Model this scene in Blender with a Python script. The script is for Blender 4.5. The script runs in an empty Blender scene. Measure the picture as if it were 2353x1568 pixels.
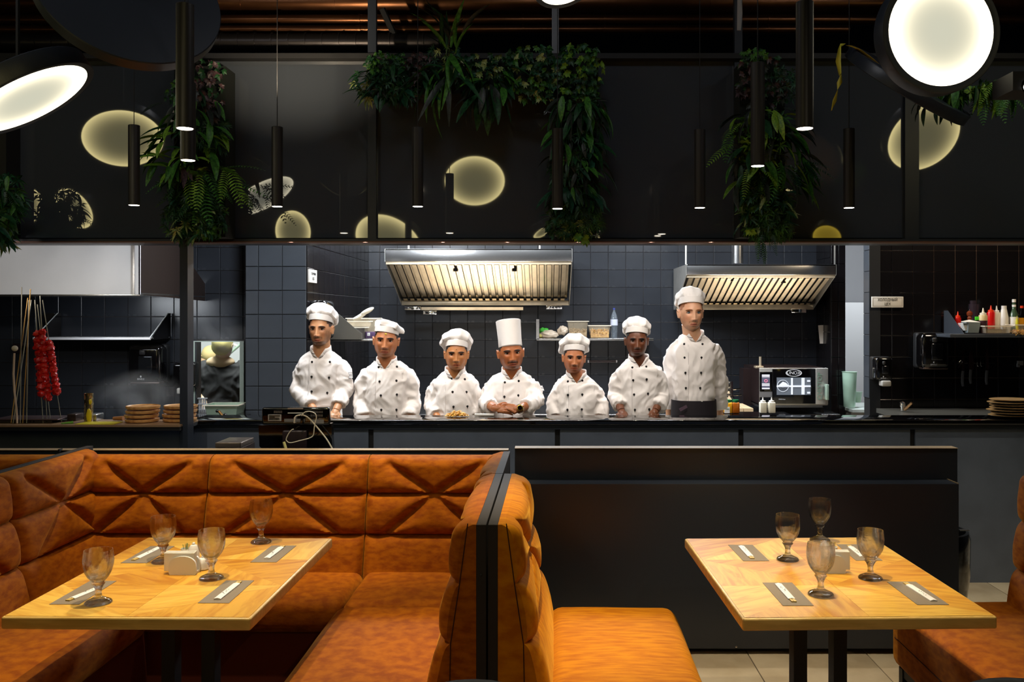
import bpy, bmesh, math, random
import numpy as np
from mathutils import Vector, Matrix, noise
from mathutils.bvhtree import BVHTree
sc = bpy.context.scene
COL = sc.collection
random.seed(7)
PI = math.pi
# ------------------------------------------------------------------ camera, world, exposure
F = 2080.0; VX = 1255.0; VY = 721.0; H = 1.72
cd = bpy.data.cameras.new('camera'); cam = bpy.data.objects.new('camera', cd); COL.objects.link(cam)
cam.location = (0, 0, H); cam.rotation_euler = (PI/2, 0, 0)
cd.sensor_fit = 'HORIZONTAL'; cd.sensor_width = 36.0; cd.lens = 36.0*F/2353.0
cd.shift_x = -(VX-1176.5)/2353.0; cd.shift_y = -(784-VY)/2353.0
cd.clip_start = .05; cd.clip_end = 60
sc.camera = cam
sc.view_settings.view_transform = 'Standard'; sc.view_settings.look = 'None'
sc.view_settings.gamma = 1; sc.view_settings.exposure = 0.0
sc.view_settings.use_curve_mapping = False
w = bpy.data.worlds.new('world'); sc.world = w; w.use_nodes = True
w.node_tree.nodes['Background'].inputs[0].default_value = (.62, .72, 1, 1)
w.node_tree.nodes['Background'].inputs[1].default_value = .016
try:
    sc.cycles.max_bounces = 14; sc.cycles.transmission_bounces = 14; sc.cycles.transparent_max_bounces = 24; sc.cycles.diffuse_bounces = 4; sc.cycles.glossy_bounces = 5; sc.cycles.sample_clamp_indirect = 4; sc.cycles.caustics_refractive = False
    sc.cycles.caustics_reflective = False
except Exception: pass

def P(x, y, Y):
    return Vector(((x-VX)*Y/F, Y, H-(y-VY)*Y/F))
def XZ(x, y, Y):
    p = P(x, y, Y); return p.x, p.z

def light(kind, name, loc, energy, color=(1, 1, 1), target=None, size=.1, angle=60, blend=.5, size_y=None, spread=None):
    d = bpy.data.lights.new(name, kind); d.energy = energy; d.color = color
    o = bpy.data.objects.new(name, d); COL.objects.link(o); o.location = loc
    if kind == 'SPOT': d.spot_size = math.radians(angle); d.spot_blend = blend; d.shadow_soft_size = size
    elif kind == 'AREA':
        d.size = size
        if spread: d.spread = math.radians(spread)
        if size_y: d.shape = 'RECTANGLE'; d.size_y = size_y
    else: d.shadow_soft_size = size
    if target is not None:
        o.rotation_euler = (Vector(target)-Vector(loc)).to_track_quat('-Z', 'Y').to_euler()
    return o
WARM = (1, .80, .55); NEUT = (1, .93, .84); COOL = (.88, .94, 1)
# table lights: each pendant tube carries a narrow downlight
TABLE_SPOTS = [(1849, 3.12, 298), (1741, 3.9, 384), (425, 3.12, 298), (432, 3.67, 372)]
for px, Y, py in TABLE_SPOTS:
    p = P(px, py, Y)
    light('SPOT', 'table_spot', (p.x, Y, p.z-.01), 84 if px != 432 else 60, (1, .82, .56), (p.x, Y-.1, 0), .012, 70, .7)
ROW_SPOTS = [(308, 472), (637, 475), (960, 475), (1281, 480), (1608, 478), (1951, 478)]
for px, py in ROW_SPOTS:
    p = P(px, py, 4.85)
    light('SPOT', 'bar_spot', (p.x, 4.85, p.z-.008), 13, (1, .91, .80), (p.x, 5.3, 0), .002, 105, .9)
for x in (-1.58, -1.12, -.64, -.24, .2, .65, 1.02):
    light('SPOT', 'added_cook_fill', (x, 5.575, 2.15), 10, (1, .90, .78), (x, 6.36, 1.3), .02, 100, .9)  # added fill on the cooks' faces, set below the glass to avoid reflections
light('SPOT', 'added_aisle_fill', (2.7, 4.75, 3.6), 150, (1, .88, .68), (2.75, 5.1, 0), .02, 40, .8)  # added spot brightening the aisle floor; no fitting hangs here
# kitchen: downlights behind the bulkhead over the pass, and lamps in the kitchen ceiling
for x in (-1.55, -1.1, -.65, -.2, .2, .62, 1.0):
    light('SPOT', 'pass_downlight', (x, 5.80, 2.75), 17, (1, .94, .88), (x, 6.45, 1.2), .05, 80, .8)
for x, y, e in ((-1.4, 8.3, 85), (-.2, 8.1, 85), (1.2, 8.2, 80), (2.3, 8.6, 30)):
    light('AREA', 'kitchen_ceiling_lamp', (x, y, 3.15), e, COOL, (x, y+.3, 0), .6)
light('SPOT', 'left_pass_downlight', (-3.0, 5.72, 2.5), 130, WARM, (-2.75, 5.65, 1.0), .04, 85, .9)
light('SPOT', 'added_hood_fill', (-3.4, 5.2, 2.1), 25, NEUT, (-3.55, 6.6, 2.0), .02, 110, 1)  # added spot to whiten the left hood front
light('AREA', 'left_kitchen_lamp', (-3.5, 7.1, 1.83), 9, COOL, (-3.4, 7.6, .9), .5)
light('AREA', 'column_lamp', (-1.6, 6.1, 3.12), 62, COOL, (-2.3, 7.6, 1.6), .4)
light('AREA', 'added_right_wall_fill', (3.9, 7.2, 3.1), 22, WARM, (3.8, 8.5, 1.7), .4)  # added area light lifting the dim wall around the knives
for x, y, tx, ty, e in ((-.12, 3.35, -.12, 3.45, 190), (-2.0, 4.3, -2.05, 4.62, 110), (-1.25, 4.3, -1.25, 4.62, 130), (-.6, 4.3, -.6, 4.62, 120)):
    light('SPOT', 'added_booth_fill', (x, y, 2.62), e, (1, .80, .46), (tx, ty, .9), .03, 40, 1)  # added spots gilding the booth tops; no lamp body is modelled
light('SPOT', 'added_duct_fill', (-1.5, 4.6, 2.9), 60, WARM, (-1.6, 6.2, 3.9), .02, 80, 1)  # added spot that gives the ducts copper glints from below
for x in (-1.6, 1.4):
    light('SPOT', 'added_front_fill', (x, -.2, 3.3), 34, (1, .86, .62), (x*.4, 3.6, .5), .01, 60, 1)  # added front fill for table edges and divider, small so reflections stay tiny
# added unseen area lights overhead: ambient fill kept out of the glass reflections
for x in (-2.6, 0, 2.6):
    light('AREA', 'added_room_fill', (x, 3.3, 4.25), 7, (.96, .96, 1), (x, 4.4, 0), .5)
# ------------------------------------------------------------------ materials
MATS = {}
def srgb(r, g, b):
    f = lambda c: (c/255/12.92) if c/255 <= .04045 else ((c/255+.055)/1.055)**2.4
    return (f(r), f(g), f(b))
def mat(name, rgb, rough=.5, metal=0.0, spec=.5, ior=None, trans=0.0, noise_amt=0.0, scale=20, bump=0.0, bscale=60,
        sheen=0.0, emis=None, estr=0.0, stretch=None, coat=0.0, rgb2=None, attr=None, alpha=None, sss=0.0, rough_var=0.0):
    if name in MATS: return MATS[name]
    m = bpy.data.materials.new(name); m.use_nodes = True; nt = m.node_tree; b = nt.nodes['Principled BSDF']
    c = srgb(*rgb)
    I = b.inputs
    I['Base Color'].default_value = (*c, 1); I['Roughness'].default_value = rough; I['Metallic'].default_value = metal
    I['Specular IOR Level'].default_value = spec
    if ior: I['IOR'].default_value = ior
    if trans: I['Transmission Weight'].default_value = trans
    if coat: I['Coat Weight'].default_value = coat; I['Coat Roughness'].default_value = .05
    if sheen: I['Sheen Weight'].default_value = sheen; I['Sheen Roughness'].default_value = .35; I['Sheen Tint'].default_value = (1, .55, .08, 1) if c[0] > 3*c[2] else (*c, 1)
    if emis: I['Emission Color'].default_value = (*srgb(*emis), 1); I['Emission Strength'].default_value = estr
    if alpha is not None: I['Alpha'].default_value = alpha
    if sss: I['Subsurface Weight'].default_value = sss; I['Subsurface Radius'].default_value = (.012, .005, .003); I['Subsurface Scale'].default_value = 1
    L = nt.links
    tc = None
    def coords(s):
        nonlocal tc
        if tc is None: tc = nt.nodes.new('ShaderNodeTexCoord')
        mp = nt.nodes.new('ShaderNodeMapping'); L.new(tc.outputs['Object'], mp.inputs[0])
        if stretch: mp.inputs['Scale'].default_value = stretch
        n = nt.nodes.new('ShaderNodeTexNoise'); n.inputs['Scale'].default_value = s; n.inputs['Detail'].default_value = 5
        L.new(mp.outputs[0], n.inputs['Vector']); return n
    if attr:
        a = nt.nodes.new('ShaderNodeAttribute'); a.attribute_name = attr; L.new(a.outputs['Color'], I['Base Color'])
    if rgb2 or noise_amt:
        n = coords(scale); r = nt.nodes.new('ShaderNodeValToRGB'); L.new(n.outputs['Fac'], r.inputs[0])
        c2 = srgb(*rgb2) if rgb2 else tuple(k*(1-noise_amt) for k in c)
        r.color_ramp.elements[0].color = (*c2, 1); r.color_ramp.elements[1].color = (*c, 1)
        r.color_ramp.elements[0].position = .36; r.color_ramp.elements[1].position = .62
        L.new(r.outputs[0], I['Base Color'])
    if rough_var:
        n = coords(scale*.7); mr = nt.nodes.new('ShaderNodeMapRange'); L.new(n.outputs['Fac'], mr.inputs[0])
        mr.inputs[3].default_value = max(0, rough-rough_var); mr.inputs[4].default_value = rough+rough_var; L.new(mr.outputs[0], I['Roughness'])
    if bump:
        n = coords(bscale); bp = nt.nodes.new('ShaderNodeBump'); bp.inputs['Strength'].default_value = bump; bp.inputs['Distance'].default_value = .002
        L.new(n.outputs['Fac'], bp.inputs['Height']); L.new(bp.outputs[0], I['Normal'])
    MATS[name] = m; return m

M_black = mat('black_paint', (44, 50, 60), .36, bump=.15, bscale=150)
M_board = mat('slate_board', (100, 110, 126), .42, noise_amt=.15, scale=6, bump=.1)
M_matte = mat('matte_black', (18, 18, 20), .6)
M_edge = mat('painted_lit_edge', (150, 130, 100), .5)  # pale line along partition tops: light on the edge put into the colour
M_gloss = mat('black_stone_top', (10, 10, 12), .04, spec=.8, ior=1.9)
M_glass_wall = mat('smoked_glass', (72, 78, 86), .025, ior=2.2, spec=.5)
M_tile = mat('black_tile', (44, 47, 53), .26, noise_amt=.12, scale=3, rough_var=.06)
M_tile_d = mat('dark_glossy_tile', (20, 18, 20), .16, noise_amt=.2, scale=3)
M_tile_s = mat('slate_tile', (58, 63, 70), .42, noise_amt=.15, scale=4)
M_grout = mat('grout', (44, 36, 34), .7)
M_grout_l = mat('light_grout', (130, 105, 90), .6)
M_grout_d = mat('dark_grout', (14, 15, 18), .8)
M_rail = mat('rail_black', (44, 40, 40), .7, spec=.3)
M_steel = mat('brushed_steel', (200, 200, 200), .24, 1, noise_amt=.08, scale=30, stretch=(.05, 1, 1))
M_steel_w = mat('satin_steel', (225, 222, 215), .4, .85, noise_amt=.1, scale=8)
M_chrome = mat('chrome', (230, 230, 230), .08, 1)
M_gblack = mat('gloss_black_plastic', (9, 8, 9), .1, spec=.6, coat=.5)
M_white = mat('white_plastic', (236, 232, 225), .35)
M_paper = mat('white_paper', (240, 238, 232), .8)
M_ink = mat('ink', (25, 25, 30), .7)
M_wall_w = mat('white_wall', (215, 215, 215), .7)
M_duct = mat('copper_duct', (120, 78, 50), .3, .85, noise_amt=.5, scale=5, stretch=(.4, 1, 1), bump=.8, bscale=12)
M_duct_b = mat('dark_spiral_duct', (62, 58, 58), .35, .8, bump=.2)

# ------------------------------------------------------------------ mesh builder
OFF = {}
class MB:
    def __init__(s): s.v = []; s.f = []; s.m = []; s.mi = 0
    def add(s, vs, fs):
        o = len(s.v); s.v += [tuple(v) for v in vs]
        for f in fs: s.f.append(tuple(o+i for i in f)); s.m.append(s.mi)
        return s
    def box(s, a, b, bev=0.0, T=None):
        x0, y0, z0 = [min(a[i], b[i]) for i in range(3)]; x1, y1, z1 = [max(a[i], b[i]) for i in range(3)]
        if bev <= 0:
            vs = [(x, y, z) for z in (z0, z1) for y in (y0, y1) for x in (x0, x1)]
            fs = [(0, 2, 3, 1), (4, 5, 7, 6), (0, 1, 5, 4), (2, 6, 7, 3), (0, 4, 6, 2), (1, 3, 7, 5)]
        else:
            bm = bmesh.new(); bmesh.ops.create_cube(bm, size=1)
            for v in bm.verts: v.co = Vector((x0+(v.co.x+.5)*(x1-x0), y0+(v.co.y+.5)*(y1-y0), z0+(v.co.z+.5)*(z1-z0)))
            bv = min(bev, .49*min(x1-x0, y1-y0, z1-z0))
            bmesh.ops.bevel(bm, geom=bm.edges[:]+bm.verts[:], offset=bv, segments=3, profile=.5, affect='EDGES')
            bm.verts.index_update(); vs = [v.co.copy() for v in bm.verts]; fs = [tuple(v.index for v in f.verts) for f in bm.faces]; bm.free()
        if T is not None: vs = [T @ Vector(v) for v in vs]
        return s.add(vs, fs)
    def tube(s, pts, r, n=10, cap=True, flat=1.0):
        pts = [Vector(p) for p in pts]; k = len(pts)
        rs = r if isinstance(r, (list, tuple)) else [r]*k
        o = []; fs = []; ref = None
        for i in range(k):
            t = (pts[min(i+1, k-1)]-pts[max(i-1, 0)]).normalized()
            if ref is None:
                ref = Vector((0, 0, 1)) if abs(t.z) < .9 else Vector((0, 1, 0))
            u = t.cross(ref).normalized(); w_ = u.cross(t).normalized(); ref = w_
            for j in range(n):
                a = 2*PI*j/n; o.append(pts[i]+u*math.cos(a)*rs[i]+w_*math.sin(a)*rs[i]*flat)
        for i in range(k-1):
            for j in range(n):
                j2 = (j+1) % n; fs.append((i*n+j, i*n+j2, (i+1)*n+j2, (i+1)*n+j))
        if cap: fs.append(tuple(reversed(range(n)))); fs.append(tuple((k-1)*n+j for j in range(n)))
        return s.add(o, fs)
    def lathe(s, prof, c=(0, 0, 0), n=24, rf=None, T=None, closed=False, arc=None):
        vs = []; fs = []; k = len(prof)
        for r, z in prof:
            for j in range(n):
                a = 2*PI*j/n; rr = r*(rf(a, z) if rf else 1)
                vs.append(Vector((rr*math.cos(a), rr*math.sin(a), z)))
        for i in range(k-1):
            for j in range(n):
                j2 = (j+1) % n; fs.append((i*n+j, i*n+j2, (i+1)*n+j2, (i+1)*n+j))
        if not closed:
            fs.append(tuple(reversed(range(n)))); fs.append(tuple((k-1)*n+j for j in range(n)))
        else:
            for j in range(n):
                j2 = (j+1) % n; fs.append(((k-1)*n+j, (k-1)*n+j2, j2, j))
        if T is not None: vs = [T @ v for v in vs]
        c = Vector(c); return s.add([v+c for v in vs], fs)
    def ell(s, c, r, n=16, m=10, T=None):
        prof = [(max(1e-4, math.sin(PI*i/m)), -math.cos(PI*i/m)) for i in range(m+1)]
        c = Vector(c); vs = []; fs = []
        for rr, z in prof:
            for j in range(n):
                a = 2*PI*j/n; v = Vector((rr*math.cos(a)*r[0], rr*math.sin(a)*r[1], z*r[2]))
                if T is not None: v = T @ v
                vs.append(c+v)
        for i in range(m):
            for j in range(n):
                j2 = (j+1) % n; fs.append((i*n+j, i*n+j2, (i+1)*n+j2, (i+1)*n+j))
        return s.add(vs, fs)
    def prism(s, poly, d):          # poly: list of 3D points, d: extrusion vector
        n = len(poly); d = Vector(d); vs = [Vector(p) for p in poly]+[Vector(p)+d for p in poly]
        fs = [tuple(reversed(range(n))), tuple(range(n, 2*n))]+[(i, (i+1) % n, n+(i+1) % n, n+i) for i in range(n)]
        return s.add(vs, fs)
    def quad(s, a, b, c, d): return s.add([a, b, c, d], [(0, 1, 2, 3)])
    def grid(s, pts, nu, nv, closeu=False):
        fs = []
        for i in range(nv-1):
            for j in range(nu if closeu else nu-1):
                j2 = (j+1) % nu; fs.append((i*nu+j, i*nu+j2, (i+1)*nu+j2, (i+1)*nu+j))
        return s.add(pts, fs)
    def build(s, name, mats, parent=None, smooth=True, origin=None, sharp=35, local=False):
        me = bpy.data.meshes.new(name)
        vs = np.array(s.v, dtype=float) if s.v else np.zeros((0, 3))
        if parent is None:
            if origin is None:
                lo, hi = vs.min(0), vs.max(0); origin = ((lo[0]+hi[0])/2, (lo[1]+hi[1])/2, lo[2])
            off = Vector(origin)
        else: off = OFF.get(parent.name, Vector())
        if local: off = Vector(); 
        vs = vs-np.array(off)
        me.from_pydata(vs.tolist(), [], s.f)
        if not isinstance(mats, (list, tuple)): mats = [mats]
        for m in mats: me.materials.append(m)
        if len(mats) > 1: me.polygons.foreach_set('material_index', s.m)
        bm = bmesh.new(); bm.from_mesh(me); bmesh.ops.recalc_face_normals(bm, faces=bm.faces[:]); bm.to_mesh(me); bm.free()
        if smooth:
            me.polygons.foreach_set('use_smooth', [True]*len(me.polygons))
            try: me.set_sharp_from_angle(angle=math.radians(sharp))
            except Exception: pass
        me.update()
        o = bpy.data.objects.new(name, me); COL.objects.link(o)
        if parent is None: o.location = off; OFF[o.name] = off.copy()
        else: o.parent = parent; OFF[o.name] = off.copy()
        return o
def tag(o, label=None, cat=None, group=None, kind=None):
    if label: o['label'] = label
    if cat: o['category'] = cat
    if group: o['group'] = group
    if kind: o['kind'] = kind
    return o
def thing(name, loc, label, cat, group=None, rz=0):
    o = bpy.data.objects.new(name, None); COL.objects.link(o); o.location = loc; o.rotation_euler = (0, 0, rz); o.empty_display_size = .1
    OFF[o.name] = Vector(loc); return tag(o, label, cat, group)
def share(name, me, loc, parent, rot=None, scale=None):      # cheap copy sharing mesh data, world loc
    o = bpy.data.objects.new(name, me); COL.objects.link(o)
    if parent is not None: o.parent = parent; o.location = Vector(loc)-OFF.get(parent.name, Vector()); OFF[o.name] = OFF.get(parent.name, Vector())
    else: o.location = loc
    if rot is not None: o.rotation_euler = rot
    if scale is not None: o.scale = scale
    return o
def copy_tree(o, parent=None):
    c = o.copy(); COL.objects.link(c)
    if parent is not None: c.parent = parent
    for ch in o.children: copy_tree(ch, c)
    return c
def text_mb(body, size, extrude=.001, font=None, align='CENTER', sx=1.0):
    cu = bpy.data.curves.new('t', 'FONT'); cu.body = body; cu.size = size; cu.extrude = extrude; cu.align_x = align; cu.align_y = 'CENTER'
    o = bpy.data.objects.new('t', cu); COL.objects.link(o)
    dg = bpy.context.evaluated_depsgraph_get(); me = bpy.data.meshes.new_from_object(o.evaluated_get(dg))
    vs = [Vector((v.co.x*sx, v.co.y, v.co.z)) for v in me.vertices]; fs = [tuple(p.vertices) for p in me.polygons]
    bpy.data.objects.remove(o); bpy.data.curves.remove(cu); bpy.data.meshes.remove(me)
    return vs, fs
def put_text(name, body, size, c, parent, m, rot=0.0, sx=1.0, face=(0, -1, 0), extrude=.0008):
    """flat lettering standing in a vertical plane that faces -Y (or +-X); text runs along +X"""
    vs, fs = text_mb(body, size, extrude, sx=sx); c = Vector(c); mb = MB()
    if face[0] == 0: B = Matrix(((1, 0, 0), (0, 0, -1), (0, 1, 0)))
    else: B = Matrix(((0, 0, 1), (1, 0, 0), (0, 1, 0))) if face[0] > 0 else Matrix(((0, 0, -1), (-1, 0, 0), (0, 1, 0)))
    R = Matrix.Rotation(rot, 3, 'Z')
    mb.add([c+B @ (R @ v) for v in vs], fs); return mb.build(name, m, parent, smooth=False)
# ------------------------------------------------------------------ floor, ceiling, shell
def struct(mb, name, m, parent=None, smooth=False, label=None):
    o = mb.build(name, m, parent, smooth=smooth)
    if parent is None: o['kind'] = 'structure'
    if label: o['label'] = label
    return o
M_floor = mat('floor_tile', (222, 206, 174), .25, rgb2=(198, 180, 148), noise_amt=.2, scale=3)
floor = struct(MB().box((-6, -2, -.12), (7, 13, -.004)), 'floor', mat('floor_grout', (95, 84, 70), .7))
tm = MB().box((-.2975, -.2975, -.02), (.2975, .2975, 0), .002); tl = tm.build('tile', M_floor, floor, local=True); tme = tl.data
bpy.data.objects.remove(tl)
for i in range(-3, 10):
    for j in range(3, 13):
        cx, cy = .12+i*.6, .16+j*.6
        if 4.4 < cy < 5.2 and cx < 2.4: pass
        o = share('tile', tme, (cx, cy, 0), floor)
ceil = struct(MB().box((-6, -2, 4.3), (7, 13, 4.4)), 'ceiling', M_matte)
struct(MB().box((-6.1, -2, 0), (-6, 13, 4.4)), 'wall_left', M_matte)
struct(MB().box((7, -2, 0), (7.1, 13, 4.4)), 'wall_right', M_matte)
struct(MB().box((-6, -2.1, 0), (7, -2, 4.4)), 'wall_front', mat('far_room_wall', (70, 68, 66), .8))

# ------------------------------------------------------------------ tiled kitchen walls
def tiled_wall(name, origin, du, dv, nrm, pu, pv, rng_u, rng_v, u_lim, v_lim, m_tile, m_grout, thick=.1, holes=(), gap=.004, depth=.008):
    """origin+u*du+v*dv : plane; tiles of pitch pu x pv at grid offsets; clipped to limits"""
    origin = Vector(origin); du = Vector(du); dv = Vector(dv); nrm = Vector(nrm)
    mb = MB()
    def slab(u0, u1, v0, v1):
        pts = [origin+du*u0+dv*v0, origin+du*u1+dv*v0, origin+du*u1+dv*v1, origin+du*u0+dv*v1]; mb.prism(pts, -nrm*thick)
    us = sorted({u_lim[0], u_lim[1], *[max(u_lim[0], min(u_lim[1], h[0])) for h in holes], *[max(u_lim[0], min(u_lim[1], h[1])) for h in holes]})
    for a, b in zip(us[:-1], us[1:]):
        if b-a < 1e-5: continue
        hs = [h for h in holes if h[0] <= a+1e-5 and h[1] >= b-1e-5]
        if hs:
            if hs[0][2] > v_lim[0]: slab(a, b, v_lim[0], hs[0][2])
            if hs[0][3] < v_lim[1]: slab(a, b, hs[0][3], v_lim[1])
        else: slab(a, b, *v_lim)
    wall = struct(mb, name, m_grout); cache = {}
    for i in range(*rng_u):
        for j in range(*rng_v):
            u0, u1 = max(u_lim[0], i*pu+gap/2), min(u_lim[1], (i+1)*pu-gap/2)
            v0, v1 = max(v_lim[0], j*pv+gap/2), min(v_lim[1], (j+1)*pv-gap/2)
            if u1-u0 < .012 or v1-v0 < .012: continue
            cut = False
            for h in holes:
                if u0 < h[1] and u1 > h[0] and v0 < h[3] and v1 > h[2]:
                    if h[0] > u0 and h[0] < u1 and v0 >= h[2]-.01: u1 = h[0]
                    elif h[1] < u1 and h[1] > u0 and v0 >= h[2]-.01: u0 = h[1]
                    elif h[2] > v0: v1 = h[2]
                    elif h[3] < v1: v0 = h[3]
                    else: cut = True
            if cut or u1-u0 < .01 or v1-v0 < .01: continue
            key = (round(u1-u0, 3), round(v1-v0, 3))
            if key not in cache:
                a, b = key[0]/2, key[1]/2; c = .003; q = MB()
                vs = [du*su*a+dv*sv*b for su, sv in ((-1, -1), (1, -1), (1, 1), (-1, 1))]
                vt = [du*su*(a-c)+dv*sv*(b-c)+nrm*depth for su, sv in ((-1, -1), (1, -1), (1, 1), (-1, 1))]
                vm = [v+nrm*(depth-.002) for v in vs]
                q.add(vs+vm+vt, [(k, (k+1) % 4, 4+(k+1) % 4, 4+k) for k in range(4)]+[(4+k, 4+(k+1) % 4, 8+(k+1) % 4, 8+k) for k in range(4)]+[(8, 9, 10, 11)])
                t = q.build('tile', m_tile, wall, smooth=False, local=True); cache[key] = t.data; bpy.data.objects.remove(t)
            share('tile', cache[key], origin+du*(u0+u1)/2+dv*(v0+v1)/2, wall, rot=None)
    return wall
def px_wall(name, Y, x0, x1, gx, gy, pit, m_tile, m_grout, ytop=545, zbot=.0, holes_px=(), **kw):
    """wall facing -Y at depth Y; pixel column gx / row gy are on grid lines, pitch pit px"""
    k = Y/F; p = pit*k; o = P(gx, gy, Y); ul = ((x0-gx)*k, (x1-gx)*k); vt = (gy-ytop)*k; vb = zbot-o.z
    holes = [((a-gx)*k, (b-gx)*k, (gy-d)*k, (gy-c)*k) for a, b, c, d in holes_px]
    lowrow = int(math.floor(((gy-975)*k)/p))
    return tiled_wall(name, o, (1, 0, 0), (0, 0, 1), (0, -1, 0), p, p, (int(math.floor(ul[0]/p)), int(math.ceil(ul[1]/p))),
                      (lowrow, int(math.ceil(vt/p))), ul, (vb, vt+.6), m_tile, m_grout, holes=holes, **kw)
px_wall('wall_back', 10.2, 846, 1878, 1115, 741.5, 40.35, M_tile, M_grout, ytop=548)
k = 7.88/F
px_wall('wall_back_left', 7.88, -330, 566, 189, 781, 52.9, M_tile, M_grout, ytop=550, holes_px=((452, 562, 784, 949),))
px_wall('wall_back_column', 7.56, 565, 703, 649, 668, 55.0, M_tile_s, M_grout_d, ytop=550, gap=.006)
# side wall running back from the column, faces +X
o = Vector((P(703, 0, 7.56).x, 7.57, 1.72)); p_ = .2
tiled_wall('wall_column_side', (o.x, 7.57, 1.7), (0, 1, 0), (0, 0, 1), (1, 0, 0), .2, .2, (0, 14), (-4, 5), (0, 2.63), (-1.7, 1.45), M_tile_d, M_grout)
px_wall('wall_back_right', 8.54, 2000, 2620, 2048, 674, 48.75, M_tile_d, M_grout_l, ytop=545)
tiled_wall('wall_right_return', (3.05, 8.53, 1.72), (0, 1, 0), (0, 0, 1), (-1, 0, 0), .15, .2, (0, 1), (-4, 5), (0, .15), (-1.72, 1.5), M_tile_s, M_grout_d)
px_wall('wall_pillar', 9.7, 1910, 1942, 1926, 692.5, 43, M_tile_d, M_grout_d, ytop=548)
tiled_wall('wall_pillar_side', (3.05, 9.7, 1.72), (0, 1, 0), (0, 0, 1), (-1, 0, 0), .2, .2, (0, 3), (-4, 5), (0, .5), (-1.72, 1.5), M_tile_d, M_grout_d)
# bright passage beyond
struct(MB().box((2.6, 11.9, 0), (5.2, 12, 3)), 'wall_passage', mat('grey_wall', (150, 150, 152), .8))
struct(MB().box((3.2, 11.4, 0), (4.6, 11.86, 1.86)), 'trim_1', mat('white_cladding', (238, 238, 238), .4))
light('AREA', 'passage_lamp', (3.9, 10.0, 3.05), 42, COOL, (3.9, 11.6, .6), .5)
# kitchen ceiling
struct(MB().box((-5, 5.9, 3.2), (6, 12.6, 3.3)), 'ceiling_kitchen', M_matte)
# scullery behind the small window
struct(MB().box((-5.2, 10.3, 0), (-2.2, 10.4, 3.2)), 'wall_scullery', mat('scullery_white', (205, 205, 210), .5))
struct(MB().box((-4.5, 8.0, 0), (-4.4, 10.3, 3.2)), 'wall_scullery_left', mat('scullery_green', (170, 190, 178), .4))
light('AREA', 'scullery_lamp', (-3.0, 8.25, 2.7), 90, (.93, 1, .93), (-3.1, 9.6, 1.0), .7)
# frame of the service window
w1 = struct(MB().box(*[P(447, 956, 7.86), P(452, 783, 8.0)]).box(P(560, 956, 7.86), P(563, 783, 8.0)).box(P(447, 786, 7.86), P(563, 783, 8.0)), 'window_1', mat('pale_frame', (190, 205, 195), .4))

# ------------------------------------------------------------------ bulkhead facade of smoked glass
YF = 5.65
zb = P(0, 549, YF).z; zt = P(0, 128, YF).z
posts = [-430, 8, 418, 855, 1276, 1697, 2096, 2500]
fac = struct(MB().box((P(-430, 0, YF).x, YF+.03, zb), (P(2700, 0, YF).x, YF+.06, zt)), 'wall_bulkhead', M_matte)
for a, b in zip(posts[:-1], posts[1:]):
    MB().box(P(a+4, 547, YF), Vector((P(b-4, 0, YF).x, YF+.028, zt-.02))).build('glass_panel', M_glass_wall, fac, smooth=False)
def xb(a, b, y0, y1, Y0, Y1):      # box: px x-range and y-range at front depth Y0, to depth Y1
    p, q = P(a, y0, Y0), P(b, y1, Y0); return (p.x, Y0, p.z), (q.x, Y1, q.z)
bb = MB().box(*xb(-430, 2700, 549, 556, 5.6, 5.9)); struct(bb, 'trim_2', M_black)
struct(MB().box(*xb(-430, 2700, 554.5, 557.5, 5.595, 5.7)), 'trim_3', mat('copper_lip', (120, 85, 70), .45, .3))
struct(MB().box(*xb(-430, 2700, 122, 134, 5.58, 5.72)), 'trim_4', M_matte)
n = 5
for a, b in ((845, 864), (1268, 1284), (1688, 1706), (2080, 2112)):
    n += 1; struct(MB().box(*xb(a, b, 122 if a > 2000 else -60, 549, 5.615, 5.66)), f'trim_{n}', M_black)
# left tall post standing from the booth up to the beam
struct(MB().box(*xb(413, 431, 134, 1040, 5.5, 5.5)) if False else MB().box(Vector((P(413, 0, 5.5).x, 5.5, P(0, 1040, 5.5).z)), Vector((P(431, 0, 5.5).x, 5.593, P(0, 134, 5.5).z))), 'trim_20', M_black)
struct(MB().box(*xb(-6, 14, 134, 548, 5.5, 5.66)), 'trim_22', M_matte)

# ------------------------------------------------------------------ bar counter
YC = 5.75; zc = P(0, 966.5, YC).z
ct = thing('bar_counter', (0, YC, 0), 'long slate-black bar counter with batten-jointed front boards and mirror-black stone top', 'counter')
xl, xr = P(432, 0, YC).x, P(2760, 0, YC).x
MB().box((xl, YC, zc-.028), (xr, 6.05, zc), .003).build('counter_top', M_gloss, ct)
MB().box((xl, YC+.02, zc-.06), (xr, 6.03, zc-.03)).build('support_rail', M_black, ct, smooth=False)
bx = [431, 852, 1281, 1703, 2098, 2500]
for a, b in zip(bx[:-1], bx[1:]):
    MB().box((P(a+6, 0, 5.78).x, 5.785, 0), (P(b-6, 0, 5.78).x, 5.83, zc-.062)).build('front_board', M_board, ct, smooth=False)
for a in bx[1:-1]:
    MB().box((P(a-6, 0, 5.78).x, 5.80, 0), (P(a+6, 0, 5.78).x, 5.83, zc-.062)).build('batten', M_matte, ct, smooth=False)
YL = 5.45; zl = P(0, 982, YL).z
lc = thing('grill_counter', (-2.9, YL, 0), 'left grill counter with bare wooden front edge left of the tall post', 'counter')
x0, x1 = P(-300, 0, YL).x, P(412, 0, YL).x
MB().box((x0, YL, zl), (x1, 5.745, zl+.012)).build('counter_top', [mat('warm_top', (150, 120, 90), .4)], lc, smooth=False)
MB().box((x0, YL+.004, zl-.022), (x1, 5.745, zl-.001)).build('edge_rail', M_matte, lc, smooth=False)
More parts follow.
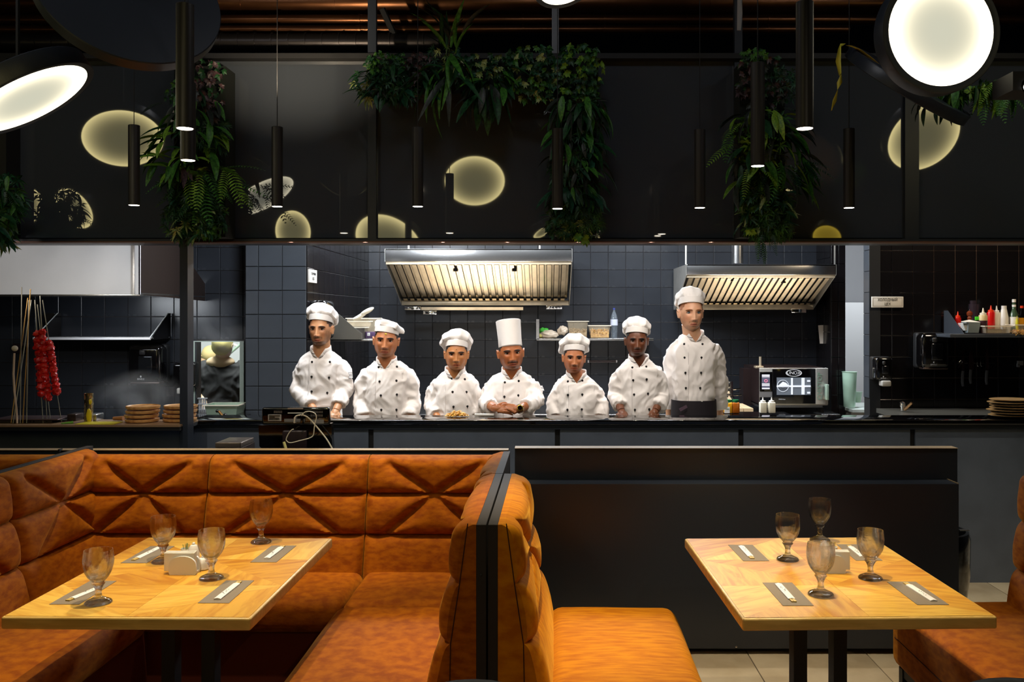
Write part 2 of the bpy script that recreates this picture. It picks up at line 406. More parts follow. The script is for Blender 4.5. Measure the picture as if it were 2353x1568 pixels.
MB().box((x0, 5.55, 0), (P(414, 0, 5.55).x-.005, 5.6, zl-.02)).build('front_board', M_board, lc, smooth=False)
# worktops behind (kitchen lines)
wt = thing('back_worktop', (0, 9.9, 0), 'dark steel worktop along the tiled back wall behind the cooks', 'worktop')
zq = P(0, 949, 9.5).z
MB().box((-2.0, 9.35, zq-.04), (3.04, 10.19, zq), .003).build('top', M_steel, wt)
MB().box((-2.0, 9.4, 0), (3.04, 10.19, zq-.04)).build('cabinet', M_matte, wt, smooth=False)
wt = thing('sink_worktop', (3.9, 8.3, 0), 'dark worktop with pale back edge under the right tiled wall', 'worktop')
zq = P(0, 944, 8.3).z
MB().box((3.1, 7.9, zq-.04), (5.6, 8.5, zq)).build('top', mat('green_steel', (120, 118, 110), .3, .6), wt, smooth=False)
MB().box((3.12, 7.95, 0), (5.6, 8.5, zq-.04)).build('cabinet', M_matte, wt, smooth=False)

# ------------------------------------------------------------------ partitions behind the booths
pt = thing('right_partition', (1.05, 4.6, 0), 'low black two-tier partition wall behind the right table', 'partition')
z1 = P(0, 1031, 4.7).z
xa, xe = P(1183, 0, 4.7).x, P(2200, 0, 4.7).x
MB().box((xa, 4.7, 0), (xe, 4.76, z1)).build('back_panel', M_black, pt, smooth=False)
MB().box((xa, 4.69, z1), (xe, 4.77, z1+.003)).build('lit_top_edge', M_edge, pt, smooth=False)  # thin strip coloured as if catching light
zz = P(0, 1113, 4.563).z
MB().box((P(1180, 0, 4.563).x, 4.563, .03), (P(2203, 0, 4.563).x, 4.69, zz)).build('front_panel', M_black, pt, smooth=False)
MB().box((P(2201, 0, 4.563).x, 4.565, zz), (P(2203.5, 0, 4.563).x, 4.69, zz+.004)).build('lit_edge', M_edge, pt, smooth=False)
MB().ell((P(1692, 1487, 4.56)), (.006, .003, .006), 10, 6).build('screw', M_steel, pt)
pl = thing('left_partition', (-1.2, 4.75, 0), 'low black rail-topped partition behind the left booth', 'partition')
z2 = P(0, 1035.5, 4.78).z
MB().box((P(-500, 0, 4.78).x, 4.78, 0), (P(1168, 0, 4.78).x, 4.83, z2)).build('back_panel', M_black, pl, smooth=False)
MB().box((P(-500, 0, 4.78).x, 4.775, z2), (P(1168, 0, 4.78).x, 4.835, z2+.003)).build('lit_top_edge', M_edge, pl, smooth=False)
MB().box(*xb(133, 137, 1033, 1052, 4.76, 4.79)).build('joint_strip', M_matte, pl, smooth=False)

# ------------------------------------------------------------------ ducts above the bulkhead
def duct(name, y, r, Y, x0, x1, m, label, ribs=0, sag=0):
    a, b = P(x0, y, Y), P(x1, y, Y); rr = r*Y/F
    d = thing(name, ((a.x+b.x)/2, Y, a.z-rr), label, 'duct', 'ventilation ducts above the bulkhead')
    MB().tube([a, b], rr, 24).build('pipe', m, d)
    for i in range(1, int(ribs)):
        x = a.x+(b.x-a.x)*i/ribs; MB().tube([(x, Y, a.z), (x+.012, Y, a.z)], rr+.006, 24).build('joint_band', m, d)
duct('duct', 8, 29, 6.4, -300, 2700, M_duct, 'topmost thick copper-brown duct crossing under the ceiling', 14)
duct('duct', 46, 11.5, 6.2, -300, 2700, M_duct, 'second copper duct down, crinkled foil above the bulkhead', 16)
duct('duct', 68, 9, 6.1, -300, 1950, M_duct, 'thin foil-wrapped duct below the crinkled one', 12)
duct('duct', 98, 20, 6.0, -300, 1010, M_duct_b, 'dark spiral duct just above the left glass panels', 34)
for px in (870, ):
    MB().tube([P(878, 20, 5.95), P(905, 78, 6.0)], .022, 8).build('duct_bracket', M_matte)
tag(bpy.data.objects['duct_bracket'], 'dark slanted strut hanging below the copper ducts', 'bracket')
st = MB().tube([P(1699, -30, 5.3), P(1700, 30, 5.3), P(1698, 70, 5.3)], [.012, .016, .012], 8, flat=.4).build('hanging_strap', mat('grey_strap', (150, 150, 150), .5, bump=.8))
tag(st, 'frayed grey strap dangling below the ducts beside a right pendant', 'strap')
# ------------------------------------------------------------------ velvet booths
M_vel = mat('orange_velvet', (164, 90, 2), .8, rgb2=(134, 64, 2), scale=22, sheen=.35, spec=.15, bump=.25, bscale=180, stretch=(1, 1, 2.2))
M_vel2 = mat('lit_orange_velvet', (196, 124, 2), .8, rgb2=(168, 94, 1), scale=20, sheen=.35, spec=.15, bump=.25, bscale=180, stretch=(.5, 2.5, 1))  # lit copy of the orange velvet, gold of the spots put into its colour
M_seam = mat('seam_shadow', (60, 22, 6), .9)
def segd(p, a, b):
    ax, ay = a; bx_, by = b; dx, dy = bx_-ax, by-ay
    t = max(0, min(1, ((p[0]-ax)*dx+(p[1]-ay)*dy)/(dx*dx+dy*dy+1e-12)))
    return math.hypot(p[0]-ax-t*dx, p[1]-ay-t*dy)
def tufted(name, org, du, dn, w, zs, thick, parent, m, amp=.055, res=.0085, caps=True, xs=True, seed=0, pinch=None, flatends=True):
    """upholstered back: runs along du for w metres, rows bounded by heights zs (top first), thick(z) metres proud along dn"""
    du = Vector(du); dn = Vector(dn); org = Vector(org); rnd = random.Random(seed)
    top, bot = zs[0], zs[-1]; nu = max(8, int(w/res)); nv = max(8, int((top-bot)/res))
    mid = w/2; z1 = zs[1]; creases = []
    if xs:
        a = .34*w if pinch is None else pinch
        creases += [((mid-a, top-.035), (mid, z1)), ((mid+a, top-.035), (mid, z1)), ((mid, z1), (mid-a*1.0, zs[2]+.01)), ((mid, z1), (mid+a*1.0, zs[2]+.01))]
    pts = []
    for i in range(nv+1):
        v = top-(top-bot)*i/nv
        for j in range(nu+1):
            u = w*j/nu; h = 1.0
            for z in zs[1:-1]: dd = abs(v-z); h = min(h, .55*(1-math.exp(-dd/.010))+.45*(1-math.exp(-dd/.06)))
            for a_, b_ in creases: 
                d = segd((u, v), a_, b_); h = min(h, .22+.43*(1-math.exp(-(d/.021)**2))+.35*(1-math.exp(-d/.09)))
            e = min(u, w-u); h2 = 1-math.exp(-e/.018)
            et = top-v; r = .045
            rt = math.sqrt(max(0, 1-(1-min(1, et/r))**2))
            n = noise.noise(Vector((u*4+seed, v*4, seed*1.7)))*.006
            t = thick(v); q = t-amp+amp*h*(.45+.55*h2)-(1-h2)*.012+n*min(1, e/.05)
            q = q*(.30+.70*rt)
            pts.append(org+du*u+dn*q+Vector((0, 0, v-.004*rnd.random()*0)))
    mb = MB(); mb.grid(pts, nu+1, nv+1)
    # closing caps to the back plane
    L = [pts[i*(nu+1)] for i in range(nv+1)]; R = [pts[i*(nu+1)+nu] for i in range(nv+1)]
    for side, col in ((0, L), (1, R)):
        u = w*side; base = [org+du*u+Vector((0, 0, p.z)) for p in col]
        mb.grid([q for pair in zip(base, col) for q in pair], 2, nv+1)
    tr = pts[:nu+1]; mb.grid([q for p in tr for q in ((p-dn*((p-org).dot(dn))), p)], 2, nu+1)
    return mb.build(name, m, parent, sharp=50)
def pad(name, a, b, r, parent, m, seed=0, crown=.012):
    bm = bmesh.new(); bmesh.ops.create_cube(bm, size=1)
    a = Vector(a); b = Vector(b)
    for v in bm.verts: v.co = Vector([a[i]+(v.co[i]+.5)*(b[i]-a[i]) for i in range(3)])
    bmesh.ops.bevel(bm, geom=bm.edges[:]+bm.verts[:], offset=r, segments=5, profile=.5, affect='EDGES')
    bmesh.ops.subdivide_edges(bm, edges=[e for e in bm.edges if e.calc_length() > .12], cuts=8, use_grid_fill=True)
    cx, cy = (a.x+b.x)/2, (a.y+b.y)/2
    for v in bm.verts:
        if v.co.z > (a.z+b.z)/2:
            fx = 1-min(1, abs(v.co.x-cx)/(abs(b.x-a.x)/2))**3; fy = 1-min(1, abs(v.co.y-cy)/(abs(b.y-a.y)/2))**3
            v.co.z += crown*fx*fy+noise.noise(Vector((v.co.x*5+seed, v.co.y*5, seed)))*.004
    bm.verts.index_update(); mb = MB(); mb.add([v.co.copy() for v in bm.verts], [tuple(v.index for v in f.verts) for f in bm.faces]); bm.free()
    return mb.build(name, m, parent, sharp=60)
thk = lambda z: .085+(1.02-z)*.17
ZR = [1.02, .825, .625, .36]
def bench_back(root, X, side, y0, y1, m, seeds, endseam=True, mods=None):
    """back running along Y at plane X, cushions proud towards side (-1/+1)"""
    mods = mods or [(y0, y1)]
    for k, (a, b) in enumerate(mods):
        tufted('back_cushion', (X, a, 0), (0, 1, 0), (side, 0, 0), b-a, ZR, thk, root, m, seed=seeds+k)
    # black rail
    MB().box((X, y0, .02), (X-side*.033, y1, 1.02), .002).build('rail', M_rail, root, smooth=False)
    if endseam:
        q = [(X+side*.028, y0-.001, 1.024), (X+side*.055, y0-.001, .825), (X+side*.085, y0-.001, .625), (X+side*.09, y0-.001, .36)]
        MB().tube(q, .0018, 6).build('seam', M_seam, root)
        MB().tube([(X+side*.030, y0, 1.013), (X+side*.030, mods[0][1], 1.013)], .0018, 6).build('seam', M_seam, root)
RZ = -.010
lb = thing('corner_booth_sofa', (-.234, 3.0, 0), 'long U-shaped burnt-orange velvet booth sofa with quilted back around the left table', 'sofa', rz=RZ)
bench_back(lb, -.232, -1, 3.0, 3.96, M_vel, 3)
MB().box((-.232, 3.965, .02), (-.199, 4.6, 1.02)).build('rail', M_rail, lb, smooth=False)
tufted('back_cushion', (-.232, 3.97, 0), (0, 1, 0), (-1, 0, 0), .62, ZR, thk, lb, M_vel, seed=8)
MB().tube([P(1105, 1321, 2.995), P(1105, 1321, 3.02)], .0035, 8).build('bolt_hole', M_matte, lb)
zb_ = [.99, .81, .615, .36]
for k, (a, b) in enumerate(((-2.36, -1.735), (-1.73, -.925), (-.92, -.235))):
    tufted('back_cushion', (a, 4.68, 0), (1, 0, 0), (0, -1, 0), b-a, zb_, lambda z: .12+(1.0-z)*.26, lb, M_vel, amp=.065, seed=20+k)
XL = -2.40
for k, (a, b) in enumerate(((3.9, 4.66), (3.05, 3.895), (2.2, 3.045))):
    tufted('back_cushion', (XL, a, 0), (0, 1, 0), (1, 0, 0), b-a, ZR, lambda z: thk(z)+.01, lb, M_vel, seed=30+k)
MB().box((XL-.035, 2.2, .02), (XL, 4.74, 1.025), .002).build('rail', M_rail, lb, smooth=False)
# seats
pad('seat_cushion', (-.93, 2.5, .30), (-.36, 3.945, .45), .055, lb, M_vel, 1)
pad('seat_cushion', (-.905, 3.95, .30), (-.36, 4.47, .45), .04, lb, M_vel, 2)
pad('seat_cushion', (-2.2, 3.98, .30), (-.91, 4.47, .45), .05, lb, M_vel, 3)
pad('seat_cushion', (-2.27, 2.4, .30), (-1.76, 3.975, .45), .05, lb, M_vel, 4)
MB().box((-.90, 2.52, .06), (-.26, 4.6, .31)).box((-2.3, 4.02, .06), (-.91, 4.6, .31)).box((-2.36, 2.42, .06), (-1.79, 4.1, .31)).build('seat_base', mat('shaded_velvet', (110, 42, 10), .8), lb, smooth=False)  # base in a shaded copy of the velvet, shade put into the colour
rb = thing('booth_bench', (-.166, 3.0, 0), 'brightly lit orange velvet bench back-to-back with the corner sofa, left of the right table', 'bench', rz=RZ)
bench_back(rb, -.160, 1, 3.0, 3.96, M_vel2, 12)
pad('seat_cushion', (.0, 2.4, .29), (.555, 3.96, .45), .06, rb, M_vel2, 6)
MB().box((.0, 2.42, .16), (.52, 3.93, .31)).build('seat_base', M_vel2, rb, smooth=False)
MB().box((.03, 2.5, 0), (.06, 3.9, .16)).box((.46, 2.5, 0), (.49, 3.9, .16)).build('leg_frame', M_matte, rb, smooth=False)
r2 = thing('booth_bench', (1.54, 4.02, 0), 'burnt-orange velvet bench on black legs at the right edge, partly under the table', 'bench', rz=RZ)
pad('seat_cushion', (1.53, 2.4, .165), (2.12, 4.03, .45), .05, r2, M_vel, 9)
MB().tube([(1.5295, 2.5, .30), (1.5295, 3.97, .30)], .002, 6).build('seam', M_seam, r2)
MB().box((1.555, 3.95, 0), (1.6, 3.99, .165)).box((1.56, 2.45, .13), (1.58, 3.97, .165)).build('leg_frame', M_matte, r2, smooth=False)
for k, (a, b) in enumerate(((3.2, 4.0), (2.4, 3.195))):
    tufted('back_cushion', (2.225, a, 0), (0, 1, 0), (-1, 0, 0), b-a, [1.03, .81, .6, .36], lambda z: .16+(1.02-z)*.10, r2, M_vel, seed=40+k, amp=.05)
MB().box((2.227, 2.4, 0), (2.26, 4.0, 1.03)).build('rail', M_rail, r2, smooth=False)
fb = thing('booth_bench', (-2.75, 4.4, 0), 'orange velvet booth back glimpsed beyond the black rail at the far left', 'bench')
tufted('back_cushion', (-3.4, 4.72, 0), (1, 0, 0), (0, -1, 0), .93, [.985, .81, .615, .4], lambda z: .12+(1.0-z)*.26, fb, M_vel, seed=51)
MB().box((-3.4, 4.3, .1), (-2.5, 4.6, .45), .03).build('seat_cushion', M_vel, fb)
# grey chair tops at the bottom edge
M_gch = mat('grey_shell', (92, 96, 98), .6)
def shell_chair(x, ytop, Y, wpx, label):
    p = P(x, ytop, Y); hw = .24
    t = thing('shell_chair', (p.x, Y-.2, 0), label, 'chair')
    prof = []
    nu, nv = 17, 9; pts = []
    for i in range(nv):
        v = i/(nv-1)
        for j in range(nu):
            a = (j/(nu-1)-.5)*2; zt_ = p.z-.10*abs(a)**2.2
            pts.append(Vector((p.x+hw*math.sin(a*1.25), Y-.14*(1-math.cos(a*1.25))*1.4-.0-.05*v, zt_-(zt_-.45)*v)))
    mb = MB().grid(pts, nu, nv); o = mb.build('backrest', M_gch, t)
    md = o.modifiers.new('s', 'SOLIDIFY'); md.thickness = .02
    MB().lathe([(.05, .42), (.24, .43), (.25, .45), (.2, .47), (.01, .47)], (p.x, Y-.25, 0), 24).build('seat', M_gch, t)
    for dx in (-1, 1):
        for dy in (-1, 1): MB().tube([(p.x+dx*.15, Y-.25+dy*.12, .43), (p.x+dx*.2, Y-.25+dy*.18, 0)], .014, 8).build('leg', M_matte, t)
shell_chair(1088, 1561, 1.95, 180, 'grey shell chair whose curved top peeks in at the bottom centre')
shell_chair(2310, 1557, 1.95, 180, 'grey shell chair whose top edge peeks in at the bottom right corner')
# black rounded tub behind the partition end
tb = thing('tub_chair', (2.05, 4.35+.3, 0), 'black tub chair with curved side behind the partition end', 'chair')
c = P(2150, 0, 4.95)
MB().lathe([(.12, .0), (.16, .02), (.2, .12), (.222, .3), (.225, .5), (.215, .535), (.2, .537), (.19, .5), (.18, .42), (.01, .42)], (c.x-.04, 4.98, 0), 32).build('shell', M_gblack, tb)
MB().box(*xb(2206, 2228, 1218.5, 1221, 4.76, 4.78)).build('rim_strip', M_steel, tb, smooth=False)

# ------------------------------------------------------------------ tables
def wood(name, c1, c2, ang):
    if name in MATS: return MATS[name]
    m = bpy.data.materials.new(name); m.use_nodes = True; nt = m.node_tree; L = nt.links; b = nt.nodes['Principled BSDF']
    tc = nt.nodes.new('ShaderNodeTexCoord'); mp = nt.nodes.new('ShaderNodeMapping'); L.new(tc.outputs['Object'], mp.inputs[0])
    mp.inputs['Rotation'].default_value = (0, 0, ang)
    mp2 = nt.nodes.new('ShaderNodeMapping'); L.new(mp.outputs[0], mp2.inputs[0]); mp2.inputs['Scale'].default_value = (1.4, 9, 9)
    n = nt.nodes.new('ShaderNodeTexNoise'); n.inputs['Scale'].default_value = 3; n.inputs['Detail'].default_value = 8; n.inputs['Distortion'].default_value = 1.2
    L.new(mp2.outputs[0], n.inputs['Vector'])
    r = nt.nodes.new('ShaderNodeValToRGB'); L.new(n.outputs['Fac'], r.inputs[0])
    r.color_ramp.elements[0].color = (*srgb(*c2), 1); r.color_ramp.elements[1].color = (*srgb(*c1), 1)
    r.color_ramp.elements[0].position = .35; r.color_ramp.elements[1].position = .6
    L.new(r.outputs[0], b.inputs['Base Color']); b.inputs['Roughness'].default_value = .38
    MATS[name] = m; return m
W1, W2 = (226, 172, 62), (200, 136, 38)
def table(cx, cy, wx, ly, rz, label, pat):
    t = thing('dining_table', (cx, cy, 0), label, 'table', rz=rz)
    hx, hy = wx/2, ly/2; OF = Vector((cx, cy, 0))
    mb = MB().box((cx-hx, cy-hy, .708), (cx+hx, cy+hy, .7485), .007); mb.build('tabletop', wood('oak_edge', (236, 196, 112), (214, 172, 90), 0), t)
    nx, ny = 2, 3; e = .008; zt_ = .7485
    for i in range(nx):
        for j in range(ny):
            x0 = -hx+e+(2*hx-2*e)*i/nx; x1 = -hx+e+(2*hx-2*e)*(i+1)/nx; y0 = -hy+e+(2*hy-2*e)*j/ny; y1 = -hy+e+(2*hy-2*e)*(j+1)/ny
            g = .0004; A, B, C, D = (x0+g, y0+g), (x1-g, y0+g), (x1-g, y1-g), (x0+g, y1-g)
            d = (i+j+pat) % 2
            tris = [((A, B, C), 0), ((A, C, D), 1)] if d else [((A, B, D), 1), ((B, C, D), 0)]
            for (tri, q) in tris:
                ang = [.0, PI/2, .5, -.5][(q*2+i+2*j+pat) % 4]
                v = (i*3+j*2+q) % 3
                c1 = [W1, (234, 188, 80), (214, 156, 50)][v]; c2 = [W2, (214, 158, 56), (188, 122, 32)][v]
                poly = [(cx+a, cy+b_, zt_) for a, b_ in tri]
                MB().prism(poly, (0, 0, .0012)).build('plank', wood(f'oak_{v}_{ang:.1f}', c1, c2, ang), t, smooth=False)
    for sx in (-1, 1):
        MB().box((cx+sx*.075-.025, cy-.03, .03), (cx+sx*.075+.025, cy+.03, .708)).build('leg', M_matte, t, smooth=False)
    MB().box((cx-.3, cy-.3, 0), (cx+.3, cy+.3, .03), .004).build('foot_plate', M_matte, t, smooth=False)
    return t
table(-1.335, 3.405, .805, 1.03, -.017, 'square-edged pale oak table laid for four in the left booth', 0)
table(1.022, 3.405, .822, 1.03, .027, 'square-edged pale oak table laid for four standing before the right partition', 1)

def TP(x, y, z=.75):               # pixel -> point on table plane
    Y = (H-z)*F/(y-VY); return P(x, y, Y)
# goblets
def glass_mat():
    m = bpy.data.materials.new('goblet_glass'); m.use_nodes = True; nt = m.node_tree; nt.nodes.clear(); L = nt.links
    o = nt.nodes.new('ShaderNodeOutputMaterial'); mx = nt.nodes.new('ShaderNodeMixShader'); g = nt.nodes.new('ShaderNodeBsdfGlass'); t = nt.nodes.new('ShaderNodeBsdfTransparent')
    g.inputs['IOR'].default_value = 1.45; bt = nt.nodes.new('ShaderNodeBump'); tn_ = nt.nodes.new('ShaderNodeTexNoise'); tc_ = nt.nodes.new('ShaderNodeTexCoord'); tn_.inputs['Scale'].default_value = 130; bt.inputs['Strength'].default_value = .22; bt.inputs['Distance'].default_value = .0015; L.new(tc_.outputs['Object'], tn_.inputs['Vector']); L.new(tn_.outputs['Fac'], bt.inputs['Height']); L.new(bt.outputs[0], g.inputs['Normal']); g.inputs['Roughness'].default_value = .0; t.inputs[0].default_value = (1, 1, 1, 1)
    gy = nt.nodes.new('ShaderNodeBsdfGlossy'); gy.inputs['Roughness'].default_value = .10; lw = nt.nodes.new('ShaderNodeLayerWeight'); lw.inputs['Blend'].default_value = .5; pw = nt.nodes.new('ShaderNodeMath'); pw.operation = 'POWER'; pw.inputs[1].default_value = 3.5; L.new(lw.outputs['Facing'], pw.inputs[0]); fr = nt.nodes.new('ShaderNodeMath'); fr.operation = 'MULTIPLY_ADD'; fr.inputs[1].default_value = .38; fr.inputs[2].default_value = .06; L.new(pw.outputs[0], fr.inputs[0]); m2 = nt.nodes.new('ShaderNodeMixShader'); L.new(bt.outputs[0], gy.inputs['Normal']); L.new(bt.outputs[0], lw.inputs['Normal']); L.new(fr.outputs[0], m2.inputs[0]); L.new(t.outputs[0], m2.inputs[1]); L.new(gy.outputs[0], m2.inputs[2]); mx.inputs[0].default_value = .66; L.new(t.outputs[0], mx.inputs[1]); L.new(g.outputs[0], mx.inputs[2]); L.new(mx.outputs[0], o.inputs[0])
    MATS['goblet_glass'] = m; return m
M_gl = glass_mat()
def goblet_mb():
    S = 1.06; WR = 1.10
    out = [(.001, .0), (.036, 0), (.0375, .003), (.034, .008), (.022, .014), (.011, .021), (.0085, .032), (.0095, .045), (.0145, .056), (.0185, .062), (.0155, .067),
           (.020, .072), (.030, .085), (.0375, .100), (.0410, .118), (.0418, .135), (.0405, .152), (.0385, .166), (.0383, .168)]
    inn = [(.0365, .168), (.0385, .150), (.0395, .135), (.0385, .118), (.034, .100), (.026, .086), (.015, .076), (.001, .073)]
    def rf(a, z):
        if .06 < z < .125: 
            s = math.sin((z-.06)/.065*PI); return 1-.09*s*(1-abs(math.sin(4*a))**1.5)
        if z < .02: return 1+.012*math.sin(24*a)
        if .02 < z < .06: return 1-.06*abs(math.cos(3*a))
        return 1
    mb = MB()
    def rf2(a, z): return rf(a, z)
    n = 48; prof = [(r*S*WR, z*S) for r, z in out]
    mb.lathe(prof, n=n, rf=lambda a, z: rf(a, z/S), closed=True)
    mb.f = mb.f[:-n]; mb.m = mb.m[:-n]
    k = len(mb.v); pin = [(r*S*WR+.0008, z*S) for r, z in inn]
    sub = MB().lathe(pin, n=n, closed=True); sub.f = sub.f[:-n]
    mb.add(sub.v, sub.f)
    o1 = (len(out)-1)*n
    for j in range(n):
        j2 = (j+1) % n; mb.f.append((o1+j, o1+j2, k+j2, k+j)); mb.m.append(0)
    kk = len(mb.v)-n; mb.f.append(tuple(kk+j for j in range(n))); mb.m.append(0)
    mb.f.append(tuple(reversed(range(n)))); mb.m.append(0)
    return mb
gob = None
gl_lab = [(226, 1386, 'clear faceted goblet nearest the front on the left table, over the left mat'),
          (375, 1292, 'clear faceted goblet left of the napkin holder, at the back-left mat of the left table'),
          (486, 1330, 'clear faceted goblet just right of the left table\'s napkin holder'),
          (600, 1247, 'clear faceted goblet standing farthest back on the left table'),
          (1810, 1287, 'clear faceted goblet nearest the back-left mat on the right table'),
          (1884, 1243, 'clear faceted goblet farthest back on the right table, its foot hidden'),
          (2000, 1330, 'clear faceted goblet right of the napkin holder on the right table'),
          (1886, 1367, 'clear faceted goblet in front of the napkin holder on the right table')]
for x, y, lab in gl_lab:
    p = TP(x, y, .7502)
    if gob is None:
        gob = goblet_mb().build('goblet', M_gl, None, origin=(0, 0, 0), sharp=80); o = gob
    else: o = gob.copy(); COL.objects.link(o)
    o.location = (p.x, p.y, .7502); o.rotation_euler = (0, 0, x*.37); tag(o, lab, 'glass', 'faceted goblets on the tables')
# placemats
M_mat = mat('taupe_placemat', (134, 120, 100), .8, bump=.6, bscale=400)
mats_px = [((113, 1390), (182, 1390), (268, 1336), (207, 1336), 'taupe placemat under the nearest goblet of the left table'),
           ((277, 1295), (337, 1295), (401, 1256), (346, 1256), 'taupe placemat at the back-left corner of the left table'),
           ((454, 1387), (526, 1387), (584, 1335), (520, 1335), 'taupe placemat at the front-right corner of the left table'),
           ((575, 1293), (635, 1293), (681, 1255), (624, 1255), 'taupe placemat at the back-right corner of the left table'),
           ((1708, 1290), (1768, 1290), (1729, 1253), (1673, 1253), 'taupe placemat at the back-left corner of the right table'),
           ((1799, 1393), (1870, 1393), (1820, 1340), (1752, 1340), 'taupe placemat at the front-left corner of the right table'),
           ((2108, 1391), (2181, 1391), (2104, 1338), (2038, 1338), 'taupe placemat at the front-right corner of the right table'),
           ((1967, 1289), (2028, 1289), (1974, 1252), (1922, 1252), 'taupe placemat at the back-right corner, behind a goblet of the right table')]
for a, b, c, d, lab in mats_px:
    mb = MB().prism([TP(*q, .7500) for q in (a, b, c, d)], (0, 0, .0012)); tag(mb.build('placemat', M_mat, None, smooth=False), lab, 'placemat', 'taupe placemats')
M_sl = mat('paper_sleeve', (235, 232, 228), .7); M_st = mat('bamboo', (206, 176, 100), .5)
sl = [((155, 1382), (228, 1352), 1, 'left table beside the nearest goblet'), ((306, 1289), (366, 1260), 1, 'left table\'s back-left mat'),
      ((551, 1338), (499, 1379), 1, 'left table\'s front-right mat'), ((651, 1256), (613, 1285), 1, 'left table\'s back-right mat'),
      ((1729, 1285), (1703, 1257), 1, 'right table\'s back-left mat'), ((1825, 1385), (1788, 1344), 1, 'right table\'s front-left mat'),
      ((2080, 1341), (2146, 1383), 1, 'right table\'s front-right mat'), ((1950, 1255), (1983, 1281), 1, 'right table\'s back-right mat')]
for tip, end, s, lab in sl:
    a, b = TP(*tip, .7515), TP(*end, .7515); d = (b-a); L_ = d.length; d.normalize(); n_ = Vector((-d.y, d.x, 0))
    t = thing('chopstick_set', a, f'chopsticks in a printed white paper sleeve on the {lab}', 'chopsticks', 'sleeved chopsticks')
    s0 = a+d*L_*.14; hw = .012
    z3 = Vector((0, 0, .0065))
    MB().prism([s0-n_*hw, s0+n_*hw, s0+n_*hw+z3*.6, s0+z3, s0-n_*hw+z3*.6], b-s0).build('sleeve', M_sl, t, smooth=False)
    for q in (-.0045, .0045):
        MB().box((0, 0, 0), (1, 1, 1), T=Matrix((( *d, 0), (*n_, 0), (0, 0, 1, 0), (0, 0, 0, 1))).transposed() @ Matrix.Diagonal((L_*.2, .0075, .004, 1))).v
        c0 = a+n_*(q-.004)
        MB().prism([c0, c0+n_*.008, c0+n_*.008+Vector((0, 0, .004)), c0+Vector((0, 0, .004))], d*L_*.3).build('stick', M_st, t, smooth=False)
    mb = MB(); rr = random.Random(int(tip[0]))
    for k in range(5):
        c0 = s0+d*(L_*(.38+.055*k))+z3*.93+n_*rr.uniform(-.004, .003)
        e1 = d*rr.uniform(.003, .006)+n_*rr.uniform(-.005, .005)
        mb.prism([c0, c0+n_*.0012, c0+e1+n_*.0012, c0+e1], (0, 0, .0012))
    mb.build('print', mat('dark_grey_ink', (90, 92, 96), .8), t, smooth=False)
# napkin holders
M_cer = mat('white_ceramic', (238, 236, 230), .12, coat=.4); M_nap = mat('paper_napkin', (240, 236, 226), .85)
def napkin_holder(x0, x1, yb, flip, lab):
    c = TP((x0+x1)/2, yb, .7502); k = c.y/F; hw = (x1-x0)*.5*k; h = 46*k
    t = thing('napkin_holder', (c.x, c.y, .7502), lab, 'napkin holder')
    def wallp(y):
        n = 22; poly = [Vector((c.x-hw*.82*1, y, .7502)), Vector((c.x+hw*.9, y, .7502))]
        for i in range(n+1):
            a = PI*i/n; poly.append(Vector((c.x+.04*hw+hw*.86*math.cos(a)*flip*1.0 if True else 0, y, .7502+.012+(h-.012)*math.sin(a)**.6)))
        return poly
    for y0 in (-.012, .028):
        poly = []
        n = 22
        for i in range(n+1):
            a = PI*i/n; poly.append(Vector((c.x+hw*.12*flip+hw*.80*math.cos(a), c.y+y0, .7502+.014+(h*.92-.014)*max(0, math.sin(a))**.55)))
        poly.append(Vector((c.x+hw*.12*flip-hw*.74, c.y+y0, .7502))); poly.append(Vector((c.x+hw*.12*flip+hw*.74, c.y+y0, .7502)))
        MB().prism(poly, (0, .009, 0)).build('side_plate', M_cer, t)
    MB().box((c.x+hw*.12*flip-hw*.72, c.y-.009, .7502), (c.x+hw*.12*flip+hw*.72, c.y+.034, .758)).build('base', M_cer, t)
    for i in range(4):
        y = c.y-.001+i*.007
        MB().box((c.x-hw*(1 if flip > 0 else .75), y, .762), (c.x+hw*(.75 if flip > 0 else 1), y+.004, .7502+h+.004+.001*i), .001).build('napkin', M_nap, t, smooth=False)
napkin_holder(377, 457, 1320, 1, 'white ceramic napkin holder stuffed with napkins amid the left table')
napkin_holder(1884, 1953, 1317, -1, 'white ceramic napkin holder stuffed with napkins amid the right table')
def shaker(x, y, h, lab, cat='shaker'):
    c = TP(x, y, .7502)
    t = thing('ceramic_shaker', (c.x, c.y, .7502), lab, cat)
    MB().lathe([(.001, 0), (.021, 0), (.024, .004), (.022, h*.5), (.018, h*.75), (.012, h*.88), (.002, h*.93)], (c.x, c.y, .7502), 20).build('body', M_cer, t)
    MB().ell((c.x, c.y, .7502+h*.95), (.006, .006, .006), 10, 8).build('knob', M_cer, t)
shaker(445, 1292, .075, 'white ceramic shaker behind the left napkin holder'); shaker(466, 1309, .05, 'squat white shaker between napkin holder and goblet on the left table')
shaker(1895, 1284, .07, 'white ceramic shaker behind the right napkin holder')
def toothpicks(x, y, lab):
    c = TP(x, y, .7502); t = thing('toothpick_cup', (c.x, c.y, .7502), lab, 'cup')
    MB().lathe([(.001, 0), (.017, 0), (.019, .03), (.0205, .05), (.018, .05), (.015, .01), (.001, .01)], (c.x, c.y, .7502), 20, closed=True).build('cup', M_cer, t)
    rr = random.Random(3)
    for i in range(9):
        a = rr.uniform(0, 6.28); r_ = rr.uniform(.002, .012)
        MB().tube([(c.x+r_*.3*math.cos(a), c.y+r_*.3*math.sin(a), .762), (c.x+r_*1.3*math.cos(a), c.y+r_*1.3*math.sin(a), .7502+.068)], .0013, 5).build('toothpick', M_st if i % 2 else mat('green_wrap', (120, 150, 90), .5), t)
toothpicks(428, 1290, 'small white cup of wrapped toothpicks behind the left napkin holder')
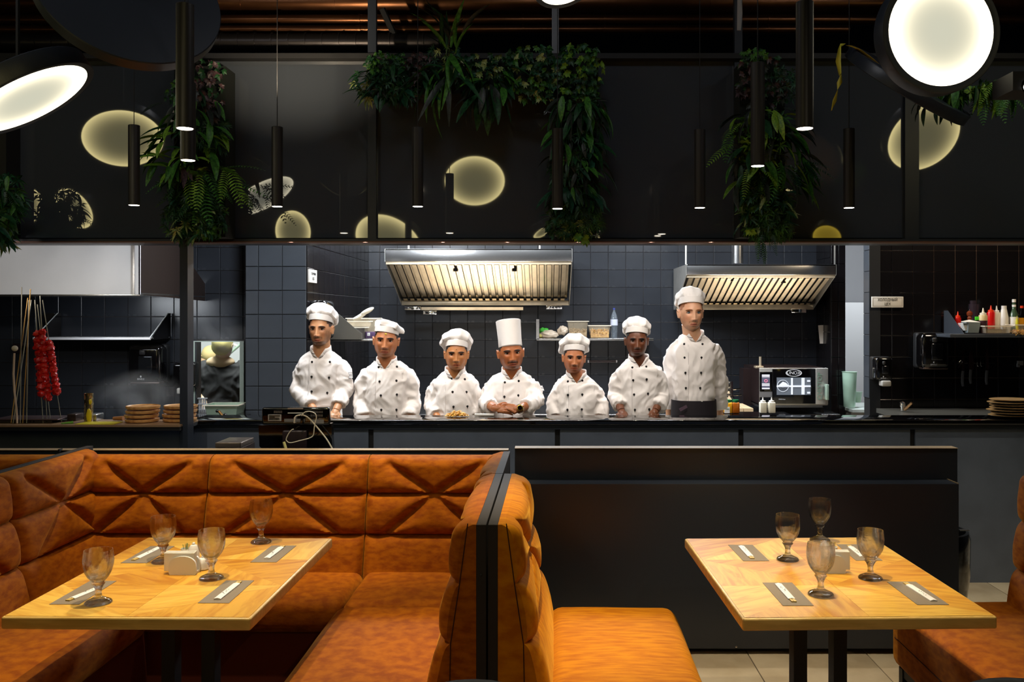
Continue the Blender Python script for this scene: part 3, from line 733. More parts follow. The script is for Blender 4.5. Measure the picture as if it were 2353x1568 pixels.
toothpicks(1912, 1286, 'small white cup of wrapped toothpicks behind the right napkin holder')
# ------------------------------------------------------------------ tube pendants
M_tube = mat('pendant_black', (38, 36, 37), .42, spec=.5)
M_glow = mat('pendant_lens', (255, 250, 240), .5, emis=(255, 240, 215), estr=14)
def pendant(x, yt, yb, wpx, Y, lab, grp):
    b = P(x, yb, Y); t_ = P(x, yt, Y); r = wpx/2*Y/F
    t = thing('pendant_lamp', (b.x, Y, b.z), lab, 'pendant lamp', grp)
    MB().lathe([(r*.86, b.z+.004), (r, b.z), (r, t_.z-.002), (r-.002, t_.z), (r*.1, t_.z)], (b.x, Y, 0), 32, closed=True).build('shade', M_tube, t)
    MB().tube([(b.x, Y, b.z-.0005), (b.x, Y, b.z+.004)], r*.87, 24).build('lens', M_glow, t)
    MB().tube([(b.x, Y, t_.z), (b.x, Y, 4.3)], .0022, 6).build('cord', M_matte, t)
GR = 'row of tube pendants along the bar'
for k, (x, yt, yb) in enumerate(((308, 288, 472), (637, 292, 475), (960, 293, 475), (1281, 296, 480), (1608, 298, 478), (1951, 296, 478))):
    pendant(x, yt, yb, 25.5, 4.85, ['black tube pendant hanging in front of the large reflected disc at the far left', 'black tube pendant hanging by the tilted leaf-shaped reflection, second along the bar',
            'black tube pendant hanging below the left end of the plant panel', 'black tube pendant hanging before the central plant column',
            'black tube pendant alone before bare glass right of the central plant column', 'black tube pendant hanging under the yellow ribbon, last along the bar'][k], GR)
G2 = 'tube pendants over the tables'
pendant(425, 10, 296, 40, 3.12, 'large black tube pendant over the left table, front of its pair', G2)
pendant(432, 190, 369, 34, 3.67, 'black tube pendant over the left table, lower end showing behind the front tube', G2)
pendant(1741, 145, 382, 32, 3.9, 'black tube pendant before the right plant column over the right table', G2)
pendant(1849, 5, 296, 40, 3.12, 'largest black tube pendant, right of the right plant column', G2)
# ------------------------------------------------------------------ disc lamps
def disc_mat(name, cen, rim, s_c, s_r):
    m = bpy.data.materials.new(name); m.use_nodes = True; nt = m.node_tree; nt.nodes.clear(); L = nt.links
    o = nt.nodes.new('ShaderNodeOutputMaterial'); e = nt.nodes.new('ShaderNodeEmission'); L.new(e.outputs[0], o.inputs[0])
    tc = nt.nodes.new('ShaderNodeTexCoord'); ln = nt.nodes.new('ShaderNodeVectorMath'); ln.operation = 'LENGTH'; L.new(tc.outputs['Object'], ln.inputs[0])
    r = nt.nodes.new('ShaderNodeValToRGB'); L.new(ln.outputs['Value'], r.inputs[0]); cr = r.color_ramp
    cr.interpolation = 'EASE'
    cr.elements[0].color = (*srgb(*cen), 1); cr.elements[0].position = .1; cr.elements[1].color = (*srgb(*rim), 1); cr.elements[1].position = 1
    p = nt.nodes.new('ShaderNodeMath'); p.operation = 'POWER'; p.inputs[1].default_value = 4.5; L.new(ln.outputs['Value'], p.inputs[0])
    mr = nt.nodes.new('ShaderNodeMapRange'); mr.inputs[3].default_value = s_c; mr.inputs[4].default_value = s_r; L.new(p.outputs[0], mr.inputs[0])
    L.new(r.outputs[0], e.inputs[0]); L.new(mr.outputs[0], e.inputs[1]); return m
M_disc = disc_mat('disc_glow', (234, 232, 208), (255, 244, 210), .78, 4.4)
M_disc2 = disc_mat('disc_glow_far', (226, 216, 160), (255, 236, 165), .75, 5.6)
M_discy = disc_mat('disc_glow_amber', (225, 190, 60), (240, 205, 70), 1.2, 2.2)
def disc_lamp(n_pt, nrm, R, lab, m=None, grp='round disc lamps', up=False, hub=True):
    """n_pt centre of luminous face, nrm its outward normal"""
    nrm = Vector(nrm).normalized(); q = nrm.to_track_quat('Z', 'Y'); M = Matrix.Translation(n_pt) @ q.to_matrix().to_4x4()
    t = thing('disc_lamp', n_pt, lab, 'disc lamp', grp)
    # luminous face: own object, unit disc scaled so the glow's Object coordinates run 0..1
    me = bpy.data.meshes.new('diffuser'); mb = MB()
    N = 64; rings = 6; vs = [(0, 0, 0)]; fs = []
    for i in range(1, rings+1):
        for j in range(N): a = 2*PI*j/N; vs.append((i/rings*math.cos(a), i/rings*math.sin(a), 0))
    for j in range(N): fs.append((0, 1+j, 1+(j+1) % N))
    for i in range(rings-1):
        for j in range(N): j2 = (j+1) % N; fs.append((1+i*N+j, 1+(i+1)*N+j, 1+(i+1)*N+j2, 1+i*N+j2))
    me.from_pydata(vs, [], fs); me.materials.append(m or M_disc)
    o = bpy.data.objects.new('diffuser', me); COL.objects.link(o); o.parent = t; o.rotation_euler = q.to_euler(); o.scale = (R, R, R)
    hs = MB().lathe([(R*1.002, .004), (R+.016, .004), (R+.018, 0), (R+.018, -.075), (R+.012, -.08), (.01, -.08)], n=64, closed=True, T=q.to_matrix())
    hs.v = [tuple(Vector(v)+Vector(n_pt)) for v in hs.v]; hs.build('housing', M_black, t)
    back = Vector(n_pt)-nrm*.08
    MB().tube([back, (back.x, back.y, 4.3)], .01, 6).build('hanger', M_matte, t)
    return t, M
def disc_normal(c, a, b, phi, down):
    """unit normal towards the camera and radius of a disc at c that is seen with semi-axes a, b px, major axis at phi"""
    ph = math.radians(phi); q = np.array([[math.cos(ph), -math.sin(ph)], [math.sin(ph), math.cos(ph)]]); T = q @ np.diag([a*a, b*b]) @ q.T
    d = np.array(c)-np.array([0, 0, H]); M = F/d[1]*np.array([[1, -d[0]/d[1], 0], [0, -d[2]/d[1], 1]]); view = -d/np.linalg.norm(d)
    best = (1e9, None, 1); cen = None; sp = 1.0
    for it in range(5):
        for k in range(900 if it == 0 else 300):
            if it == 0: z = 1-2*(k+.5)/900; r = math.sqrt(1-z*z); t = k*2.399963; n_ = np.array([r*math.cos(t), r*math.sin(t), z])
            else:
                n_ = cen+RS.normal(size=3)*sp; n_ /= np.linalg.norm(n_)
            if n_ @ view < .02: continue
            C = M @ (np.eye(3)-np.outer(n_, n_)) @ M.T; R2 = (C*T).sum()/(C*C).sum(); e = np.abs(C*R2-T).sum()/np.abs(T).sum()+(.12 if n_[2]*down < 0 else 0)
            if e < best[0]: best = (e, n_, math.sqrt(R2))
        cen = best[1]; sp = .12*.35**it
    return Vector(best[1]), best[2]
RS = np.random.RandomState(3)
def seen_disc(cx, cy, a, b, phi, Yv, mirror, lab, m=None, sgn=-1, side=0):
    """disc seen as ellipse a>b (px), major axis at angle phi (deg, image, ccw from +x); mirror: placed as reflection in the glass plane"""
    c = P(cx, cy, Yv); n_, R = disc_normal(c, a, b, phi, -1)
    if mirror: c = Vector((c.x, 2*YF-c.y, c.z)); n_ = Vector((n_.x, -n_.y, n_.z))
    return disc_lamp(c, n_, R, lab, m)
# directly visible
seen_disc(66, 229, 158, 52, 24.5, 4.0, False, 'bright tilted disc lamp cut off by the left edge')
seen_disc(2163, 72, 132, 126, 96, 3.6, False, 'brightest disc lamp, almost face-on at the top right')
seen_disc(1297, -30, 64, 40, 22, 4.2, False, 'disc lamp whose glowing edge just dips in at the top centre')
# seen in the smoked glass
RF = [(283, 320, 99, 67, -6, 7.6, 1, 'disc lamp over the room mirrored as the large oval at left'), (170, 480, 56, 34, -48, 8.6, 1, 'disc lamp mirrored as the notched oval left of the bar'),
      (62, 478, 47, 34, 60, 9.0, 1, 'disc lamp mirrored behind the far-left foliage'), (566, 433, 36, 20, 48, 9.4, 1, 'disc lamp mirrored beside the left fern'),
      (674, 532, 50, 42, 100, 8.2, 1, 'disc lamp mirrored low between the two left pendants'), (893, 560, 86, 60, -32, 10.4, 1, 'disc lamp mirrored low behind the second mullion'),
      (1091, 417, 72, 59, 0, 10.2, 1, 'disc lamp mirrored as the round face in the middle bay'), (1248, 533, 26, 9, 32, 9.6, 1, 'disc lamp mirrored as a thin sliver beside the central plants'),
      (1366, 546, 12, 11, 0, 9.9, 1, 'disc lamp mirrored as a spot below the central plants'), (1815, 394, 48, 38, 75, 9.2, 1, 'disc lamp mirrored half behind the right plant column'),
      (2123, 316, 96, 69, 38, 7.6, 1, 'disc lamp mirrored across the right mullion')]
for cx, cy, a, b, ph, Yv, s_, lab in RF:
    seen_disc(cx, cy, a, b, ph, Yv, True, lab, M_disc2)
seen_disc(1900, 545, 34, 27, -8, 9.0, True, 'amber disc lamp mirrored low at the right', M_discy)
# unlit sides: big dark disc top left seen from its back, dark edge-on planter disc at right
def dark_disc(c, nrm, R, lab, th=.08):
    nrm = Vector(nrm).normalized(); q = nrm.to_track_quat('Z', 'Y'); t = thing('disc_lamp', c, lab, 'disc lamp', 'round disc lamps')
    hs = MB().lathe([(.01, 0), (R*.99, 0), (R, -.005), (R, -th), (R-.012, -th-.004), (R-.014, -th+.012)], n=72, closed=True, T=q.to_matrix())
    hs.v = [tuple(Vector(v)+Vector(c)) for v in hs.v]; hs.build('housing', M_black, t)
    MB().tube([Vector(c), (c[0], c[1], 4.3)], .008, 6).build('hanger', M_matte, t)
    return t
def back_disc(cx, cy, a, b, phi, Y, lab, th, sg=1):
    c = P(cx, cy, Y); n_, R = disc_normal(c, a, b, phi, sg); return dark_disc(c, n_, R, lab, th)
back_disc(300, -18, 232, 142, -24, 3.75, 'big dark disc lamp seen from its back at the top left', .05)
pd = back_disc(2092, 184, 160, 10, -30.5, 4.6, 'dark edge-on disc planter lamp with ribbon and greenery at the right', .055)
# track spot, right edge
sp = thing('track_spot', P(2350, 205, 3.5), 'small recessed spotlight housing at the right edge', 'spotlight')
c = P(2345, 206, 3.5); MB().box((c.x-.05, 3.46, c.z-.012), (c.x+.12, 3.62, c.z+.06)).build('housing', M_matte, sp, smooth=False)
MB().lathe([(.014, 0), (.03, .004), (.036, .01), (.03, .012)], (c.x+.01, 3.455, c.z), 24, T=Matrix.Rotation(PI/2, 3, 'X'), closed=True).build('ring', M_chrome, sp)
MB().ell((c.x+.01, 3.455, c.z), (.013, .004, .013), 12, 8).build('lens', M_glow, sp)
# yellow ribbon
M_rib = mat('yellow_ribbon', (214, 205, 60), .5)
rb_pts = [(1937, 100), (1929, 112), (1926, 140), (1930, 170), (1929, 190), (1925, 208), (1918, 232), (1911, 254)]
def ribbon(pts, Y, w, lab, m):
    pp = [P(x, y, Y) for x, y in pts]; vs = []
    for i, p in enumerate(pp):
        ang = 2.6*math.sin(i*.8); vs += [p+Vector((w*math.cos(ang)*.5, w*math.sin(ang)*.5, 0)), p-Vector((w*math.cos(ang)*.5, w*math.sin(ang)*.5, 0))]
    o = MB().grid(vs, 2, len(pp)).build('ribbon', m, None); md = o.modifiers.new('s', 'SOLIDIFY'); md.thickness = .001
    return tag(o, lab, 'ribbon')
ribbon(rb_pts, 4.55, .026, 'loose yellow ribbon tail dangling right of the last pendants', M_rib)
ribbon([(1950, 104), (1975, 116), (2000, 136), (2030, 160), (2050, 178), (2075, 192), (2092, 204)], 4.5, .03, 'yellow ribbon lying along the rim of the dark planter disc', mat('ochre_ribbon', (170, 135, 20), .5))
# camera sensor on the wall
cs = thing('security_camera', P(402, 280, 5.5), 'small white dome camera on the glass left of the front tube pendants', 'camera')
c = P(400, 268, 5.45)
MB().lathe([(.022, 0), (.036, .0), (.04, .01), (.04, .03), (.03, .045), (.01, .045)], c, 24, T=Matrix.Rotation(-PI/2, 3, 'X') ).build('housing', M_white, cs)
MB().ell(c+Vector((0, -.0, 0)), (.024, .014, .024), 16, 10).build('lens', M_gblack, cs)
MB().box(c+Vector((-.03, .04, -.06)), c+Vector((.03, .2, -.02))).build('bracket', M_black, cs, smooth=False)

# ------------------------------------------------------------------ hanging greenery
def G(n, c1, c2, r=.45): return mat(n, c1, r, rgb2=c2, scale=14, spec=.5)
GR_ = {'dark': G('leaf_dark', (40, 92, 50), (20, 56, 32)), 'mid': G('leaf_mid', (84, 146, 52), (44, 96, 34)), 'lime': G('leaf_lime', (150, 190, 60), (90, 140, 40)),
       'cream': G('leaf_cream', (190, 200, 130), (90, 130, 60)), 'plum': G('leaf_plum', (96, 70, 74), (46, 34, 40)), 'grey': G('leaf_grey', (60, 68, 62), (34, 44, 38)), 'teal': G('leaf_teal', (40, 100, 72), (18, 56, 40))}
def leaf_geo(L, W, bend=.25, fold=.3, n=6):
    vs = []; fs = []
    for i in range(n+1):
        t = i/n; w = W*math.sin(PI*min(1, t*.92+.06))**.85*(1-.25*t); z = -bend*L*t*t; y = L*t*(1-.1*bend*t)
        vs += [(-w/2, y, z+fold*w/2), (0, y, z), (w/2, y, z+fold*w/2)]
    for i in range(n):
        a = i*3; fs += [(a, a+1, a+4, a+3), (a+1, a+2, a+5, a+4)]
    return vs, fs
def fern_geo(L, W, bend=.35, n=13):
    vs = []; fs = []
    def q(p, d, l, w):
        d = Vector(d).normalized(); s = d.cross(Vector((0, 0, 1))).normalized()*w; b = len(vs)
        vs.extend([p-s*.5, p+d*l*.5-s, p+d*l-Vector((0, 0, l*.2)), p+d*l*.5+s, p+s*.5]); fs.extend([(b, b+1, b+2, b+3, b+4)])
    for i in range(n):
        t = (i+.6)/n; p = Vector((0, L*t, -bend*L*t*t)); l = W*.5*math.sin(PI*min(1, .12+t*.88))**.7*1.05
        for s in (-1, 1): q(p, (s, .55, 0), l, .11*W*.5+.0015)
    for s in (0,):
        b = len(vs)
        for i in range(n+1):
            t = i/n; vs.extend([Vector((-.0012, L*t, -bend*L*t*t)), Vector((.0012, L*t, -bend*L*t*t))])
        fs.extend([(b+2*i, b+2*i+1, b+2*i+3, b+2*i+2) for i in range(n)])
    return vs, fs
LEAFM = {}
def leaf_mesh(kind, mname, var):
    k = (kind, mname, var)
    if k in LEAFM: return LEAFM[k]
    rr = random.Random(var*7+len(kind))
    if kind == 'fern': vs, fs = fern_geo(1, .34, rr.uniform(.2, .5))
    elif kind == 'broad': vs, fs = leaf_geo(1, .30, rr.uniform(.1, .45), .35, 7)
    elif kind == 'strap': vs, fs = leaf_geo(1, .13, rr.uniform(.2, .7), .5, 8)
    else: vs, fs = leaf_geo(1, .6, .1, .2, 5)
    me = bpy.data.meshes.new(kind); me.from_pydata([tuple(v) for v in vs], [], fs); me.materials.append(GR_[mname])
    me.polygons.foreach_set('use_smooth', [True]*len(me.polygons)); LEAFM[k] = me; return me
def orient(d, roll):
    d = Vector(d).normalized(); return (d.to_track_quat('Y', 'Z') @ __import__('mathutils').Quaternion((0, 1, 0), roll)).to_euler()
def greenery(name, Y, label, zones, bigs, seed, depth=.14, backing=None):
    """zones: (x0,y0,x1,y1,kind,mats,count,size_m) small-leaf masses; bigs: (x0,y0,x1,y1,kind,mats,count,lo,hi,droop)"""
    rr = random.Random(seed)
    xs = [z[0] for z in zones]+[z[2] for z in zones]; ys = [z[1] for z in zones]+[z[3] for z in zones]
    t = thing(name, P((min(xs)+max(xs))/2, max(ys), Y), label, 'greenery')
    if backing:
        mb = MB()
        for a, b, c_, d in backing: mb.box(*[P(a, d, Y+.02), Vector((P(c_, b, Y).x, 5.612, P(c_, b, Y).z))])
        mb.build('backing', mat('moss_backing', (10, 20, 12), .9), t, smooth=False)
    by = {}
    for (x0, y0, x1, y1, kind, mats_, cnt, size) in zones:
        # clusters (rosettes) so the mass reads as sprigs
        ncl = max(1, cnt//7)
        for c in range(ncl):
            while True:
                u, v = rr.uniform(-1, 1), rr.uniform(-1, 1)
                if abs(u)**3+abs(v)**3 < 1: break
            px = (x0+x1)/2+u*(x1-x0)/2; py = (y0+y1)/2+v*(y1-y0)/2
            bulge = 1-.5*(u*u+v*v)
            p = P(px, py, Y)+Vector((0, -depth*bulge*rr.uniform(.25, 1), 0)); mn = rr.choice(mats_)
            ax = Vector((rr.uniform(-.7, .7)+u*.4, -1, rr.uniform(-.7, .4)-.1)).normalized()
            u1 = ax.cross(Vector((.3, .2, 1))).normalized(); u2 = ax.cross(u1)
            for k in range(7):
                a = 2*PI*k/7+rr.uniform(-.3, .3); d = (u1*math.cos(a)+u2*math.sin(a)+ax*rr.uniform(.1, .8)).normalized()
                s = size*rr.uniform(.6, 1.2); w = {'round': .6, 'lance': .26, 'tiny': .5, 'needle': .16}[kind]
                sd = d.cross(ax).normalized() if abs(d.dot(ax)) < .98 else u1; L = by.setdefault(mn, [[], []]); b = len(L[0])
                dr = Vector((0, 0, -.25*s)); up_ = ax*s*.08
                L[0] += [p, p+d*s*.45+sd*s*w*.5+up_, p+d*s+dr, p+d*s*.45-sd*s*w*.5+up_, p+d*s*.5-up_*.3]
                L[1] += [(b, b+1, b+4), (b+1, b+2, b+4), (b+2, b+3, b+4), (b+3, b, b+4)]
    for mn, (vs, fs) in by.items():
        o = MB().add(vs, fs).build('foliage', GR_[mn], t, sharp=180); o['kind'] = 'stuff'
    for (x0, y0, x1, y1, kind, mats_, cnt, lo, hi, droop) in bigs:
        for c in range(cnt):
            px, py = rr.uniform(x0, x1), rr.uniform(y0, y1); ux = (px-(x0+x1)/2)/max(1, (x1-x0)/2)
            p = P(px, py, Y)+Vector((0, -depth*rr.uniform(.3, 1.0), 0)); s = rr.uniform(lo, hi)
            d = Vector((ux*.9+rr.uniform(-.6, .6), -rr.uniform(.15, .7), -droop+rr.uniform(-.6, .6)))
            share({'fern': 'fern_frond', 'broad': 'leaf', 'strap': 'leaf', 'oval': 'leaf'}[kind], leaf_mesh(kind, rr.choice(mats_), rr.randrange(3)), p, t,
                  orient(d, rr.uniform(-.6, .6)), (s, s, s))
    return t
YG = 5.42
greenery('hanging_plants', YG, 'left hanging plant column with plum leaves above and large ferns below', [
    (452, 140, 524, 260, 'round', ['plum', 'plum', 'dark'], 420, .026), (470, 240, 520, 290, 'round', ['plum', 'plum'], 90, .028), (390, 185, 425, 245, 'tiny', ['dark', 'mid'], 120, .022),
    (395, 270, 525, 330, 'lance', ['dark', 'dark', 'grey'], 300, .05), (455, 290, 530, 360, 'needle', ['dark', 'teal'], 500, .03), (380, 380, 520, 470, 'lance', ['mid', 'dark', 'dark'], 420, .045),
    (385, 455, 525, 550, 'lance', ['dark', 'dark', 'mid', 'teal'], 900, .042), (385, 470, 480, 556, 'lance', ['cream', 'cream', 'dark'], 60, .06), (450, 480, 525, 550, 'tiny', ['dark', 'mid'], 500, .02)],
    [(365, 290, 520, 380, 'broad', ['mid', 'lime', 'dark', 'dark'], 50, .12, .2, .4), (385, 200, 520, 320, 'broad', ['dark', 'grey', 'mid'], 26, .10, .17, .9), (380, 390, 560, 440, 'fern', ['mid', 'lime', 'dark'], 20, .18, .3, .3),
     (420, 420, 520, 470, 'fern', ['mid', 'mid', 'dark'], 12, .14, .22, .7), (385, 370, 470, 400, 'broad', ['plum', 'mid', 'lime'], 14, .1, .16, .3), (400, 460, 520, 545, 'broad', ['dark', 'teal', 'cream'], 30, .06, .1, .4)], 11,
    backing=[(400, 150, 515, 545)])
greenery('plant_panel', YG, 'horizontal plant panel of mixed ivy and dark leaves above the middle bay', [
    (842, 125, 945, 190, 'tiny', ['dark', 'dark', 'mid'], 900, .02), (850, 165, 960, 240, 'lance', ['dark', 'teal', 'grey', 'dark'], 700, .055), (815, 150, 870, 235, 'lance', ['cream', 'dark', 'dark'], 120, .05),
    (925, 125, 1000, 240, 'round', ['plum', 'grey', 'plum'], 330, .026), (985, 110, 1060, 170, 'lance', ['teal', 'cream', 'dark'], 250, .035), (1030, 130, 1190, 225, 'round', ['teal', 'dark', 'dark', 'cream'], 800, .026),
    (1160, 110, 1290, 235, 'round', ['teal', 'mid', 'cream', 'dark', 'dark'], 1000, .028), (1280, 105, 1384, 235, 'round', ['mid', 'lime', 'teal', 'dark', 'dark'], 1000, .028)],
    [(1000, 130, 1060, 200, 'strap', ['dark', 'grey', 'mid'], 26, .2, .34, .5), (1010, 90, 1070, 140, 'strap', ['grey', 'dark', 'mid'], 14, .18, .32, -1.2), (1080, 200, 1150, 240, 'broad', ['dark', 'grey', 'grey'], 24, .14, .22, 1.0),
     (840, 160, 1000, 235, 'broad', ['dark', 'teal', 'dark'], 50, .08, .13, .4), (1100, 160, 1170, 215, 'broad', ['dark', 'mid'], 22, .1, .18, .6)], 12,
    backing=[(860, 135, 1375, 215)])
greenery('hanging_plants', YG, 'central hanging plant column of big dark leaves over mossy bottom', [
    (1285, 225, 1385, 300, 'lance', ['dark', 'grey', 'dark'], 300, .06), (1270, 290, 1375, 460, 'lance', ['dark', 'grey', 'teal', 'dark'], 900, .055),
    (1255, 470, 1330, 550, 'tiny', ['dark', 'dark', 'teal'], 1100, .022), (1300, 470, 1385, 545, 'needle', ['dark', 'mid', 'teal'], 900, .035), (1300, 480, 1350, 550, 'lance', ['cream', 'mid'], 40, .06), (1322, 540, 1348, 558, 'round', ['lime', 'mid'], 60, .03),
    (1270, 465, 1300, 492, 'round', ['mid', 'lime'], 50, .024)],
    [(1275, 230, 1385, 330, 'broad', ['dark', 'grey', 'mid', 'dark'], 60, .11, .18, 1.0), (1265, 330, 1380, 460, 'broad', ['dark', 'grey', 'mid', 'teal'], 90, .09, .17, .7), (1265, 440, 1380, 520, 'broad', ['dark', 'teal'], 40, .06, .11, .4)], 13,
    backing=[(1275, 215, 1370, 540)])
greenery('hanging_plants', YG, 'right hanging plant column, plum leaves on top and ferns spilling sideways', [
    (1700, 118, 1760, 160, 'tiny', ['dark', 'mid'], 300, .02), (1690, 135, 1810, 255, 'round', ['plum', 'plum', 'grey', 'dark'], 700, .026), (1760, 160, 1820, 240, 'lance', ['teal', 'dark'], 200, .04),
    (1685, 260, 1810, 420, 'lance', ['mid', 'dark', 'lime', 'grey'], 700, .06), (1700, 430, 1815, 545, 'lance', ['dark', 'teal', 'dark', 'mid'], 1200, .045), (1700, 440, 1810, 500, 'lance', ['cream', 'cream'], 36, .06),
    (1695, 425, 1735, 500, 'round', ['teal', 'mid'], 150, .03), (1705, 525, 1735, 550, 'round', ['lime', 'mid'], 60, .03), (1740, 490, 1815, 560, 'needle', ['dark', 'mid'], 600, .03)],
    [(1675, 255, 1825, 330, 'broad', ['mid', 'lime', 'dark', 'grey'], 50, .12, .2, .6), (1672, 290, 1720, 340, 'fern', ['mid', 'lime'], 9, .16, .26, .1), (1680, 340, 1835, 440, 'broad', ['lime', 'mid', 'dark', 'grey'], 60, .11, .2, .9),
     (1760, 370, 1840, 410, 'fern', ['dark', 'mid', 'teal'], 14, .16, .26, .4), (1690, 380, 1740, 440, 'fern', ['lime', 'mid'], 6, .14, .2, 1.0), (1725, 535, 1775, 552, 'fern', ['dark', 'mid'], 8, .1, .16, 1.4), (1700, 440, 1815, 520, 'broad', ['dark', 'teal', 'cream'], 30, .06, .1, .4)], 14,
    backing=[(1700, 140, 1805, 545)])
greenery('hanging_plants', YG-.05, 'dark leafy bunch hanging at the far-left edge', [
    (-60, 400, 60, 520, 'lance', ['dark', 'dark', 'mid', 'teal'], 800, .06), (-60, 490, 40, 575, 'lance', ['dark', 'teal', 'cream'], 500, .06)],
    [(-40, 410, 55, 510, 'broad', ['dark', 'mid', 'dark'], 50, .08, .14, .6), (10, 430, 70, 500, 'fern', ['dark'], 8, .12, .2, .6), (-40, 500, 30, 560, 'broad', ['dark', 'mid', 'teal'], 30, .1, .16, .8)], 15)
greenery('planter_greenery', 4.55, 'ferns and lime leaves spilling from the dark planter disc at the right', [
    (2110, 190, 2180, 240, 'needle', ['mid', 'lime', 'teal'], 330, .045), (2160, 200, 2300, 240, 'lance', ['mid', 'lime', 'dark'], 260, .05)],
    [(2165, 195, 2270, 215, 'broad', ['lime', 'mid', 'dark'], 26, .1, .17, 1.3), (2235, 190, 2320, 225, 'fern', ['mid', 'lime', 'mid'], 18, .13, .2, 1.2), (2290, 195, 2330, 225, 'broad', ['lime', 'mid'], 10, .1, .14, 1.0),
     (2095, 235, 2200, 262, 'broad', ['dark', 'dark', 'grey'], 14, .07, .1, 1.2)], 16, depth=.1)
# ------------------------------------------------------------------ extractor hoods
M_filt = mat('warm_filter_steel', (240, 222, 192), .28, .7, noise_amt=.3, scale=4)
M_filt_d = mat('filter_gap', (26, 26, 28), .5)
def hood(x0, x1, yt, ym, yb_top, yb, Yf, Yb, label, nf, spots, rods):
    """front band px x0..x1, yt..ym at depth Yf; filter bank slopes down and back to the gutter at Yb"""
    X0, X1 = P(x0, 0, Yf).x, P(x1, 0, Yf).x; zt_, zm = P(0, yt, Yf).z, P(0, ym, Yf).z; zg, zb2 = P(0, yb_top, Yb).z, P(0, yb, Yb).z
    t = thing('extractor_hood', ((X0+X1)/2, (Yf+Yb)/2, zb2), label, 'extractor hood')
    MB().box((X0, Yf, zm), (X1, Yf+.012, zt_), .003).build('front_band', M_steel, t)
    MB().box((X0+.01, Yf, zt_-.012), (X1-.01, Yb+.12, zt_)).build('top_sheet', M_steel, t, smooth=False)
    for X, s in ((X0, 1), (X1, -1)):
        poly = [Vector((X, Yf, zt_)), Vector((X, Yf, zm)), Vector((X, Yb, zb2)), Vector((X, Yb+.12, zb2)), Vector((X, Yb+.12, zt_))]
        MB().prism(poly, (s*.008, 0, 0)).build('side_panel', M_steel_w, t, smooth=False)
    MB().box((X0+.01, Yf+.012, zm-.028), (X1-.01, Yf+.05, zm+.004)).build('lip', M_filt, t, smooth=False)
    MB().box((X0+.01, Yb-.05, zb2), (X1-.01, Yb+.05, zg), .004).build('gutter', M_filt, t)
    a = Vector((0, Yf+.06, zm-.02)); b = Vector((0, Yb-.03, zg+.01)); d = b-a; nr = Vector((0, -d.z, d.y)).normalized()
    if nr.z > 0: nr = -nr
    MB().prism([Vector((X0+.02, a.y, a.z+.01))-nr*.03, Vector((X1-.02, a.y, a.z+.01))-nr*.03, Vector((X1-.02, b.y, b.z))-nr*.03, Vector((X0+.02, b.y, b.z))-nr*.03], -nr*.01).build('filter_back', M_filt_d, t, smooth=False)
    W = X1-X0-.06; pit = W/nf
    q = MB(); 
    for k in (0, 1):
        w_ = pit*(.58 if k == 0 else .30); mb = MB()
        vs = [Vector((-w_/2, 0, 0)), Vector((w_/2, 0, 0)), Vector((w_/2, d.y, d.z)), Vector((-w_/2, d.y, d.z))]
        off = nr*(.012 if k == 0 else -.012)
        mb.prism([v+off for v in vs], nr*.003); o = mb.build('slat', M_filt, t, smooth=False, local=True); me = o.data; bpy.data.objects.remove(o)
        for i in range(nf):
            x = X0+.03+pit*(i+.35 if k == 0 else i+.82)
            share('baffle_slat', me, (x, a.y, a.z), t)
    c = a.lerp(b, .90)+nr*.02
    MB().box((X0+.02, c.y-.03, c.z-.006), (X1-.02, c.y+.03, c.z+.004)).build('filter_rail', M_gblack, t, smooth=False)
    for px, py in spots:
        p = P(px, py, Yf+.15); s_ = MB().lathe([(.022, -.03), (.026, -.03), (.028, .03), (.01, .034)], p, 20, closed=True).build('spot_can', M_gblack, t)
        MB().tube([p+Vector((0, 0, -.028)), p+Vector((0, 0, -.022))], .021, 20).build('spot_lens', M_glow, s_)
    for px in rods:
        p = P(px, yt, Yf+.05); MB().box((p.x-.008, p.y, p.z), (p.x+.008, p.y+.003, 3.2)).build('hanger_strap', M_steel_w, t, smooth=False)
    return t
h1 = hood(884, 1315, 572, 601, 691, 702, 8.9, 9.93, 'large steel extractor hood with golden-lit baffle filters over the middle cooks', 24, ((1047, 617), (1182, 617)), (939, 1240))
MB().box(*xb(968, 1202, 706, 713, 9.6, 9.7)).build('light_rail', M_filt, h1, smooth=False)
for a, b, c in ((929, 966, 709), (972, 1003, 719), (1255, 1292, 707)):
    MB().box(*xb(a, b, c-4, c+4, 9.55, 9.6), .004).build('grease_cup', M_chrome, h1)
h2 = hood(1577, 1922, 608, 632, 700, 712, 9.2, 10.0, 'wide steel extractor hood hung behind the tallest cook at the right', 22, ((1683, 640), (1800, 644)), (1576, 1918))
MB().box(*xb(1819, 1853, 710, 719, 9.7, 9.75), .004).build('grease_cup', M_chrome, h2)
c0 = P(1695, 600, 9.5); MB().tube([(c0.x, 9.5, P(0, 606, 9.5).z), (c0.x, 9.5, 3.2)], .058, 24).build('exhaust_pipe', M_steel, h2)
for cc, e in (((-.65, 8.95, 1.62), 34), ((2.2, 9.1, 1.62), 24)):
    light('AREA', 'added_hood_bounce', cc, e, (1, .86, .68), (cc[0], cc[1]+.22, 2.4), 1.0, spread=95)  # added light standing in for bounce onto the filter slats
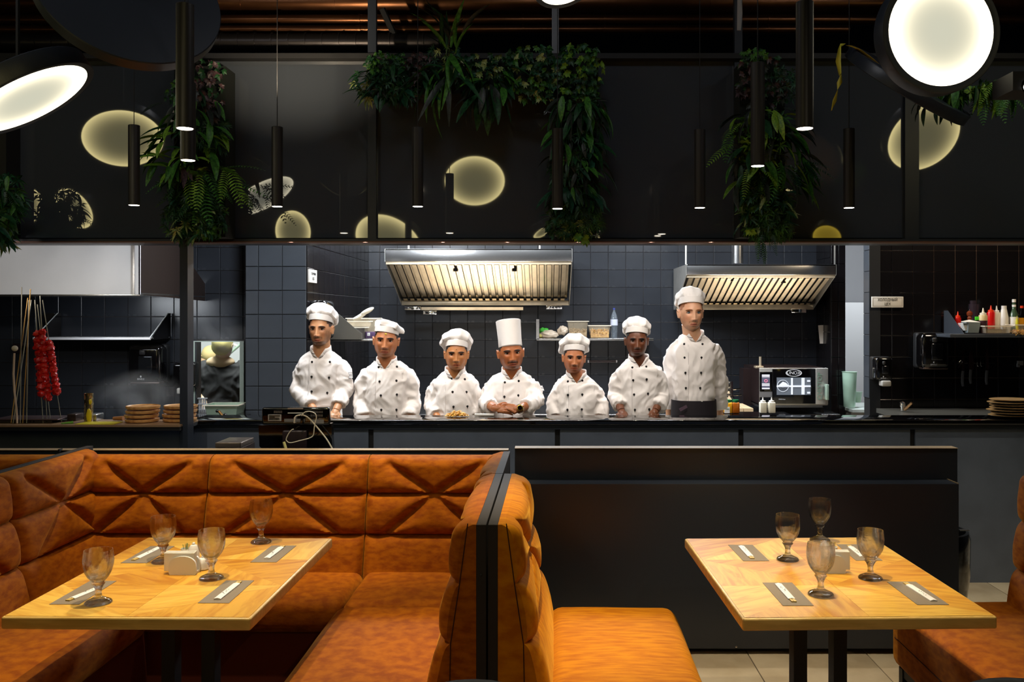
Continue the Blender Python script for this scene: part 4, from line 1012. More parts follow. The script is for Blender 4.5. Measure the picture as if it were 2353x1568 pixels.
# left hood (plain steel box)
t = thing('extractor_hood', P(160, 680, 6.7), 'bright plain stainless hood box over the left grill', 'extractor hood')
X0, X1 = P(-240, 0, 6.6).x, P(322, 0, 6.6).x; z0, z1_ = P(0, 677, 6.6).z, P(0, 559, 6.6).z+.15
M_sheet = mat('bright_steel_sheet', (246, 247, 250), .42, .15, rough_var=.12, scale=2.5, noise_amt=.06, bump=.25, bscale=4)
MB().box((X0, 6.6, z0), (X1, 6.61, z1_)).build('front_sheet', M_sheet, t, smooth=False)
MB().box((X0, 6.612, z0+.002), (X1, 7.86, z0+.012)).build('underside', M_steel, t, smooth=False)
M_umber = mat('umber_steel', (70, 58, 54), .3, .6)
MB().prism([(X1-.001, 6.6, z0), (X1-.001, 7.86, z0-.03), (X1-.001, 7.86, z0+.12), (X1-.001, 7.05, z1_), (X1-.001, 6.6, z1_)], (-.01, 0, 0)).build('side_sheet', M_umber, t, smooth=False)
MB().box(*xb(305, 309, 560, 677, 6.593, 6.6)).build('fold_seam', M_steel, t, smooth=False)
MB().box((X0, 6.56, z0-.012), (X1+.02, 6.62, z0), .003).build('drip_edge', M_steel, t)
# ------------------------------------------------------------------ shelves
def shelf(x0, x1, y, Y, depth, name_lab, m=M_steel, th=5.5, brackets=()):
    a, b = P(x0, y, Y), P(x1, y, Y); k = Y/F
    t = thing('wall_shelf', ((a.x+b.x)/2, Y, a.z), name_lab, 'shelf')
    MB().box((a.x, Y, a.z-th*k), (b.x, Y+depth, a.z), .002).build('board', m, t)
    for bx_, hh in brackets:
        X = P(bx_, 0, Y).x; z = a.z
        MB().prism([(X, Y+.01, z-th*k), (X, Y+depth, z-th*k), (X, Y+depth, z+hh), (X, Y+depth-.05, z+hh)], (.004, 0, 0)).build('bracket', mat('bracket_dark_reflection', (46, 44, 46), .25, .8), t, smooth=False); MB().tube([(X, Y+.006, z), (X, Y+depth-.05, z+hh)], .0045, 6).build('bracket_lit_edge', M_sheet, t)  # plate colour holds its dark reflection; pale tube paints the lit edge
        for q in ((Y+.05, z-.008), (Y+depth-.04, z-.008)): MB().ell((X+.006, q[0], q[1]), (.004, .006, .006), 8, 6).build('screw', M_chrome, t)
    return t
s1 = shelf(75, 345, 776, 7.45, .41, m=mat('pale_steel_lip', (225, 225, 228), .35, .4), name_lab='steel wall shelf with slanted brackets left above the grill', brackets=((78, .2), (344, .2)))
MB().box(*xb(104, 124, 720, 778, 7.83, 7.85)).build('wall_plate', M_steel, s1, smooth=False)
s2 = shelf(743, 862, 780, 8.4, .6, 'short steel shelf of tubs behind the first cook', th=4)
X = P(773, 0, 8.4).x
MB().prism([P(743, 783, 8.4), P(831, 783, 8.4), P(831, 768, 8.4), P(778, 722, 8.4), P(743, 722, 8.4)], (0, .01, 0)).build('end_plate', mat('warm_steel', (150, 145, 135), .3, .8), s2, smooth=False)
s3 = shelf(1233, 1502, 778, 9.8, .38, 'steel wall shelf with food tubs behind the fifth and sixth cooks', th=5)
MB().box(*xb(1232, 1239, 734, 780, 9.8, 9.83)).build('bracket', M_steel, s3, smooth=False)
s4 = shelf(2183, 2620, 768, 8.05, .45, 'dark steel shelf of sauces and bottles at the right wall', m=mat('dark_steel', (95, 100, 108), .3, .6), th=8)
MB().prism([P(2222, 776, 8.05), P(2193, 712, 8.05), P(2193, 712, 8.45), P(2165, 764, 8.45), P(2170, 774, 8.45)], (0, .0, 0)) 
X = P(2221, 0, 8.05).x; z = P(0, 768, 8.05).z
MB().prism([(X, 8.06, z-.02), (X, 8.5, z-.02), (X, 8.5, z+.21), (X, 8.42, z+.21)], (-.004, 0, 0)).build('bracket', mat('dark_steel', (95, 100, 108)), s4, smooth=False)
# ------------------------------------------------------------------ bottles, tubs and jars
def bottle(x, yb, yt, wpx, Y, prof, mats, lab, cat='bottle', name='bottle', grp=None, seg=20, body_parts=None):
    """prof: list of (part name, [(r01,z01)...], material)"""
    c = P(x, yb, Y); h = (yb-yt)*Y/F; r = wpx/2*Y/F
    t = thing(name, c, lab, cat, grp)
    for pn, pr, m in prof:
        MB().lathe([(a*r, b*h) for a, b in pr], c, seg, closed=False).build(pn, m, t)
    return t
def squeeze(x, yb, yt, w, Y, mb_, mt, lab, fill=None, grp='squeeze bottles'):
    pr = [('body', [(.9, 0), (1, .03), (1, .68), (.92, .72)], mb_), ('cap', [(.75, .72), (.75, .80), (.3, .82), (.1, 1.0)], mt)]
    if fill: pr = [('body', [(.9, 0), (1, .03), (1, .5)], fill), ('upper_body', [(1, .5), (1, .70), (.92, .72)], mb_), ('cap', [(.75, .72), (.75, .80), (.3, .82), (.1, 1.0)], mt)]
    return bottle(x, yb, yt, w, Y, pr, None, lab, 'squeeze bottle', 'squeeze_bottle', grp)
M_red = mat('ketchup_red', (214, 24, 20), .3); M_brn = mat('sauce_brown', (66, 40, 44), .25); M_crm = mat('cream_plastic', (235, 226, 205), .4)
M_org = mat('orange_red_cap', (235, 60, 20), .4); M_pep = mat('pepper_wood', (120, 50, 22), .3)
M_tint = mat('smoky_clear', (60, 48, 56), .08, spec=.6, alpha=.45); M_clr = mat('clear_plastic', (225, 220, 205), .15, alpha=.35); M_frost = mat('frosted_tub', (240, 222, 190), .3, alpha=.22)
Ys = 8.15
squeeze(2259, 766, 708, 19, Ys, mat('beige_plastic', (214, 190, 140), .4), M_crm, 'squeeze bottle of brown sauce with beige shoulders on the right shelf', fill=M_brn)
squeeze(2277, 757, 702, 17, Ys+.1, M_red, M_org, 'bright red ketchup squeeze bottle on the right shelf')
squeeze(2290, 757, 703, 15, Ys+.1, M_crm, M_white, 'cream mayonnaise squeeze bottle beside the red one on the right shelf')
bottle(2307, 757, 703, 20, Ys+.08, [('body', [(.9, 0), (1, .03), (1, .48), (.95, .55), (.62, .85)], M_white), ('cap', [(.58, .85), (.58, 1.0)], M_white)], None, 'plain white shouldered sauce bottle right of the mayonnaise bottle', 'bottle', 'sauce_bottle')
bottle(2330, 758, 688, 18, Ys+.05, [('body', [(.9, 0), (1, .03), (1, .5), (.5, .66), (.45, .88)], mat('oil_glass', (70, 92, 70), .06, spec=.8)), ('label', [(1.02, .12), (1.02, .42)], M_paper), ('neck_label', [(.48, .70), (.48, .82)], M_paper), ('cap', [(.48, .90), (.48, 1)], M_white)], None, 'tall green glass oil bottle with white cap on the right shelf', 'bottle', 'oil_bottle')
bottle(2348, 758, 703, 15, Ys+.1, [('body', [(.9, 0), (1, .03), (1, .5), (.5, .68), (.45, .9)], M_gblack), ('label', [(1.03, .2), (1.03, .5)], mat('amber_label', (220, 150, 20), .5)), ('cap', [(.5, .9), (.5, 1)], M_org)], None, 'dark sauce bottle with red cap cut by the right frame edge', 'bottle', 'sauce_bottle')
squeeze(2337, 765, 726, 6, Ys, mat('lemon_tube', (226, 220, 60), .3), mat('lemon_tube', (0, 0, 0)), 'slim yellow tube standing before the oil bottle', grp=None)
bottle(2228, 750, 711, 13, Ys+.15, [('body', [(.7, 0), (.85, .05), (.6, .3), (.8, .5), (.5, .58)], M_pep), ('head', [(.6, .58), (1, .68), (1, .8), (.5, .9)], M_pep), ('knob', [(.2, .9), (.22, 1)], M_chrome)], None, 'turned wooden pepper mill on the right shelf', 'pepper mill', 'pepper_mill')
bottle(2238, 758, 699, 23, Ys+.22, [('body', [(.8, 0), (1, .99), (1, 1)], M_tint)], None, 'smoky clear jug behind the pepper mill', 'jug', 'jug'); bottle(2236, 758, 691, 14, Ys+.3, [('body', [(.9, 0), (1, 1)], M_tint)], None, 'taller smoky tumbler behind the clear jug', 'tumbler', 'tumbler')
squeeze(2201, 766, 716, 14, Ys+.22, M_red, M_org, 'red squeeze bottle half hidden by the right shelf bracket')
tg = MB().box(*xb(2241, 2254, 728, 736, Ys, Ys+.01), .002).build('green_tag', mat('lime_tag', (70, 220, 40), .5), None); tag(tg, 'lime green tag on the right shelf', 'tag')
tn = thing('napkin_box', P(2237, 766, Ys), 'grey napkin box packed with folded paper on the right shelf', 'napkin box')
a = P(2224, 765, Ys-.05); b = P(2253, 741, Ys-.05)
MB().prism([P(2224, 765, 8.1), P(2249, 765, 8.1), P(2253, 741, 8.1), P(2226, 741, 8.1)], (0, .15, 0)).build('box', mat('grey_box', (120, 130, 132), .4), tn, smooth=False)
for i in range(6): MB().prism([P(2221-8+i, 743+i*3, 8.12), P(2226, 743+i*3, 8.12), P(2226, 744.6+i*3, 8.12), P(2221-8+i, 744.6+i*3, 8.12)], (0, .1, 0)).build('napkin', M_nap, tn, smooth=False)
MB().prism([P(2210, 740, 8.1), P(2253, 741, 8.1), P(2230, 736, 8.2)], (0, .02, .004)).build('napkin', M_nap, tn, smooth=False)
def tub(x0, x1, yt, yb, Y, dep, lab, fill=None, m=M_frost, taper=.07, lid=True, grp=None):
    a, b = P(x0, yb, Y), P(x1, yt, Y); w_ = b.x-a.x; q = w_*taper; c = ((a.x+b.x)/2, Y+dep/2, a.z)
    t = thing('food_tub', c, lab, 'tub', grp)
    def ring(z, inset): return [(a.x+inset, Y+inset, z), (b.x-inset, Y+inset, z), (b.x-inset, Y+dep-inset, z), (a.x+inset, Y+dep-inset, z)]
    h = b.z-a.z; vs = ring(a.z, q)+ring(b.z, 0)
    MB().add(vs, [(0, 1, 2, 3)]+[(i, (i+1) % 4, 4+(i+1) % 4, 4+i) for i in range(4)]).build('body', m, t, smooth=False)
    e = .012; r1 = [(a.x-e, Y-e, b.z), (b.x+e, Y-e, b.z), (b.x+e, Y+dep+e, b.z), (a.x-e, Y+dep+e, b.z)]; r0 = ring(b.z, 0)
    vs = r0+r1+[(x, y, z-.008) for x, y, z in r0]+[(x, y, z-.008) for x, y, z in r1]
    fs = []
    for i in range(4):
        j = (i+1) % 4; fs += [(i, j, 4+j, 4+i), (8+i, 12+i, 12+j, 8+j), (4+i, 4+j, 12+j, 12+i)]
    MB().add(vs, fs).build('rim', mat('frosted_rim', (245, 235, 215), .3), t, smooth=False)
    if fill:
        rr = random.Random(int(x0)); zf = a.z+h*fill[1]; mb = MB()
        mb.box((a.x+q*1.2, Y+q*1.2, a.z+.004), (b.x-q*.8, Y+dep-q, zf-.01))
        for i in range(170):
            p = Vector((rr.uniform(a.x+q*1.1, b.x-q*1.1), rr.uniform(Y+.006, Y+dep*.7), zf-.01+rr.uniform(-.03, .014)))
            d = Vector((rr.uniform(-1, 1), rr.uniform(-1, 1), rr.uniform(-.7, .7))).normalized()*rr.uniform(.01, .022); mb.tube([p, p+d], .004, 5)
        o = mb.build('filling', fill[0], t); o['kind'] = 'stuff'
    return t
M_pasta = mat('pasta', (226, 178, 92), .6, rgb2=(190, 130, 60), scale=60); M_must = mat('shrooms', (206, 176, 130), .6, rgb2=(150, 118, 84), scale=50)
tub(1305, 1351, 738, 777, 9.83, .26, 'tall frosted tub of cut mushrooms on the middle shelf', (M_must, .5)); tub(1354, 1402, 748, 777, 9.83, .26, 'low frosted tub of pasta next to the water bottle', (M_pasta, .62))
tub(2265, 2323, 749, 766, Ys-.12, .16, 'low clear tub in front on the right shelf', m=M_frost, taper=.03); tub(2334, 2380, 746, 766, Ys-.12, .16, 'clear lidded tub cut off at the right edge of the shelf', (M_pasta, .3), m=M_frost)
tub(792, 846, 738, 750, 8.43, .16, 'shallow frosted tub on the steel pan behind the first cook', taper=.04); tub(797, 866, 731, 776, 8.62, .2, 'deep frosted tub at the back of the short shelf', taper=.03)
pn = tub(800, 838, 752, 779, 8.42, .15, 'steel gastro pan under the frosted tub on the short shelf', m=M_steel, taper=.02)
gd = MB().ell(P(843, 716, 8.5), (.075, .03, .022), 16, 10, Matrix.Rotation(-.5, 3, 'Y')).tube([P(850, 711, 8.5), P(835, 722, 8.5), P(822, 731, 8.5), P(812, 734, 8.5)], [.012, .02, .022, .012], 10).build('scoop', M_crm); tag(gd, 'cream plastic scoop resting on the frosted tubs', 'scoop')
pk = thing('paper_packet', P(851, 779, 8.45), 'purple printed packet beside the steel pan', 'packet'); MB().box(*xb(840, 859, 763, 778, 8.45, 8.52), .002).build('box', mat('purple_card', (72, 48, 84), .5), pk); MB().box(*xb(844, 850, 765, 772, 8.447, 8.45)).build('label', M_paper, pk, smooth=False)
put_text('letter', 'L', .022, P(847, 768.5, 8.4455), pk, M_ink)
def lump(name, c, r, m, lab, cat, seed=0, amp=.3, res=(30, 20), freq=2.2):
    mb = MB().ell((0, 0, 0), (1, 1, 1), *res); vs = []
    for v in mb.v:
        v = Vector(v); k = 1+amp*noise.noise(v*freq+Vector((seed, seed, 0))); vs.append(Vector((v.x*r[0]*k, v.y*r[1]*k, v.z*r[2]*k))+Vector(c))
    mb.v = [tuple(v) for v in vs]; return tag(mb.build(name, m, sharp=180), lab, cat)
M_bag = mat('plastic_bag', (240, 222, 200), .25, alpha=.85)
lump('plastic_bag', P(1262, 769, 9.85), (.10, .07, .045), M_bag, 'crumpled clear bag of flatbread lying on the middle shelf', 'bag', 3); lump('plastic_bag', P(1293, 760, 9.85), (.055, .05, .05), M_bag, 'tied plastic bag with knotted top left of the mushroom tub', 'bag', 9)
lump('lettuce', P(1249, 760, 9.9), (.05, .04, .028), mat('lettuce', (70, 190, 60), .5), 'green lettuce at the left end of the middle shelf', 'lettuce', 5, .6); lump('cheese_block', P(1243, 772, 9.85), (.04, .04, .027), mat('butter', (226, 216, 130), .5), 'pale yellow block at the left end of the middle shelf', 'cheese', 8, .1)
M_pet = mat('clear_bottle', (120, 130, 140), .05, alpha=.5, spec=.8)
bottle(1411, 777, 708, 17, 9.88, [('body', [(.9, 0), (1, .04), (.86, .12), (1, .2), (1, .62), (.8, .75), (.3, .9), (.28, .94)], M_pet), ('label', [(1.02, .42), (1.02, .62)], mat('blue_white_label', (200, 205, 225), .5)), ('cap', [(.32, .94), (.32, 1)], mat('blue_cap', (60, 70, 140), .4))], None, 'clear water bottle with blue cap at the end of the middle shelf', 'bottle', 'water_bottle')
bottle(1449, 777, 732, 12, 9.9, [('body', [(1, 0), (1, .7), (.5, .85), (.5, 1)], mat('brown_glass', (90, 36, 14), .1))], None, 'small brown glass bottle above the sixth cook\'s hat', 'bottle', 'small_bottle')
bx_ = MB().box(*xb(1453, 1461, 733, 741, 9.9, 9.95)).box(*xb(1455, 1460, 741, 777, 9.9, 9.94)).build('label_card', M_paper); tag(bx_, 'small white card on the middle shelf by the brown bottle', 'card')
# ladle rail
rl = thing('utensil_rail', P(1385, 831, 10.1), 'thin dark hanging rail on the tiles under the middle shelf', 'rail')
for y in (829.5, 832.5): MB().tube([P(1352, y, 10.12), P(1417, y, 10.12)], .006, 8).build('bar', M_umber, rl)
for x in (1352, 1417): MB().box(*xb(x-1.5, x+1.5, 828, 834, 10.1, 10.19)).build('end_mount', M_steel, rl, smooth=False)
# ------------------------------------------------------------------ dispensers
def dispenser(x0, x1, y0, y1, Y, lab, text, soap=False, dep=.2, nrm='-Y'):
    a, b = P(x0, y1, Y), P(x1, y0, Y); w_ = b.x-a.x; h = b.z-a.z
    t = thing('towel_dispenser' if not soap else 'soap_dispenser', ((a.x+b.x)/2, Y+dep, a.z), lab, 'dispenser')
    z0 = a.z+(h*.2 if soap else h*.02)
    MB().box((a.x, Y, z0), (b.x, Y+dep, b.z), w_*.16).build('cover', M_gblack, t)
    MB().box((a.x-.004, Y+dep*.55, z0-.004), (b.x+.004, Y+dep+.01, b.z+.004), w_*.1).build('back_plate', M_matte, t)
    cx = (a.x+b.x)/2
    MB().box((cx-w_*.17, Y-.004, z0+h*.22), (cx+w_*.25, Y+.02, b.z-h*.28), .015).build('window', mat('mirror_window', (70, 72, 76), .05, .9), t)
    MB().box((cx-w_*.14, Y-.006, b.z-h*.26), (cx+w_*.05, Y+.02, b.z-h*.12), .012).build('latch', mat('dark_grey_plastic', (50, 50, 52), .35), t)
    if soap: MB().box((cx-w_*.22, Y-.03, a.z), (cx+w_*.32, Y+.06, a.z+h*.2), .012).build('push_bar', mat('grey_push', (175, 172, 165), .4), t)
    else: MB().box((a.x+w_*.08, Y+.01, a.z-.004), (b.x-w_*.05, Y+.12, a.z+h*.05), .01).build('outlet', M_umber, t)
    if text:
        MB().ell((cx-w_*.08, Y-.003, a.z+h*(.19 if not soap else .33)), (h*.02, .002, h*.028), 12, 8).build('drop_logo', mat('pale_print', (170, 170, 170), .5), t)
        put_text('lettering', text, h*.06, (cx-w_*.08, Y-.003, a.z+h*(.125 if not soap else .28)), t, mat('pale_print', (0, 0, 0)))
    return t
dispenser(291, 369, 793, 883, 7.66, 'big gloss-black paper towel dispenser on the left tiled wall', 'BINELE'); dispenser(396, 440, 835, 906, 7.70, 'black soap dispenser with grey push bar half hidden by the left post', '', True, .16)
dispenser(2118, 2184, 766, 849, 8.32, 'gloss-black paper towel dispenser on the right tiled wall', 'BINELE'); dispenser(2013, 2053, 822, 888, 8.36, 'small black soap dispenser with grey push bar below the white sign', 'BINELE', True, .16)
t = thing('towel_dispenser', (P(706, 0, 7.7).x+.06, 7.9, P(0, 780, 7.9).z), 'gloss-black dispenser on the side wall behind the first cook', 'dispenser')
z0, z1_ = P(0, 780, 7.7).z, P(0, 690, 7.7).z
MB().box((-2.002, 7.66, z0), (-1.86, 7.98, z1_), .04).build('cover', M_gblack, t)
# ------------------------------------------------------------------ signs and papers
def sign(x0, x1, y0, y1, Y, lines, lab, size):
    a, b = P(x0, y1, Y), P(x1, y0, Y); t = thing('wall_sign', ((a.x+b.x)/2, Y, a.z), lab, 'sign')
    MB().box((a.x, Y, a.z), (b.x, Y+.012, b.z), .002).build('plate', mat('sign_cream', (228, 222, 212), .5), t)
    i = .012; fr = MB()
    for p, q in (((a.x+i, b.z-i-.0015), (b.x-i, b.z-i)), ((a.x+i, a.z+i), (b.x-i, a.z+i+.0015)), ((a.x+i, a.z+i), (a.x+i+.0015, b.z-i)), ((b.x-i-.0015, a.z+i), (b.x-i, b.z-i))):
        fr.box((p[0], Y-.001, p[1]), (q[0], Y, q[1]))
    fr.build('border', M_ink, t, smooth=False)
    for k, ln in enumerate(lines): put_text('lettering', ln, size, ((a.x+b.x)/2, Y-.0012, (a.z+b.z)/2+size*.55-k*size*1.1), t, M_ink, sx=.85)
sign(2003, 2076, 682, 707, 8.5, ['ХОЛОДНЫЙ', 'ЦЕХ'], 'cream sign with black Cyrillic lettering on the right tiled wall', .036)
t = thing('wall_sign', (-2.0, 7.68, P(0, 650, 7.7).z), 'small cream sign on the side wall at the corner by the first cook', 'sign')
z0, z1_ = P(0, 650, 7.7).z, P(0, 620, 7.7).z
MB().box((-1.999, 7.6, z0), (-1.985, 7.84, z1_), .002).build('plate', mat('sign_cream', (0, 0, 0)), t)
put_text('lettering', 'ГОРЯЧИЙ', .032, (-1.9838, 7.72, (z0+z1_)/2+.018), t, M_ink, face=(1, 0, 0)); put_text('lettering', 'ЦЕХ', .032, (-1.9838, 7.72, (z0+z1_)/2-.022), t, M_ink, face=(1, 0, 0))
pp = thing('paper_notice', P(1890, 790, 9.8), 'curled white paper notice taped to the tiles by the oven', 'notice')
X = 3.034; mb = MB()
MB().prism([P(1880, 748, 9.95), P(1903, 747, 9.93), P(1905, 790, 9.93), P(1884, 790, 9.95)], (0, .003, 0)).build('sheet', mat('warm_paper', (232, 222, 210), .8), pp, smooth=False)
mb = MB(); rr = random.Random(5)
for i in range(9): mb.prism([P(1889, 752+i*4, 9.925), P(1889+rr.uniform(5, 11), 752+i*4, 9.925), P(1889+8, 753.2+i*4, 9.925)], (0, .002, 0))
mb.build('print', mat('pink_ink', (150, 110, 100), .8), pp, smooth=False)
# ------------------------------------------------------------------ oven
ov = thing('combi_oven', P(1800, 934, 9.4), 'counter-top combi oven with dark glass door and steel handle strip on the right', 'oven')
M_ovd = mat('oven_dark_side', (48, 36, 36), .3, .4)
fa, fb_ = P(1745, 932, 9.2), P(1902, 846, 9.2)
MB().box((fa.x, 9.2, fa.z), (fb_.x, 9.21, fb_.z), .003).build('front_frame', M_steel_w, ov)
MB().box((fa.x+.004, 9.212, fa.z+.01), (fb_.x-.004, 9.95, fb_.z-.004)).build('body', M_ovd, ov, smooth=False)
MB().box(*xb(1708, 1744, 848, 932, 9.6, 9.8)).build('side_housing', M_ovd, ov, smooth=False)
MB().box(*xb(1746, 1774, 855, 900, 9.185, 9.2), .002).build('control_panel', M_gblack, ov)
scr = MB().box(*xb(1750.5, 1769, 861, 895, 9.182, 9.185)).build('screen', mat('oven_screen', (70, 70, 84), .3, emis=(88, 88, 104), estr=.8), ov, smooth=False)
M_scr = mat('screen_white', (230, 230, 235), .5, emis=(230, 230, 240), estr=.9); M_scp = mat('screen_pink', (230, 120, 150), .5, emis=(235, 120, 150), estr=.9)
for y0, y1 in ((861.5, 864), (865.5, 867), (882, 884), (885.5, 887), (892, 894.5)): MB().box(*xb(1751, 1768.5, y0, y1, 9.180, 9.182)).build('readout', M_scr, scr, smooth=False)
cp = P(1760, 875.5, 9.18); MB().lathe([(.011, 0), (.016, 0), (.016, .003), (.011, .003)], cp, 24, T=Matrix.Rotation(PI/2, 3, 'X'), closed=True).build('dial_icon', M_scp, scr)
MB().box(*xb(1746, 1774, 901, 913, 9.185, 9.2)).build('grey_band', mat('mid_grey', (110, 108, 108), .4), ov, smooth=False); MB().box(*xb(1746, 1774, 914, 925, 9.185, 9.2)).build('usb_panel', M_gblack, ov, smooth=False)
door = MB().box(*xb(1775, 1874, 848, 928, 9.17, 9.2), .003).build('door', M_gblack, ov)
win = MB().box(*xb(1785, 1863, 868, 908, 9.165, 9.17)).build('door_window', mat('oven_window', (90, 96, 104), .1, emis=(120, 128, 140), estr=.35), ov, smooth=False)
M_wl = mat('window_light', (220, 225, 235), .3, emis=(225, 230, 240), estr=.5)
for a, b, c, d in ((1785, 1863, 886, 890), (1818, 1822, 869, 907), (1842, 1849, 869, 907), (1855, 1862, 874, 878), (1855, 1862, 901, 905)): MB().box(*xb(a, b, c, d, 9.16, 9.165)).build('rack_bar', M_wl, win, smooth=False)
for r_ in (.06, .045, .03):
    c = P(1799, 887, 9.163); MB().lathe([(r_-.004, 0), (r_, 0), (r_, .002), (r_-.004, .002)], c, 28, T=Matrix.Rotation(PI/2, 3, 'X'), closed=True).build('fan_ring', M_wl if r_ == .06 else M_steel, win)
MB().prism([P(1787, 888, 9.158), P(1814, 888, 9.158), P(1806, 880, 9.158), P(1799, 877.5, 9.158)], (0, .003, 0)).build('loaf', M_wl, win, smooth=False)
c = P(1824, 857.5, 9.166); el = MB()
N = 40; vs = []
for i in range(N):
    a = 2*PI*i/N
    for rr_ in (1, .84): vs += [c+Vector((math.cos(a)*.082*rr_, 0, math.sin(a)*.036*rr_)), c+Vector((math.cos(a)*.082*rr_, -.003, math.sin(a)*.036*rr_))]
fs = []
for i in range(N):
    j = (i+1) % N; fs += [(i*4+1, j*4+1, j*4+3, i*4+3), (i*4, j*4, j*4+1, i*4+1), (i*4+2, i*4+3, j*4+3, j*4+2)]
M_logo = mat('logo_silver', (215, 215, 220), .3); el.add(vs, fs).build('logo_ring', M_logo, door, smooth=False)
put_text('logo_text', 'UNOX', .046, c+Vector((0, -.001, -.001)), door, M_logo)
put_text('small_text', 'MIND.Maps', .014, P(1797, 918, 9.168), door, M_logo)
hs_ = MB().box(*xb(1875, 1903, 847, 930, 9.16, 9.2), .003).build('handle_strip', M_steel_w, ov)
put_text('lettering', 'CHEFTOP', .064, P(1884, 888, 9.155), hs_, mat('green_grey_print', (120, 150, 130), .5), rot=PI/2)
MB().box(*xb(1899, 1905, 884, 920, 9.08, 9.15), .004).build('handle', mat('pale_green_steel', (190, 215, 195), .3, .5), ov); MB().box(*xb(1892, 1899, 888, 918, 9.12, 9.16), .003).build('latch_recess', M_steel, ov)
MB().box(*xb(1745, 1890, 932, 937, 9.22, 9.9)).build('base_tray', M_steel, ov, smooth=False)
for x in (1755, 1885): MB().box(*xb(x, x+8, 937, 949, 9.3, 9.38)).build('foot', M_matte, ov, smooth=False)
MB().tube([P(1747, 847, 9.35), P(1747, 820, 9.35)], .014, 12).build('steam_vent', M_filt, ov); MB().box(*xb(1737, 1755, 842, 847, 9.3, 9.4), .003).build('vent_plate', M_filt, ov)
# pots, jars, board
for k, (x, y0, y1, w_) in enumerate(((1673, 918, 906, 27), (1672, 904, 892, 25), (1674, 892, 877, 20))):
    c = P(x, y0, 9.47); r = w_/2*9.47/F; h = (y0-y1)*9.47/F
    t = thing('saucepan', c, ['bottom saucepan of the stack right of the tallest cook', 'middle saucepan of the stack right of the tallest cook', 'small top saucepan of the stack right of the tallest cook'][k], 'saucepan', 'stacked saucepans')
    MB().lathe([(r*.97, 0), (r, .005), (r, h*.9), (r*1.05, h*.93), (r*1.05, h), (r*.98, h), (r*.95, .01)], c, 28).build('pot', M_chrome, t)
    if k < 2: MB().tube([c+Vector((r, 0, h*.7)), c+Vector((r+.08, 0, h*.85))], .008, 8).build('handle', M_chrome, t)
c = P(1673, 949, 9.47); c.z = 1.72-228*9.5/F+.001; tt = thing('steel_canister', c, 'steel canister under the saucepan stack right of the tallest cook', 'canister'); MB().lathe([(.055, 0), (.055, P(0, 918.5, 9.47).z-c.z)], c, 28).build('body', M_chrome, tt)
def jar(x, w_, col, lab, lbl):
    c = P(x, 950, 8.6); r = w_/2*8.6/F; h = 31*8.6/F; t = thing('honey_jar', c, lab, 'jar', 'green-lidded jars')
    MB().box((c.x-r, c.y-r, c.z), (c.x+r, c.y+r, c.z+h*.82), .012).build('body', col, t)
    MB().lathe([(r*.85, h*.8), (r*.9, h*.82), (r*.9, h*1.0)], c, 24).build('lid', mat('green_lid', (20, 110, 62), .4), t)
    if lbl: 
        lb_ = MB().box((c.x-r*.98, c.y-r-.003, c.z+.005), (c.x+r*.3, c.y-r, c.z+h*.5)).build('label', mat('sign_cream', (0, 0, 0)), t, smooth=False); put_text('lettering', 'honey', .014, (c.x-r*.34, c.y-r-.004, c.z+h*.36), lb_, mat('green_lid', (0, 0, 0)))
jar(1672, 19, mat('amber_oil', (226, 158, 30), .12), 'square jar of golden honey with green lid and label beside the tallest cook', 1); jar(1690, 17, mat('dark_amber', (176, 92, 20), .12), 'square jar of dark amber honey with green lid', 0)
t = thing('cutting_board', P(1705, 949, 8.9), 'pale wooden slatted board behind the honey jars', 'board')
for i, (a, b) in enumerate(((1690, 1708), (1709.5, 1731))): MB().prism([P(a, 950, 8.9), P(b, 950, 8.9), P(b, 939, 8.9), P(a, 939, 8.9)], (0, .5, 0)).build('slat', mat('pale_board', (214, 186, 148), .5), t, smooth=False)
for k, x in enumerate((1753, 1773)):
    c = P(x, 949, 8.2); r = 7.5*8.2/F; h = 36*8.2/F
    t = thing('squeeze_bottle', c, ['left of the two square white squeeze bottles before the oven', 'right of the two square white squeeze bottles before the oven'][k], 'squeeze bottle', 'white squeeze bottles before the oven')
    MB().box((c.x-r, c.y-r, c.z), (c.x+r, c.y+r, c.z+h*.68), .006).build('body', mat('warm_white_plastic', (238, 232, 214), .4), t)
    MB().lathe([(r*.8, h*.68), (r*.8, h*.78), (r*.3, h*.8), (r*.08, h)], c, 16).build('cap', M_white, t)
# support for those bottles and jars
t = thing('serving_ledge', (2.1, 8.4, 0), 'dark prep table in front of the oven carrying jars and bottles', 'table')
zj = P(0, 950, 8.4).z
MB().box((1.5, 8.1, min(P(0, 949, 8.2).z, P(0, 950, 8.6).z)-.03), (2.3, 8.75, min(P(0, 949, 8.2).z, P(0, 950, 8.6).z)-.001)).build('top', M_gblack, t, smooth=False)
for a, b in ((1.52, 8.12), (2.28, 8.12), (1.52, 8.73), (2.28, 8.73)): MB().box((a-.015, b-.015, 0), (a+.015, b+.015, .76)).build('leg', M_steel, t, smooth=False)
